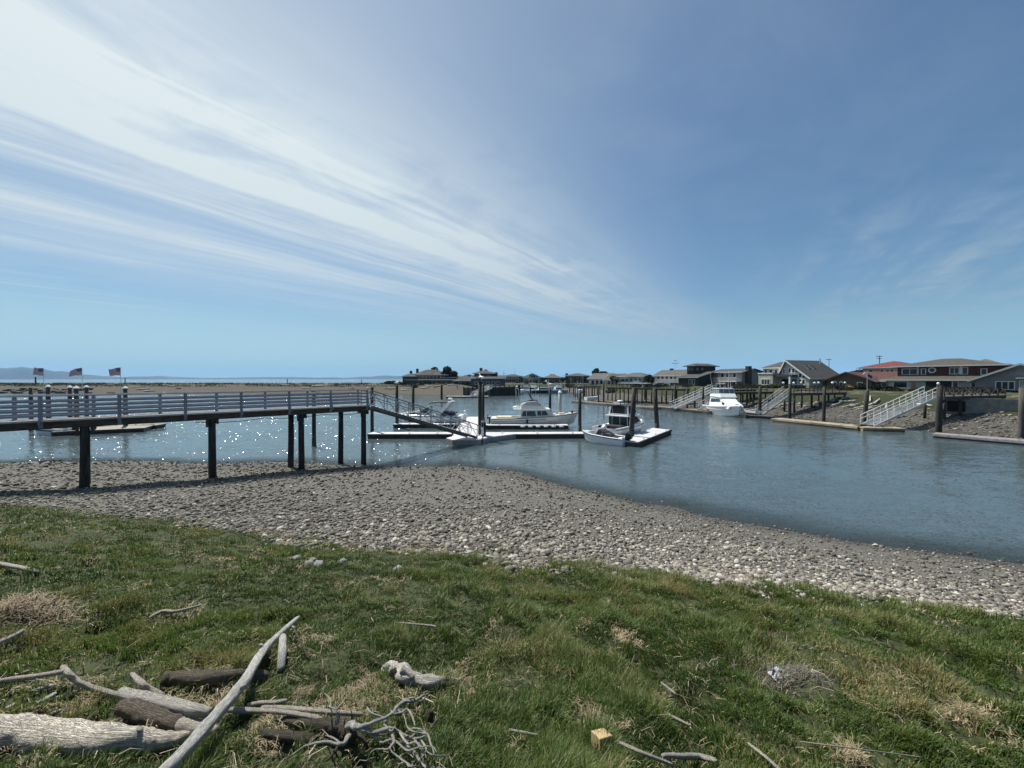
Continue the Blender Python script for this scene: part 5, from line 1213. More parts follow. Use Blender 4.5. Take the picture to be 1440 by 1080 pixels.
# ------------------------------------------------------------------ trees, shrubs, rocks
def leafm(nm, a, b_):
    if nm in MATS: return MATS[nm]
    m = bpy.data.materials.new(nm); m.use_nodes = True; t = NT(m.node_tree); b = t.n['Principled BSDF']
    co = t.new('ShaderNodeTexCoord').outputs['Object']; n = t.noise(co, 1.2, 4, .65)
    c = t.mix(t.rng(n, .32, .68), a, b_); t.set(b.inputs['Base Color'], c); b.inputs['Roughness'].default_value = .65; b.inputs['Specular IOR Level'].default_value = .25
    MATS[nm] = m; return m
def crown_mesh(rx, rz, n, leaf, seed, lumps=9, flat=.7):
    g = np.random.default_rng(seed); cs = g.normal(size=(lumps, 3)); cs /= np.linalg.norm(cs, axis=1)[:, None]; cs *= g.uniform(.25, .72, (lumps, 1))
    rad = g.uniform(.30, .52, lumps); k = g.integers(0, lumps, n); d = g.normal(size=(n, 3)); d /= np.linalg.norm(d, axis=1)[:, None]
    p = cs[k]+d*rad[k][:, None]*g.uniform(.55, 1.0, (n, 1))**.5; p[:, 2] = np.maximum(p[:, 2], -.8); p = p*np.array([rx, rx, rz])
    a = g.normal(size=(n, 3)); a /= np.linalg.norm(a, axis=1)[:, None]; b_ = np.cross(a, g.normal(size=(n, 3))); b_ /= np.linalg.norm(b_, axis=1)[:, None]
    s = leaf*g.uniform(.6, 1.4, (n, 1)); v = np.stack([p-a*s, p+b_*s*.55, p+a*s, p-b_*s*.55], 1).reshape(-1, 3); return v, np.arange(4*n).reshape(n, 4)
def tree(label, px, pyt, D, rpx, seed, m, zb=3.3, hgt=None, group='trees behind the houses'):
    x = xat(px, D); top = zat(pyt, D); rx = rpx/F*D; rz = max(1.2, min((top-zb)*.42, rx*.95)) if hgt is None else hgt
    o = thing('tree', label, 'tree', (x, D, zb), 0, group); cz = top-zb-rz*.95; mb = MB(); mb.smooth = True
    mb.tube([(0, 0, -.3), (.1, 0, cz*.5), (0, .1, cz)], [.28, .2, .14], 8)
    rr = random.Random(seed)
    for i in range(6): a = i*1.05+rr.random(); mb.tube([(0, 0, cz*.7), (math.cos(a)*rx*.35, math.sin(a)*rx*.35, cz*.95), (math.cos(a)*rx*.65, math.sin(a)*rx*.65, cz+rz*.3*rr.random())], [.12, .08, .03], 5)
    mb.build('trunk', mat('bark', (.06, .048, .036), .9, .3, 4), o)
    v, f = crown_mesh(rx, rz, 2600, .22+rx*.05, seed, 11); v[:, 2] += cz; c = np_mesh('crown', v, f, m); c.parent = o
M_lf1, M_lf2, M_lf3 = leafm('dark_foliage', (.012, .022, .010), (.030, .045, .018)), leafm('green_foliage', (.025, .042, .012), (.075, .095, .030)), leafm('olive_foliage', (.045, .045, .020), (.10, .085, .045))
tree('broad dark tree between the curved house and the low dark house', 631, 516.5, 176, 12, 3, M_lf1)
tree('brownish round tree behind the roof of the curved house', 611, 516, 188, 8, 4, M_lf3)
tree('small tree top showing above the roof of the slate house', 684, 518.5, 176, 5, 5, M_lf3)
tree('green tree left of its darker twin above the cream house', 838, 518.5, 196, 7, 6, M_lf2)
tree('dark tree right of its greener twin above the cream house', 850, 519, 198, 7.5, 7, M_lf1)
tree('dark tree in the gap between the sage house and the long grey house', 912, 527, 150, 6, 8, M_lf1)
tree('low dark tree beside the left end of the long grey house', 917, 530, 141, 4, 9, M_lf1)
tree('tree above the pyramid roof in the far row', 777, 524.5, 252, 6, 10, M_lf3)
tree('small dark tree right of the pyramid roofed house in the far row', 791, 531, 226, 3.5, 11, M_lf1)
tree('low dark tree left of the brown roofed house in the far row', 702, 531, 236, 3.5, 12, M_lf1)
def bush(label, px, pyb, D, rpx, hpx, seed, m, group='shrubs on the banks'):
    x = xat(px, D); zb = zf(x, D)-.1; rx = rpx/F*D; rz = hpx/F*D/1.5
    o = thing('shrub', label, 'shrub', (x, D, zb), 0, group); v, f = crown_mesh(rx, rz, 1300, .10+rx*.06, seed, 8); v[:, 2] += rz*.75; c = np_mesh('foliage', v, f, m); c.parent = o
    mb = MB()
    for i in range(4): a = i*1.6; mb.tube([(0, 0, -.1), (math.cos(a)*rx*.4, math.sin(a)*rx*.4, rz*.8)], [.05, .02], 5)
    mb.build('stem', mat('bark', (.06, .048, .036)), o)
M_lf4 = leafm('yellow_green_foliage', (.07, .09, .02), (.16, .17, .05)); M_lf5 = leafm('golden_foliage', (.22, .15, .05), (.35, .25, .11))
for a in [('bright yellow green shrub in front of the cream front room', 1091, 545, 92, 8, 6, 1, M_lf4), ('low green shrub left of the porch post of the gabled house', 1126, 545, 90, 9, 4.5, 2, M_lf2),
          ('long low green hedge below the grey balcony house', 1026, 545, 108, 13, 4, 3, M_lf2), ('second green hedge below the dark chimney', 1050, 545, 106, 12, 4, 4, M_lf1), ('rounded green shrub at the corner of the terrace wall', 1013, 545, 110, 6, 3.5, 5, M_lf2),
          ('golden shrub standing on the lawn before the low brown house', 1196, 552, 72, 6.5, 8, 6, M_lf5), ('dark shrub just left of the golden shrub', 1184, 550, 74, 9, 9, 7, M_lf1), ('dark shrub just right of the golden shrub', 1211, 549, 76, 9, 8, 8, M_lf1),
          ('dark green shrub below the maroon roof wing', 1231, 550, 73, 10, 8, 9, M_lf1), ('bushy dark shrub left of the rust red house porch', 1250, 553, 68, 11, 8, 10, M_lf1), ('low shrub at the foot of the white sided porch', 1262, 554, 66, 7, 5, 11, M_lf2), ('flowering low shrub by the porch steps', 1295, 549, 70, 6, 5, 12, M_lf3),
          ('shrub behind the crossed pier railing on the left', 1372, 552, 60, 8, 7, 13, M_lf1), ('shrub behind the crossed pier railing on the right', 1398, 552, 58, 9, 6, 14, M_lf3), ('dark low thicket on the left end of the point', 549, 539.5, 172, 11, 4.5, 15, M_lf1), ('dark low thicket beside the curved house wing', 563, 539.5, 168, 8, 4, 16, M_lf1),
          ('shrub above the dark bulkhead', 708, 542, 140, 8, 6, 17, M_lf3), ('green shrub on the bank left of the far white flybridge boat', 800, 545, 182, 9, 5, 18, M_lf2), ('shrub under the long pier near the sage house', 892, 545, 128, 9, 4, 19, M_lf3)]:
    bush(*a)
rr = random.Random(21)
for i, (px, py, rp) in enumerate([(658, 527, 6), (700, 528, 4), (735, 529, 4), (763, 530, 4), (793, 530, 4), (826, 528, 5), (866, 527, 5), (1002, 529, 5), (1074, 528, 6), (1160, 528, 6), (1205, 519, 6), (1292, 520, 7)]):
    tree('dark leafy tree filling a gap between the waterfront houses', px, py, (165 if px > 860 else 250) if px > 690 else 185, rp+4.5, 40+i, rr.choice([M_lf1, M_lf1, M_lf3, M_lf2]), group='trees in the gaps between houses')
for i in range(22):
    px = rr.uniform(560, 860); bush('low dark bush on the bank in front of the far houses', px, 0, rr.uniform(152, 170) if px < 690 else rr.uniform(185, 205), rr.uniform(3, 7), rr.uniform(2, 4), 200+i, rr.choice([M_lf1, M_lf1, M_lf3]), 'bushes in front of the far houses')
for i in range(60):
    px = rr.choice([rr.uniform(1150, 1440), rr.uniform(855, 1000), rr.uniform(1000, 1110), rr.uniform(1150, 1440)]); D = 120-(px-855)*.12 if px < 1110 else 84-(px-1150)*.095
    bush('low weedy shrub growing along the top of the right bank', px, 0, D+rr.uniform(-3, 3), rr.uniform(4, 9), rr.uniform(2.5, 6), 100+i, rr.choice([M_lf1, M_lf2, M_lf3, M_lf1]), 'weedy shrubs along the top of the right bank')
def rock_mesh(seed, sub=2):
    bm = bmesh.new(); bmesh.ops.create_icosphere(bm, subdivisions=sub, radius=1)
    for v in bm.verts:
        n = mnoise.noise(v.co*1.1+Vector((seed*7.3, 0, 0)))*.42+mnoise.noise(v.co*2.6+Vector((0, seed*3.1, 0)))*.26; v.co *= 1+n
        v.co.z *= .66
    me = bpy.data.meshes.new('rock'); bm.to_mesh(me); bm.free()
    me.polygons.foreach_set('use_smooth', [True]*len(me.polygons)); return me
M_rk1 = mat('pale_rock', (.22, .21, .19), .9, .4, 3.5, .9, 9, c2=(.10, .095, .085)); M_rk2 = mat('dark_rock', (.055, .052, .048), .9, .35, 2, .6, 9, c2=(.10, .095, .085)); M_rk3 = mat('grey_stone', (.19, .185, .175), .9, .25, 4, .5, 24, c2=(.27, .265, .25))
RM = {}
def rock(label, p, sx, sy, sz, rz, m, group, name='rock', cat='rock', seed=0):
    k = (m.name, seed % 7)
    if k not in RM: RM[k] = rock_mesh(seed % 7+1); RM[k].materials.append(m)
    o = bpy.data.objects.new(name, RM[k]); COL.objects.link(o); o.location = p; o.scale = (sx, sy, sz); o.rotation_euler = (random.uniform(-.2, .2), random.uniform(-.2, .2), rz); return tag(o, label, cat, group)
rr = random.Random(5)
for i in range(46):                                                  # boulders along the top of the right bank
    px = rr.choice([rr.uniform(1085, 1135), rr.uniform(1135, 1250), rr.uniform(1040, 1090)]); D = 66-(px-1085)*.07+rr.uniform(-2.5, 2.5); x = xat(px, D); s = rr.uniform(.22, .5)
    rock('pale boulder in the riprap line between the lawn and the gravel of the right bank', (x, D, zf(x, D)+s*.2), s, s*rr.uniform(.7, 1.2), s*rr.uniform(.7, 1.1), rr.uniform(0, 6), M_rk1, 'riprap boulders of the right bank', seed=i)
for i in range(64):                                                  # dark rocks along the left end of the spit
    px = rr.uniform(-40, 128); row = rr.random(); D = 150+row*9; x = xat(px, D); s = rr.uniform(.6, 1.3)
    rock('dark rock in the low breakwater in front of the green spit at the left', (x, D, max(.1, zf(x, D))+s*.25), s*1.2, s, s*rr.uniform(.7, 1.1), rr.uniform(0, 6), M_rk2, 'breakwater rocks of the spit', seed=i)
M_dw = mat('bleached_wood', (.47, .45, .40), .85, .2, 3, .8, 7, stretch=(14, 14, 14), c2=(.33, .30, .26))
def dlog(label, p, q, r, m, group, name='driftwood_log'):
    o = MB(); o.smooth = True; p, q = Vector(p), Vector(q); n = 6; base = p.copy(); pts = [(p+(q-p)*i/n-base)+Vector((0, 0, rr.uniform(-.3, .3)*r)) for i in range(n+1)]
    o.tube(pts, [r*(1-.35*i/n)*rr.uniform(.85, 1.1) for i in range(n+1)], 8); ob = o.build(name, m); ob.location = base; return tag(ob, label, 'driftwood', group)
for i in range(16):
    px = rr.uniform(1130, 1262); D = 63-(px-1085)*.06+rr.uniform(-3, 3); x = xat(px, D); a = rr.uniform(-.6, .9); L = rr.uniform(1.2, 3.4); z = zf(x, D)+.25
    dlog('bleached driftwood log stranded along the grass of the right bank', (x, D, z), (x+L*math.cos(a), D+L*math.sin(a), zf(x+L*math.cos(a), D+L*math.sin(a))+.25), rr.uniform(.08, .17), M_dw, 'driftwood on the right bank')
for (a, b_, D) in ((1332, 1372, 49.5), (1405, 1440, 47), (1290, 1312, 52)):
    x, x2 = xat(a, D), xat(b_, D-1.5); dlog('long white driftwood log lying at the foot of the seawall on the right bank', (x, D, zf(x, D)+.2), (x2, D-1.5, zf(x2, D-1.5)+.15), .13, mat('white_wood', (.62, .61, .57), .8, .15, 3, .4, 8), 'white logs below the seawall')
for i in range(34):
    px = rr.choice([rr.uniform(525, 655), rr.uniform(150, 520)]); D = rr.uniform(150, 168); x = xat(px, D); a = rr.uniform(-.5, .5); L = rr.uniform(1.5, 5)
    dlog('pale driftwood log stranded on the spit beyond the water', (x, D, zf(x, D)+.2), (x+L*math.cos(a), D+L*math.sin(a), zf(x+L*math.cos(a), D+L*math.sin(a))+.25), rr.uniform(.16, .32), M_dw if i % 3 else M_beam, 'driftwood on the spit')
# seawall at the far right, lamp on the thick pile, poles and masts
o = thing('seawall', 'concrete seawall with a black panel as its shaded opening below the crossed railing pier', 'wall', (52.6, 47.6, 1.4)); e_ = Vector((57.6, 43.6, 1.4))-o.location
mb = MB(); mb.beam((0, 0, .75), (e_.x, e_.y, .75), .35, 2.3); mb.build('wall', mat('concrete', (.20, .195, .175), .9, .25, 2, .3, 9), o)
n_ = Vector((-e_.y, e_.x, 0)).normalized()*-1; n_ = n_ if n_.x < 0 else -n_; mb = MB(); mb.beam(e_*.13+n_*.16+Vector((0, 0, .9)), e_*.36+n_*.16+Vector((0, 0, .9)), .08, 1.3); mb.build('opening_shade_panel', M_dk, o)  # black panel on the wall face stands for the shaded opening
o = thing('pile_lamp', 'white globe lamp on top of the thick pile at the right', 'lamp', (xat(1319.5, 38.4), 38.4, zat(542.5, 38.4)))
mb = MB(); mb.cyl((0, 0, -.1), (0, 0, .12), .04, n=6); mb.build('stem', M_black, o); mb = MB(); mb.smooth = True; mb.ball((0, 0, .22), .13); mb.build('globe', M_white, o)
def upole(label, px, pyt, D, arms, r=.16, m=None, cat='utility pole', name='utility_pole'):
    x = xat(px, D); zb = 3.2; zt = zat(pyt, D)-zb; o = thing(name, label, cat, (x, D, zb)); mb = MB(); mb.smooth = True; mb.tube([(0, 0, -.5), (0, 0, zt)], [r, r*.7], 8); mb.build('shaft', m or M_pile, o)
    for z, w_ in arms: MB().beam((-w_/2, 0, zt-z), (w_/2, .3, zt-z), .14, .16).build('crossarm', m or M_pile, o)
upole('utility pole with two crossarms rising behind the red roof', 1236.5, 500, 130, ((.25, 2.6), (1.0, 1.8)))
upole('thin pole with a short arm behind the big gable roof', 1165.5, 504, 135, ((.4, 2.2),), .1)
upole('tall thin radio mast with a small antenna beside the long grey house', 949.5, 497, 125, ((3.2, 2.4), (2.3, 1.2)), .05, M_galv, 'antenna mast', 'antenna_mast')
upole('thin bare mast above the far marina boats', 724.5, 515, 190, ((4, 1.2),), .09, M_galv, 'mast', 'sailboat_mast')
upole('short dark mast by the slate house', 708.5, 521, 190, ((1.5, .8),), .09, M_pile, 'mast', 'sailboat_mast')
upole('faint thin mast right of the dark brown far house', 819.5, 525, 170, ((1.5, .9),), .07, M_galv, 'mast', 'sailboat_mast')
for px, py in ((744, 524), (757.5, 527), (771.5, 525), (789, 527), (803, 523), (812, 527)): upole('thin pale mast rising above the boats of the far marina', px, py, 168, ((2.2, .9),), .06, M_galv, 'mast', 'sailboat_mast')
for o in COL.objects:
    if o.get('label') == 'thin pale mast rising above the boats of the far marina': o['group'] = 'masts of the far marina'; o.location.z = .5
D = 44.5; x = xat(1219.5, D); o = thing('flag', 'pinkish striped flag streaming from a pole behind the stout right pile', 'flag', (x, D, zat(550, D))); H_ = zat(521.5, D)-zat(550, D)
MB().cyl((0, 0, 0), (0, 0, H_), .035, n=6).build('flagpole', M_galv, o)
mb = MB(); vs = []; fs = []; mi = []
for i in range(21):
    for k in range(14): s, t_ = i/20, k/13; vs.append((.05+s*1.25, .10*math.sin(s*8), H_-.35-t_*.62-.45*s+.05*math.sin(s*7+1)))
for i in range(20):
    for k in range(13): a = i*14+k; fs.append((a, a+1, a+15, a+14)); mi.append(2 if i < 8 and k < 7 else (0 if k % 2 == 0 else 1))
mb.add(vs, fs); mb.m = mi; mb.build('flag_cloth', FM, o, smooth=True)

# dune grass along the crest of the spit
g = np.random.default_rng(77); n = 26000; x = -xat(-0, 1)*0-g.uniform(8, 260, n); y = g.uniform(158, 184, n); z = far_z(x, y); k = (z > 2.3) & (fbm(x*.16, y*.3, 131, 3) > .44); x, y, z = x[k], y[k], z[k]; n = len(x)
hg = g.uniform(.35, 1.0, n); wd_ = g.uniform(.10, .24, n); a = g.uniform(0, 3.14, n); c_, s_ = np.cos(a)*wd_/2, np.sin(a)*wd_/2
v = np.stack([np.stack([x-c_, y-s_, z-.05], 1), np.stack([x+c_, y+s_, z-.05], 1), np.stack([x+g.normal(0, .25, n), y+g.normal(0, .25, n), z+hg], 1)], 1).reshape(-1, 3)
o = np_mesh('dune_grass', v, np.arange(3*n).reshape(n, 3), leafm('dune_foliage', (.040, .042, .018), (.095, .085, .040))); tag(o, kind='stuff')

# ------------------------------------------------------------------ the grassy bank in front
def G(px, py, h=0.0):
    """point of the near ground (raised by h) seen at a picture position"""
    a, k = (px-720)/F, (py-HY)/F; lo, hi = .3, 60.0
    ds = np.geomspace(.5, 40, 900); gap = (EYE-k*ds)-(land_z(a*ds, ds)+h); i = int(np.argmax(gap < 0)) if (gap < 0).any() else len(ds)-1
    lo, hi = ds[max(0, i-1)], ds[i]
    for _ in range(18):
        mid = (lo+hi)/2
        if EYE-k*mid > zl(a*mid, mid)+h: lo = mid
        else: hi = mid
    return Vector((a*lo, lo, EYE-k*lo))
# --- grass: one meadow of single blades
m = bpy.data.materials.new('grass_blade'); m.use_nodes = True; t = NT(m.node_tree); b = t.n['Principled BSDF']
tn = t.new('ShaderNodeAttribute', attribute_name='tint').outputs['Fac']; hh = t.new('ShaderNodeAttribute', attribute_name='along').outputs['Fac']
c = t.ramp(tn, [(0.0, (.018, .040, .007)), (.35, (.050, .086, .014)), (.62, (.086, .132, .027)), (.80, (.130, .155, .043)), (.90, (.24, .19, .085)), (1.0, (.36, .29, .15))])
t.set(b.inputs['Base Color'], c); b.inputs['Roughness'].default_value = .5; b.inputs['Specular IOR Level'].default_value = .3
tl = t.new('ShaderNodeBsdfTranslucent'); t.set(tl.inputs[0], c); mx = t.new('ShaderNodeMixShader'); mx.inputs[0].default_value = .36
t.l.new(b.outputs[0], mx.inputs[1]); t.l.new(tl.outputs[0], mx.inputs[2]); t.l.new(mx.outputs[0], t.n['Material Output'].inputs['Surface'])
def blades(name, x, y, hgt, wid, ang, lean, tint, z0=None, mt=None, curl=.5):
    n = len(x); z = land_z(x, y) if z0 is None else z0
    dx_, dy_ = np.cos(ang), np.sin(ang); pxv, pyv = -dy_*wid/2, dx_*wid/2
    up1 = hgt*.55*np.cos(lean*curl); f1 = hgt*.55*np.sin(lean*curl); up2 = up1+hgt*.45*np.cos(lean*1.35); f2 = f1+hgt*.45*np.sin(lean*1.35)
    v = np.empty((n, 5, 3), np.float32)
    for i, (sx, f_, u__) in enumerate(((1, 0, -.01), (-1, 0, -.01), (.8, f1, up1), (-.8, f1, up1), (0, f2, up2))):
        v[:, i, 0] = x+pxv*sx+dx_*f_; v[:, i, 1] = y+pyv*sx+dy_*f_; v[:, i, 2] = z+u__
    base = (np.arange(n)*5)[:, None, None]; f = (base+np.array([[0, 1, 3], [0, 3, 2], [2, 3, 4]])[None]).reshape(-1, 3)
    return np_mesh(name, v.reshape(-1, 3), f, mt or m, False, {'tint': np.repeat(tint, 5), 'along': np.tile([0, 0, .55, .55, 1.0], n)})
N_ = 1550000
rr_ = np.exp(RNG.uniform(math.log(1.0), math.log(24), N_)); th2 = RNG.uniform(-1.45, 1.5, N_)
keep = RNG.random(N_) < np.clip((rr_/2.3)**2, .22, 1); rr_, th2 = rr_[keep], th2[keep]
X, Y = rr_*np.sin(th2), rr_*np.cos(th2)
ga = grass_amount(X, Y); pt = fbm(X*1.05+3, Y*1.05, 41, 4); pt2 = fbm(X*.42, Y*.42, 43, 3)
fine = fbm(X*7, Y*7, 47, 2); dens = np.clip((pt-.28)/.15, .38, 1)*np.clip(ga/.9+.35, 0, 1)*np.clip((fine-.33)/.20, .16, 1)
def zone(px, py, r, soft=.35):
    p = G(px, py); d = np.hypot(X-p.x, Y-p.y); return np.clip((d-r*(1-soft))/(r*soft), 0, 1)
for z_ in ((90, 985, .42), (330, 1000, .40), (250, 1010, .35), (420, 1030, .42), (1097, 958, .42), (30, 860, .55), (560, 1000, .22), (930, 1010, .18)): dens = dens*np.maximum(.34, zone(*z_))
k = RNG.random(len(X)) < dens; X, Y, rr2, pt, pt2, ga = X[k], Y[k], rr_[k], pt[k], pt2[k], ga[k]; n = len(X)
tuss = fbm(X*2.6, Y*2.6, 51, 3)
hgt = .85*(.028+.150*np.clip((tuss-.3)/.4, 0, 1)**1.3)*RNG.uniform(.55, 1.25, n)*np.clip(.6+ga*.4, .55, 1); hgt *= np.where(X < -1.2, .72, 1.0)*(1+.02*rr2)
wid = (.0022+.00085*rr2)*RNG.uniform(.7, 1.3, n)
ang = (fbm(X*.9, Y*.9, 61, 2)-.5)*9+RNG.normal(0, 1.0, n)+.6
lean = np.clip(RNG.normal(.62, .34, n), .02, 1.5)
tint = np.clip(.25+.50*fbm(X*.7, Y*.7, 71, 3)+1.05*(tuss-.5)+RNG.normal(0, .09, n)+.06*(X > .8)+.10*np.clip(.5-pt, 0, .3)/.3, 0, .86)  # low tufts get darker blades, shade between clumps put into the colour
dry = RNG.random(n) < (.035+.16*np.clip((.44-pt)/.1, 0, 1)+.10*np.clip(.5-ga, 0, 1)); tint = np.where(dry, RNG.uniform(.86, 1, n), tint); lean = np.where(dry, lean+.5, lean)
o = blades('grass', X, Y, hgt, wid, ang, lean, tint); tag(o, kind='stuff')
# --- dry thatch lying on the turf: curled mats of straw
M_st = mat('dry_straw', (.34, .27, .165), .85, .4, 9, c2=(.19, .14, .085)); M_sg = mat('grey_thatch', (.16, .145, .125), .9, .35, 9, c2=(.09, .08, .07))
pc = [(40, 862, .30), (20, 850, .25), (70, 870, .22), (140, 735, .5), (110, 745, .5), (160, 748, .35), (150, 790, .3), (250, 780, .3), (270, 785, .3), (310, 800, .3), (325, 812, .24), (300, 818, .25), (200, 830, .2), (240, 868, .2), (215, 815, .2),
      (340, 805, .25), (300, 830, .2), (330, 880, .14), (420, 985, .10), (520, 780, .25), (610, 875, .16), (625, 885, .13), (660, 880, .15), (690, 888, .16), (720, 895, .12), (710, 868, .12), (570, 905, .12), (545, 900, .11), (700, 915, .12), (780, 905, .12), (815, 920, .12),
      (770, 840, .2), (830, 835, .2), (900, 860, .18), (940, 850, .2), (1000, 850, .2), (1050, 880, .16), (1180, 945, .16), (1220, 950, .14), (1320, 925, .18), (1340, 940, .16), (1300, 905, .16), (950, 1000, .06), (925, 1030, .07), (960, 1015, .07), (1005, 1020, .05), (960, 1060, .06),
      (640, 990, .08), (665, 985, .08), (560, 985, .10), (590, 1020, .08), (655, 1060, .08), (640, 1075, .08), (500, 1005, .12), (350, 985, .16), (310, 990, .16), (260, 970, .16), (120, 1000, .12), (50, 985, .14), (90, 1070, .12), (330, 1060, .10), (380, 1070, .08), (1210, 1075, .05), (1250, 1065, .05), (1090, 1030, .05), (480, 830, .2), (560, 845, .2), (860, 800, .3), (1240, 860, .25), (420, 775, .3), (230, 745, .4), (60, 720, .5), (390, 800, .3)]
N2 = 540000
r2 = np.exp(RNG.uniform(math.log(1.1), math.log(23), N2)); t2_ = RNG.uniform(-1.4, 1.45, N2); xs, ys = r2*np.sin(t2_), r2*np.cos(t2_)
kk = RNG.random(N2) < np.clip((r2/2.3)**2, .22, 1); xs, ys, r2, t2_ = xs[kk], ys[kk], r2[kk], t2_[kk]
boost = np.zeros(len(xs))
for px, py, rad in pc: p = G(px, py); boost = np.maximum(boost, np.exp(-((xs-p.x)**2+(ys-p.y)**2)/(rad*.62)**2))
g5 = grass_amount(xs, ys); edge_ = np.exp(-((g5-.3)/.8)**2)
rg1 = fbm(xs*2.4, ys*2.4, 91, 4); rg2 = fbm(xs*6.5, ys*6.5, 95, 3)
pr = np.clip((rg1+.20*boost+.05*edge_+.03*(t2_ < -.35)-.625)/.07, 0, 1)*np.clip((rg2-.40)/.15, 0, 1)*(g5 > -.5)*.8+.012*(g5 > 0)
kk = RNG.random(len(xs)) < pr; xs, ys, r2 = xs[kk], ys[kk], r2[kk]; c_ = len(xs)
hs = [RNG.uniform(.012, .042, c_)*(1+.16*r2)]; ws = [(.0014+.00065*r2)*RNG.uniform(.7, 1.6, c_)]; an = [(fbm(xs*1.3, ys*1.3, 99, 2)-.5)*12+RNG.normal(0, 1.1, c_)]; ln = [RNG.uniform(1.3, 1.72, c_)]; zz = RNG.uniform(.01, .05, c_)
o = blades('dry_thatch', xs, ys, np.concatenate(hs), np.concatenate(ws), np.concatenate(an), np.concatenate(ln), xs*0, land_z(xs, ys)+zz, M_st, .9); tag(o, kind='stuff')
# --- cobbles
m = bpy.data.materials.new('cobble'); m.use_nodes = True; t = NT(m.node_tree); b = t.n['Principled BSDF']
tn = t.new('ShaderNodeAttribute', attribute_name='tint').outputs['Fac']; pos = t.new('ShaderNodeNewGeometry').outputs['Position']
c = t.ramp(tn, [(0, (.030, .026, .021)), (.3, (.082, .073, .058)), (.62, (.19, .174, .142)), (.86, (.33, .305, .25)), (1, (.52, .485, .415))]); n1 = t.noise(pos, 30, 4, .6)
c = t.mix(t.rng(n1, .35, .7, 0, .5), c, t.mix(.5, c, (.09, .085, .075))); t.set(b.inputs['Base Color'], c); b.inputs['Roughness'].default_value = .82; b.inputs['Specular IOR Level'].default_value = .3
bn = t.new('ShaderNodeBump'); bn.inputs['Strength'].default_value = .35; bn.inputs['Distance'].default_value = .01; t.set(bn.inputs['Height'], t.noise(pos, 70, 3, .6)); t.l.new(bn.outputs[0], b.inputs['Normal'])
def cobbles(name, n, r0, r1, sub, seed):
    g = np.random.default_rng(seed); r = np.exp(g.uniform(math.log(r0), math.log(r1), n)); th = g.uniform(-1.12, 1.25, n); x, y = r*np.sin(th), r*np.cos(th); z = land_z(x, y); ga = grass_amount(x, y)
    tg = np.interp(np.clip(th, _tg[0], _tg[-1]), _tg, _gr); ts = np.interp(np.clip(th, _th[0], _th[-1]), _th, _shr); t2 = (r-tg)/(ts-tg)
    right = np.clip((th-.05)/.4, 0, 1); mud = fbm(x*.45, y*.45, 121, 3)
    pr = np.clip(1.12-t2*(1.15-.55*right)-np.clip((mud-.45)*3.0, 0, .55)*(1-right*.6)*(t2 > .2), .10, 1)*np.clip(.85-ga*.6, 0, 1)*(z > -.14)
    pr = np.where((t2 > .93) & (right > .3), np.maximum(pr, .5), pr); lw = np.clip((-.12-th)/.45, 0, 1); pr = np.maximum(pr, .80*lw*(ga < .8)*(z > -.12)); pr = np.maximum(pr, .30*(ga < .2)*(z > -.12))
    k = g.random(n) < pr; x, y, z, r, t2, right = x[k], y[k], z[k], r[k], t2[k], right[k]; n = len(x)
    bm = bmesh.new(); bmesh.ops.create_icosphere(bm, subdivisions=sub, radius=1); V = np.array([v.co[:] for v in bm.verts], np.float32); Fc = np.array([[v.index for v in f.verts] for f in bm.faces]); bm.free(); nv = len(V)
    s = np.clip(np.exp(g.normal(math.log(.0265), .48, n)), .010, .085)*(1+.012*r)*(1-.22*right); asp = g.uniform(.62, 1.0, (n, 1)); flat = g.uniform(.42, .78, (n, 1)); a = g.uniform(0, 6.28, n)
    W = V[None]*(1+g.normal(0, .11, (n, nv, 1)))*np.concatenate([np.ones((n, 1)), asp, flat], 1)[:, None, :]*s[:, None, None]
    tl = g.normal(0, .3, n); cz_, sz_ = np.cos(tl)[:, None], np.sin(tl)[:, None]; W = np.stack([W[..., 0]*cz_-W[..., 2]*sz_, W[..., 1], W[..., 0]*sz_+W[..., 2]*cz_], -1)
    c_, s_ = np.cos(a)[:, None], np.sin(a)[:, None]; Q = np.stack([W[..., 0]*c_-W[..., 1]*s_+x[:, None], W[..., 0]*s_+W[..., 1]*c_+y[:, None], W[..., 2]+(z+s*flat[:, 0]*.45)[:, None]], -1)
    tint = np.clip(g.normal(.52, .20, n)+.10*right-.36*np.clip((t2-.45)/.5, 0, 1)*(1-.25*right), 0.03, 1); tint = np.where(g.random(n) < .04, g.uniform(.9, 1, n), tint)
    f = (Fc[None]+(np.arange(n)*nv)[:, None, None]).reshape(-1, 3); o = np_mesh(name, Q.reshape(-1, 3), f, m, True, {'tint': np.repeat(tint, nv)}); tag(o, kind='stuff')
cobbles('cobbles', 70000, 5.6, 14, 2, 201); cobbles('cobbles', 95000, 13.5, 48, 1, 202)
g = np.random.default_rng(303); n = 30000; x, y = g.uniform(22, 62, n), g.uniform(28, 100, n); z = far_z(x, y); k = (z > -.05) & (z < 1.9+g.normal(0, .35, n)) & (g.random(n) < np.clip(1.4-y/90, .25, 1)); x, y, z = x[k], y[k], z[k]; n = len(x)
bm = bmesh.new(); bmesh.ops.create_icosphere(bm, subdivisions=1, radius=1); V = np.array([v.co[:] for v in bm.verts], np.float32); Fc = np.array([[v.index for v in f.verts] for f in bm.faces]); bm.free(); nv = len(V)
s = np.clip(np.exp(g.normal(math.log(.075), .5, n)), .03, .24); Q = V[None]*(1+g.normal(0, .15, (n, nv, 1)))*s[:, None, None]*np.array([1, .85, .55])+np.stack([x, y, z+s*.2], 1)[:, None, :]
o = np_mesh('shore_gravel', Q.reshape(-1, 3), (Fc[None]+(np.arange(n)*nv)[:, None, None]).reshape(-1, 3), m, True, {'tint': np.repeat(np.clip(g.normal(.45, .24, n), .02, 1), nv)}); tag(o, kind='stuff')
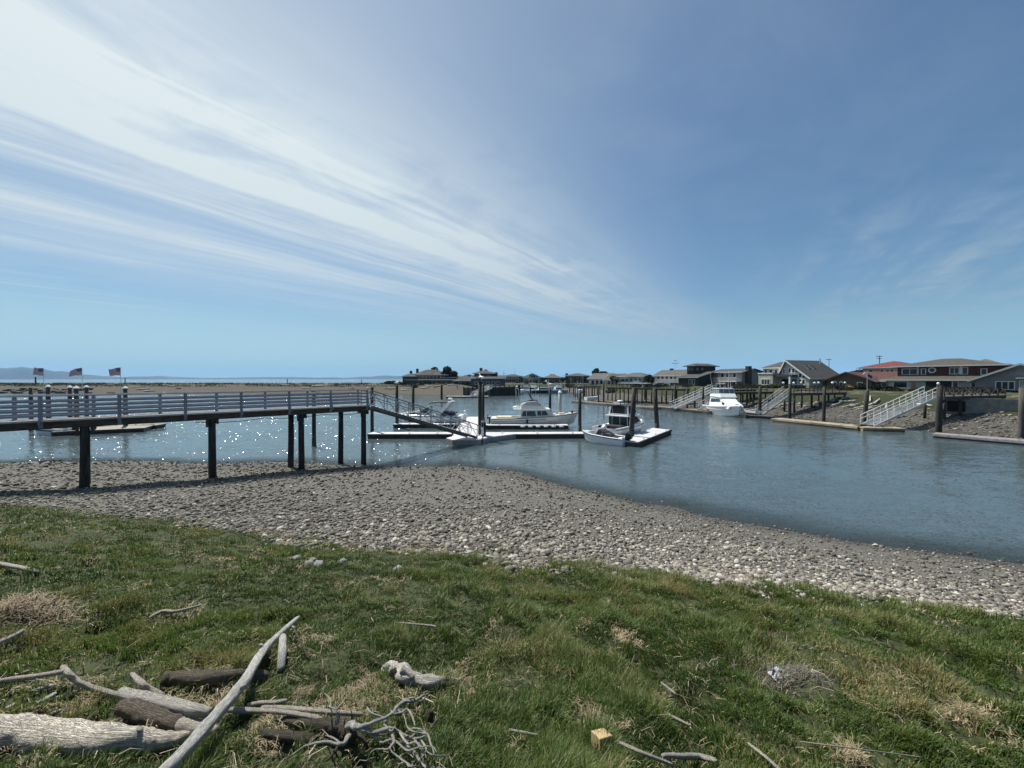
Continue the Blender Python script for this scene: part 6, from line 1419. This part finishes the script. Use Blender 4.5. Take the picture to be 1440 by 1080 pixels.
rs_ = random.Random(9); gl_ = ['rounded grey stone lying among the grass at the upper edge of the turf', 'larger rounded stone standing out of the cobble beach']
for i, (px, py) in enumerate([(432, 797), (438, 792), (446, 798), (478, 797), (414, 789), (560, 806), (985, 915-100), (1300, 838), (1345, 832), (1212, 812), (1270, 828), (1240, 818), (640, 770), (700, 748), (540, 760), (820, 775), (905, 790), (1010, 800), (1100, 815), (620, 725), (690, 735), (560, 735), (760, 760), (850, 770), (960, 780), (1180, 800), (1060, 790), (460, 745), (380, 735), (300, 725), (1380, 845), (1410, 850)]):
    p = G(px, py); s = rs_.uniform(.075, .12); tf = i < 6
    rock(gl_[0] if tf else gl_[1], p+Vector((0, 0, s*.35)), s, s*rs_.uniform(.7, .95), s*rs_.uniform(.75, 1.0), rs_.uniform(0, 6), M_rk3, 'stones in the edge of the grass' if tf else 'larger stones on the cobble beach', 'beach_stone', 'stone', i)
# --- driftwood
def woodm(nm, c, c2, crack=.8):
    if nm in MATS: return MATS[nm]
    m = bpy.data.materials.new(nm); m.use_nodes = True; t = NT(m.node_tree); b = t.n['Principled BSDF']
    al = t.new('ShaderNodeAttribute', attribute_name='along').outputs['Fac']; co = t.new('ShaderNodeTexCoord').outputs['Object']; ro = t.new('ShaderNodeAttribute', attribute_name='round').outputs['Fac']
    q = t.comb(t.math('MULTIPLY', al, 5.0), t.math('MULTIPLY', t.math('SINE', ro), 7.0), t.math('MULTIPLY', t.math('COSINE', ro), 7.0))
    g1 = t.noise(q, 1.6, 6, .62, .6); g2 = t.noise(co, 9, 4, .6); cr = t.noise(q, 3.0, 5, .6, 1.0)
    col = t.mix(t.rng(g1, .3, .7), c2, c); col = t.mix(t.rng(g2, .5, .75, 0, .6), col, tuple(x*.86 for x in c)); crk = t.rng(t.math('ABSOLUTE', t.math('SUBTRACT', cr, .5)),   .034, .0)
    col = t.mix(t.math('MULTIPLY', crk, crack), col, tuple(x*.16 for x in c)); t.set(b.inputs['Base Color'], col); b.inputs['Roughness'].default_value = .8; b.inputs['Specular IOR Level'].default_value = .25
    bn = t.new('ShaderNodeBump'); bn.inputs['Strength'].default_value = .9; bn.inputs['Distance'].default_value = .02; t.set(bn.inputs['Height'], t.math('SUBTRACT', g1, t.math('MULTIPLY', crk, 1.2))); t.l.new(bn.outputs[0], b.inputs['Normal'])
    MATS[nm] = m; return m
WD1, WD2 = woodm('silver_driftwood', (.76, .72, .64), (.58, .54, .46)), woodm('cream_driftwood', (.80, .73, .61), (.66, .59, .48))
WD3, WD4 = woodm('dark_driftwood', (.17, .145, .11), (.085, .07, .055)), woodm('barky_driftwood', (.24, .20, .15), (.10, .08, .06), .95)
WD5 = woodm('white_driftwood', (.80, .78, .72), (.66, .64, .58), .7)
def limb(px_pts, name, mt, parent=None, base=None, n=14, knob=.10, steps=6, wob=.0, seed=0, capr=True, abs_pts=None):
    """tapering irregular limb through (px, py, radius in px, height above ground) points"""
    rr = random.Random(seed); P3 = []
    if abs_pts is not None: P3 = [(Vector(p), r) for p, r in abs_pts]
    else:
        for px, py, r, h in px_pts: p = G(px, py, h); P3.append((p, r/F*p.y))
    if abs_pts is None: P3 = [(p+Vector((0, 0, 0)), r) for p, r in P3]
    pts, rad = [], []
    for i in range(len(P3)-1):
        p0, p1, p2, p3 = P3[max(0, i-1)][0], P3[i][0], P3[i+1][0], P3[min(len(P3)-1, i+2)][0]
        for k in range(steps+(1 if i == len(P3)-2 else 0)):
            t_ = k/steps; q = .5*((2*p1)+(p2-p0)*t_+(2*p0-5*p1+4*p2-p3)*t_*t_+(3*p1-p0-3*p2+p3)*t_**3); r = P3[i][1]*(1-t_)+P3[i+1][1]*t_
            pts.append(q+Vector((rr.uniform(-1, 1), rr.uniform(-1, 1), rr.uniform(-1, 1)))*wob*r); rad.append(r)
    if base is None: base = pts[len(pts)//2].copy()
    pts = [p-base for p in pts]; rad[0] *= .72; rad[-1] *= .6
    mb = MB(); mb.smooth = True; mb.tube(pts, rad, n)
    v = np.array(mb.v); L = len(pts); sd_ = seed*1.7
    for i in range(L):
        for k in range(n):
            j = i*n+k; d = v[j]-np.array(pts[i]); f = 1+knob*2*(mnoise.noise(Vector((i*.35+sd_, math.cos(6.283*k/n)*.9, math.sin(6.283*k/n)*.9)))+.6*mnoise.noise(Vector((i*.9, sd_+2*math.cos(6.283*k/n), 2*math.sin(6.283*k/n))))); v[j] = np.array(pts[i])+d*f
    mb.v = [tuple(p) for p in v]; o = mb.build(name, mt, parent)
    ln = np.concatenate([[0], np.cumsum([(pts[i+1]-pts[i]).length for i in range(L-1)])]); 
    a = o.data.attributes.new('along', 'FLOAT', 'POINT'); a.data.foreach_set('value', np.repeat(ln, n).astype(np.float32)); a = o.data.attributes.new('round', 'FLOAT', 'POINT'); a.data.foreach_set('value', np.tile(6.283*np.arange(n)/n, L).astype(np.float32))
    if parent is None: o.location = base
    else: o.location = (0, 0, 0)
    return o, base
def drift(name, label, px_pts, mt, cat='driftwood', **k): o, _ = limb(px_pts, name, mt, **k); return tag(o, label, cat)
lg, bs = limb([(-90, 1033, 22, .075), (0, 1037, 21, .075), (70, 1042, 21, .07), (140, 1047, 18.5, .065), (200, 1050, 15.5, .055), (232, 1048, 11, .05), (262, 1041, 7, .05)], 'log', WD2, n=26, knob=.09, seed=3, steps=9)
tag(lg, 'thickest cream bleached log lying at the bottom left corner', 'log')
for pts, sd2 in (([(180, 1044, 8, .07), (188, 1034, 6, .12), (192, 1029, 3, .14)], 4), ([(14, 1022, 8, .11), (18, 1014, 5, .14)], 5)):
    k_, _ = limb(pts, 'knot', WD2, parent=lg, base=bs, n=10, knob=.12, seed=sd2)
wp_ = drift('pole', 'long straight white pole leaning across the pile of driftwood logs', [(190, 1125, 9.5, .16), (240, 1076, 9, .17), (300, 1010, 8.2, .18), (340, 962, 7.2, .15), (362, 926, 6, .12), (378, 907, 5, .12), (418, 870, 2.6, .16)], WD5, n=16, knob=.09, seed=6, steps=8)
for pts, sd2 in (([(368, 916, 3, .13), (362, 909, 2, .16)], 81), ([(333, 972, 3, .16), (341, 968, 2.2, .20)], 82), ([(404, 882, 1.6, .15), (412, 886, 1, .16)], 83)): limb(pts, 'branch_stub', WD5, parent=wp_, base=wp_.location.copy(), n=8, seed=sd2)
drift('log', 'smooth pale log with cross cracks, upper one behind the barky log', [(163, 978, 6.5, .10), (185, 984, 8, .10), (225, 993, 7.8, .09), (265, 1002, 7.4, .08), (291, 1008, 6.5, .07)], WD1, n=16, knob=.06, seed=7)
b4, bs = limb([(166, 998, 9, .08), (180, 1002, 11.5, .07), (210, 1013, 11.5, .06), (235, 1021, 10, .055), (256, 1026, 8.5, .05)], 'log', WD4, n=18, knob=.14, seed=8)
tag(b4, 'half barked brown log lying between the thick log and the pale log', 'log'); limb([(246, 1023, 9, .06), (270, 1030, 10, .06), (300, 1036, 8, .06)], 'bare_end', WD2, parent=b4, base=bs, n=14, knob=.1, seed=9)
drift('branch', 'bent pale branch ending at the smooth pale log', [(81, 941, 3, .13), (90, 951, 4, .10), (100, 961, 3.6, .07), (125, 972, 3.8, .06), (162, 983, 3.5, .07)], WD2, n=10, seed=10)
drift('pole', 'thin straight pale pole entering from the left edge above the chips', [(-60, 969, 3.5, .07), (30, 957, 3.6, .07), (86, 948, 3.3, .10)], WD2, n=10, knob=.04, seed=11)
drift('log', 'grey brown log half hidden in the grass behind the white pole', [(222, 960, 9, .07), (250, 958, 9.5, .07), (300, 957, 9, .06), (345, 956, 9, .06), (372, 955, 7, .06)], WD4, n=16, knob=.12, seed=12)
drift('branch', 'short knobbly branch sticking up behind the smooth pale log', [(180, 951, 2.5, .16), (192, 964, 4, .12), (205, 975, 4.5, .08), (225, 985, 4, .04)], WD2, n=10, seed=13)
drift('broken_board', 'upright splintered white stub below the tip of the leaning pole', [(395, 897, 4.5, .15), (394, 920, 5.5, .08), (391, 949, 5, .0)], WD5, n=8, knob=.12, seed=14)
d9, bs = limb([(537, 946, 4, .06), (548, 946, 11, .06), (566, 955, 11, .055), (582, 961, 8, .05), (612, 963, 7.5, .05), (643, 964, 6.5, .05)], 'root_piece', WD1, n=16, knob=.2, seed=15); tag(d9, 'grey gnarled root piece alone in the grass near the middle', 'driftwood')
for pts, sd2 in (([(552, 944, 5, .10), (546, 956, 5, .05), (543, 966, 3, .0)], 16), ([(562, 946, 6, .10), (572, 950, 4, .10), (580, 958, 3, .08)], 17), ([(545, 944, 5, .09), (538, 939, 3, .10)], 18)): limb(pts, 'root_arm', WD1, parent=d9, base=bs, n=9, knob=.18, seed=sd2)
drift('pole', 'long thin pale pole, upper one beside the tangled roots', [(364, 1000, 3, .08), (410, 1002, 3.6, .08), (460, 1006, 3.4, .08), (508, 1010, 3, .08)], WD2, n=9, knob=.05, seed=19)
drift('branch', 'short crooked branch above the long thin pale pole', [(343, 998, 3.4, .05), (360, 994, 3.6, .06), (382, 993, 3.2, .06), (400, 990, 2.6, .07)], WD2, n=9, seed=20)
drift('branch', 'thick pale branch running under the leaning pole towards the roots', [(314, 1003, 3.5, .06), (345, 1004, 4, .06), (390, 1006, 3, .07), (430, 1012, 3, .07), (456, 1019, 2.4, .07)], WD2, n=10, seed=21)
drift('log', 'dark sunken log lying left of the tangled roots', [(362, 1036, 5, .03), (400, 1041, 7, .03), (440, 1046, 6, .03)], WD3, n=14, knob=.12, seed=22)
st, bs = limb([(395, 1018, 5, .04), (430, 1022, 6, .05), (462, 1026, 8, .06), (485, 1031, 11, .07), (500, 1036, 8, .06)], 'uprooted_stump', WD3, n=16, knob=.16, seed=23); tag(st, 'uprooted stump with a tangle of bleached crooked roots at the bottom of the picture', 'stump')
roots = [[(485, 1026, 7, .12), (500, 1028, 6, .13), (520, 1036, 4, .13), (545, 1030, 3.6, .14), (560, 1036, 3, .12), (580, 1045, 2.6, .10), (598, 1040, 1.8, .10)], [(470, 1022, 5, .12), (474, 1010, 3, .16), (470, 1003, 1.6, .18)],
         [(488, 1040, 6, .10), (480, 1052, 3.5, .12), (462, 1050, 2.6, .12), (445, 1050, 2.4, .12), (425, 1056, 2, .1), (405, 1070, 1.2, .08)], [(545, 1032, 3, .13), (552, 1048, 2.6, .13), (546, 1060, 2.2, .12), (560, 1072, 2, .10), (570, 1080, 1.6, .1)],
         [(560, 1036, 2.6, .12), (572, 1052, 2.2, .14), (584, 1050, 2, .14), (592, 1066, 1.8, .12), (594, 1082, 1.4, .1)], [(500, 1030, 5, .13), (530, 1018, 3, .15), (548, 1010, 3, .15), (556, 1000, 3, .15), (566, 992, 3.4, .14), (582, 990, 3, .12), (594, 982, 2, .12)],
         [(548, 1010, 2.4, .15), (562, 1008, 2, .15), (570, 1002, 1.8, .15), (578, 1012, 1.6, .14), (582, 1026, 1.4, .13)], [(575, 1045, 2.2, .13), (588, 1034, 2, .15), (600, 1038, 1.6, .14)], [(520, 1036, 3.4, .11), (534, 1050, 2.4, .10), (550, 1046, 2, .12), (568, 1060, 1.8, .12), (580, 1062, 1.4, .12)],
         [(492, 1032, 6, .10), (508, 1046, 4, .08), (515, 1060, 3, .05)], [(480, 1038, 5, .06), (470, 1060, 3, .05), (455, 1078, 2, .04)], [(540, 1016, 2.2, .14), (520, 1008, 2, .16), (514, 1000, 1.6, .17)], [(590, 1046, 1.8, .12), (598, 1060, 1.6, .12), (590, 1074, 1.3, .11)], [(570, 1036, 1.8, .13), (580, 1030, 1.6, .16), (592, 1032, 1.4, .16)]]
for i in range(26):                                                  # finer crooked rootlets
    a0 = rs_.choice(roots[:9]); q0 = a0[rs_.randrange(1, len(a0))]; x_, y_ = q0[0], q0[1]; hh_ = q0[3]; pts_ = [(x_, y_, 1.3, hh_)]
    dx0, dy0 = rs_.uniform(-6, 12), rs_.uniform(-7, 10)
    for k in range(rs_.randrange(3, 6)): x_ += dx0+rs_.uniform(-8, 8); y_ += dy0+rs_.uniform(-8, 8); hh_ = max(.02, hh_+rs_.uniform(-.05, .03)); pts_.append((x_, min(1090, y_), max(.5, 1.2-.2*k), hh_))
    roots.append([(p_[0], p_[1], p_[2]/.72, p_[3]) for p_ in pts_])
roots = [[(x_, y_, r0_*.72, h_) for x_, y_, r0_, h_ in r_] for r_ in roots]
for i, r_ in enumerate(roots): limb(r_, 'root', WD1 if i not in (9, 10) else WD3, parent=st, base=bs, n=8, knob=.14, wob=.22, steps=5, seed=30+i)
for i, pts in enumerate([[(38, 976, 2, .03), (70, 968, 2.4, .03)], [(46, 994, 3, .03), (71, 980, 3.2, .04)], [(60, 989, 2.8, .02), (94, 982, 2.4, .02)], [(68, 1008, 2.6, .02), (86, 1002, 2.4, .02)], [(25, 950, 1.6, .03), (34, 947, 1.8, .03)], [(0, 1002, 2.6, .02), (14, 994, 2.4, .02)]]):
    o, _ = limb(pts, 'wood_chip', WD5 if i < 4 else WD2, n=7, knob=.08, seed=50+i); tag(o, 'small white splinter of driftwood in the brown litter above the thickest log', 'driftwood', 'splinters of driftwood')
for nm, lb, pts, wm_, sd2 in [('stick', 'pale stick at the left edge in the upper grass', [(-15, 793, 3, .07), (20, 799, 3, .07), (49, 806, 2.6, .06)], WD2, 60), ('stick', 'grey stick at the left edge below the dry reed mat', [(-20, 912, 3.2, .08), (8, 900, 3.2, .09), (28, 889, 3, .10)], WD1, 61),
        ('stick', 'long pale stick slanting down through the right hand grass', [(862, 967, 1.6, .09), (900, 986, 2.2, .09), (938, 1008, 2.2, .08), (976, 1027, 1.8, .06)], WD2, 62), ('stick', 'short pale stick above the long slanting one', [(932, 964, 1.2, .09), (953, 981, 1.6, .07)], WD1, 63),
        ('stick', 'pale stick at the bottom edge right of the wood block', [(873, 1050, 2, .07), (905, 1065, 2.6, .07), (950, 1083, 2.6, .06)], WD2, 64), ('stick', 'thick short pale stick lying level at the bottom edge', [(934, 1069, 3, .06), (965, 1070, 3.6, .06), (988, 1071, 4, .06), (1012, 1077, 3, .06)], WD1, 65),
        ('stick', 'pale stick leaving the bottom edge right of the level one', [(1056, 1051, 1.6, .07), (1080, 1070, 2.2, .06), (1104, 1092, 2.2, .06)], WD2, 66), ('stick', 'small whitish stick in the middle of the lower grass', [(716, 1032, 1.8, .07), (735, 1036, 2, .07), (758, 1040, 1.8, .07)], WD2, 67),
        ('stick', 'stubby dark post standing in the grass right of the tangled roots', [(605, 1003, 4, .10), (603, 1016, 5, .06), (602, 1032, 4.5, .0)], WD3, 68), ('stick', 'forked twig lying in the left grass under the seaweed', [(205, 872, 1.6, .07), (225, 862, 2.4, .08), (245, 862, 2, .08), (280, 853, 1.4, .08)], WD2, 69),
        ('stick', 'small white chip beside the wood block', [(864, 1055, 3.5, .03), (874, 1062, 3.5, .03)], WD5, 70), ('stick', 'fine long stem lying across the lower right grass', [(1130, 1049, .8, .09), (1200, 1058, .9, .09), (1305, 1072, .8, .08)], WD2, 71), ('stick', 'thin twig hanging from the tip of the leaning pole', [(408, 880, 1.3, .16), (418, 902, 1.1, .10), (432, 930, 1.0, .02)], WD3, 72),
        ('stick', 'bleached twig at the upper edge of the middle grass', [(556, 878, 1, .08), (600, 882, 1.4, .08), (612, 884, 1.2, .08)], WD2, 73)]:
    drift(nm, lb, pts, wm_, 'stick', n=8, knob=.08, seed=sd2)
p = G(848, 1049, .035); o = MB().box((0, 0, 0), (.078, .072, .07)).build('wood_block', mat('sawn_wood', (.40, .30, .15), .75, .35, 6, .5, 20, stretch=(2, 2, 22), c2=(.35, .25, .12)), bevel=.004); o.location = p; o.rotation_euler = (R(-14), R(9), R(24)); tag(o, 'small sawn yellowish wood block in the grass at the bottom centre', 'wood block')
# --- the grey twig mat with a scrap of white plastic, the straw clump, the reed mat
def mat_of_stalks(name, label, px, py, rad, n, mt, hr, wid, lenr, cat, ex=1.4, seed=1):
    g = np.random.default_rng(seed); p = G(px, py); q = g.normal(0, .42, (n, 2))*rad*np.array([ex, 1/ex]); x, y = p.x+q[:, 0], p.y+q[:, 1]; z = land_z(x, y)+g.uniform(*hr, n)*np.exp(-(np.hypot(q[:, 0]/ex, q[:, 1]*ex)/rad)**2)
    o = blades(name, x-p.x, y-p.y, g.uniform(*lenr, n), g.uniform(*wid, n), g.uniform(0, 6.28, n), g.uniform(1.0, 1.75, n), x*0, z-p.z, mt, .9); o.location = p; return tag(o, label, cat)
mat_of_stalks('twig_mat', 'round mat of dark grey dead twigs holding a scrap of white plastic', 1100, 957, .30, 900, M_sg, (.0, .035), (.003, .006), (.06, .16), 'dead grass', 1.25, 4)
mat_of_stalks('straw_clump', 'loose clump of pale straw in the grass near the right edge', 1368, 1016, .10, 260, M_st, (.02, .08), (.0015, .0035), (.06, .16), 'straw', 1.5, 5)
mat_of_stalks('reed_mat', 'brown mat of dry reed stalks at the left edge', 28, 862, .36, 900, mat('reed_straw', (.26, .20, .125), .85, .4, 9, c2=(.12, .095, .06)), (.01, .06), (.004, .008), (.07, .22), 'dry reeds', 1.5, 6)
mat_of_stalks('straw_clump', 'pale dry straw clump at the bottom edge right of the level stick', 1205, 1075, .07, 160, M_st, (.02, .06), (.0015, .003), (.05, .12), 'straw', 1.3, 7)
p = G(1098, 952, .045); mb = MB(); g = np.random.default_rng(3); nx = 18
vs = [((i/nx-.5)*.13, (k/nx-.5)*.09, .015*mnoise.noise(Vector((i*.33, k*.33, 2.0)))+.02*mnoise.noise(Vector((i*.9, k*.9, 5.0)))) for i in range(nx+1) for k in range(nx+1)]
fs = [(i*(nx+1)+k, i*(nx+1)+k+1, (i+1)*(nx+1)+k+1, (i+1)*(nx+1)+k) for i in range(nx) for k in range(nx) if mnoise.noise(Vector((i*.21+4, k*.21, 9.0))) > -.16]
mb.add(vs, fs); o = mb.build('plastic_scrap', mat('white_plastic', (.34, .35, .36), .6, .3, 20), smooth=True); o.location = p; o.rotation_euler = (R(14), R(-8), .4); tag(o, 'crumpled white plastic scrap on the grey twig mat', 'plastic')

# --- small woody litter between the logs and through the turf
m = bpy.data.materials.new('litter'); m.use_nodes = True; t = NT(m.node_tree); b = t.n['Principled BSDF']; tn = t.new('ShaderNodeAttribute', attribute_name='tint').outputs['Fac']
t.set(b.inputs['Base Color'], t.ramp(tn, [(0, (.035, .026, .018)), (.45, (.12, .09, .058)), (.75, (.28, .23, .155)), (1, (.44, .39, .30))])); b.inputs['Roughness'].default_value = .85
n = 16000; r = np.exp(RNG.uniform(math.log(1.1), math.log(13), n)); th = RNG.uniform(-1.08, 1.08, n); x, y = r*np.sin(th), r*np.cos(th); pl2 = np.zeros(n)
for px, py, rad in ((120, 1000, .55), (300, 1000, .55), (480, 1030, .5), (60, 980, .4), (360, 1040, .4), (1100, 955, .35), (960, 1010, .25), (30, 860, .5), (560, 1010, .3)): q = G(px, py); pl2 = np.maximum(pl2, np.exp(-((x-q.x)**2+(y-q.y)**2)/rad**2))
k = RNG.random(n) < np.clip(pl2*.8+.10*(fbm(x*1.5, y*1.5, 171, 3) > .5)+.22*np.exp(-((grass_amount(x, y)-.2)/.7)**2), 0, 1); x, y, r = x[k], y[k], r[k]; n = len(x)
o = blades('woody_litter', x, y, RNG.uniform(.03, .13, n)*(1+.10*r), RNG.uniform(.0015, .004, n)*(1+.14*r), RNG.uniform(0, 6.28, n), RNG.uniform(1.42, 1.75, n), np.clip(RNG.normal(.5, .28, n), 0, 1), land_z(x, y)+RNG.uniform(.015, .06, n), m, .95); tag(o, kind='stuff')

# ------------------------------------------------------------------ sea air
m = bpy.data.materials.new('haze'); m.use_nodes = True; t = NT(m.node_tree)
t.n.remove(t.n['Principled BSDF'])
pv = t.new('ShaderNodeVolumePrincipled'); pv.inputs['Color'].default_value = (.40, .68, 1.0, 1); pv.inputs['Density'].default_value = 6.0e-5
t.l.new(pv.outputs[0], t.n['Material Output'].inputs['Volume'])
mb = MB(); mb.b2((-17500, -1500, -20), (17500, 12400, 330))
o = mb.build('haze', m); tag(o, kind='stuff')
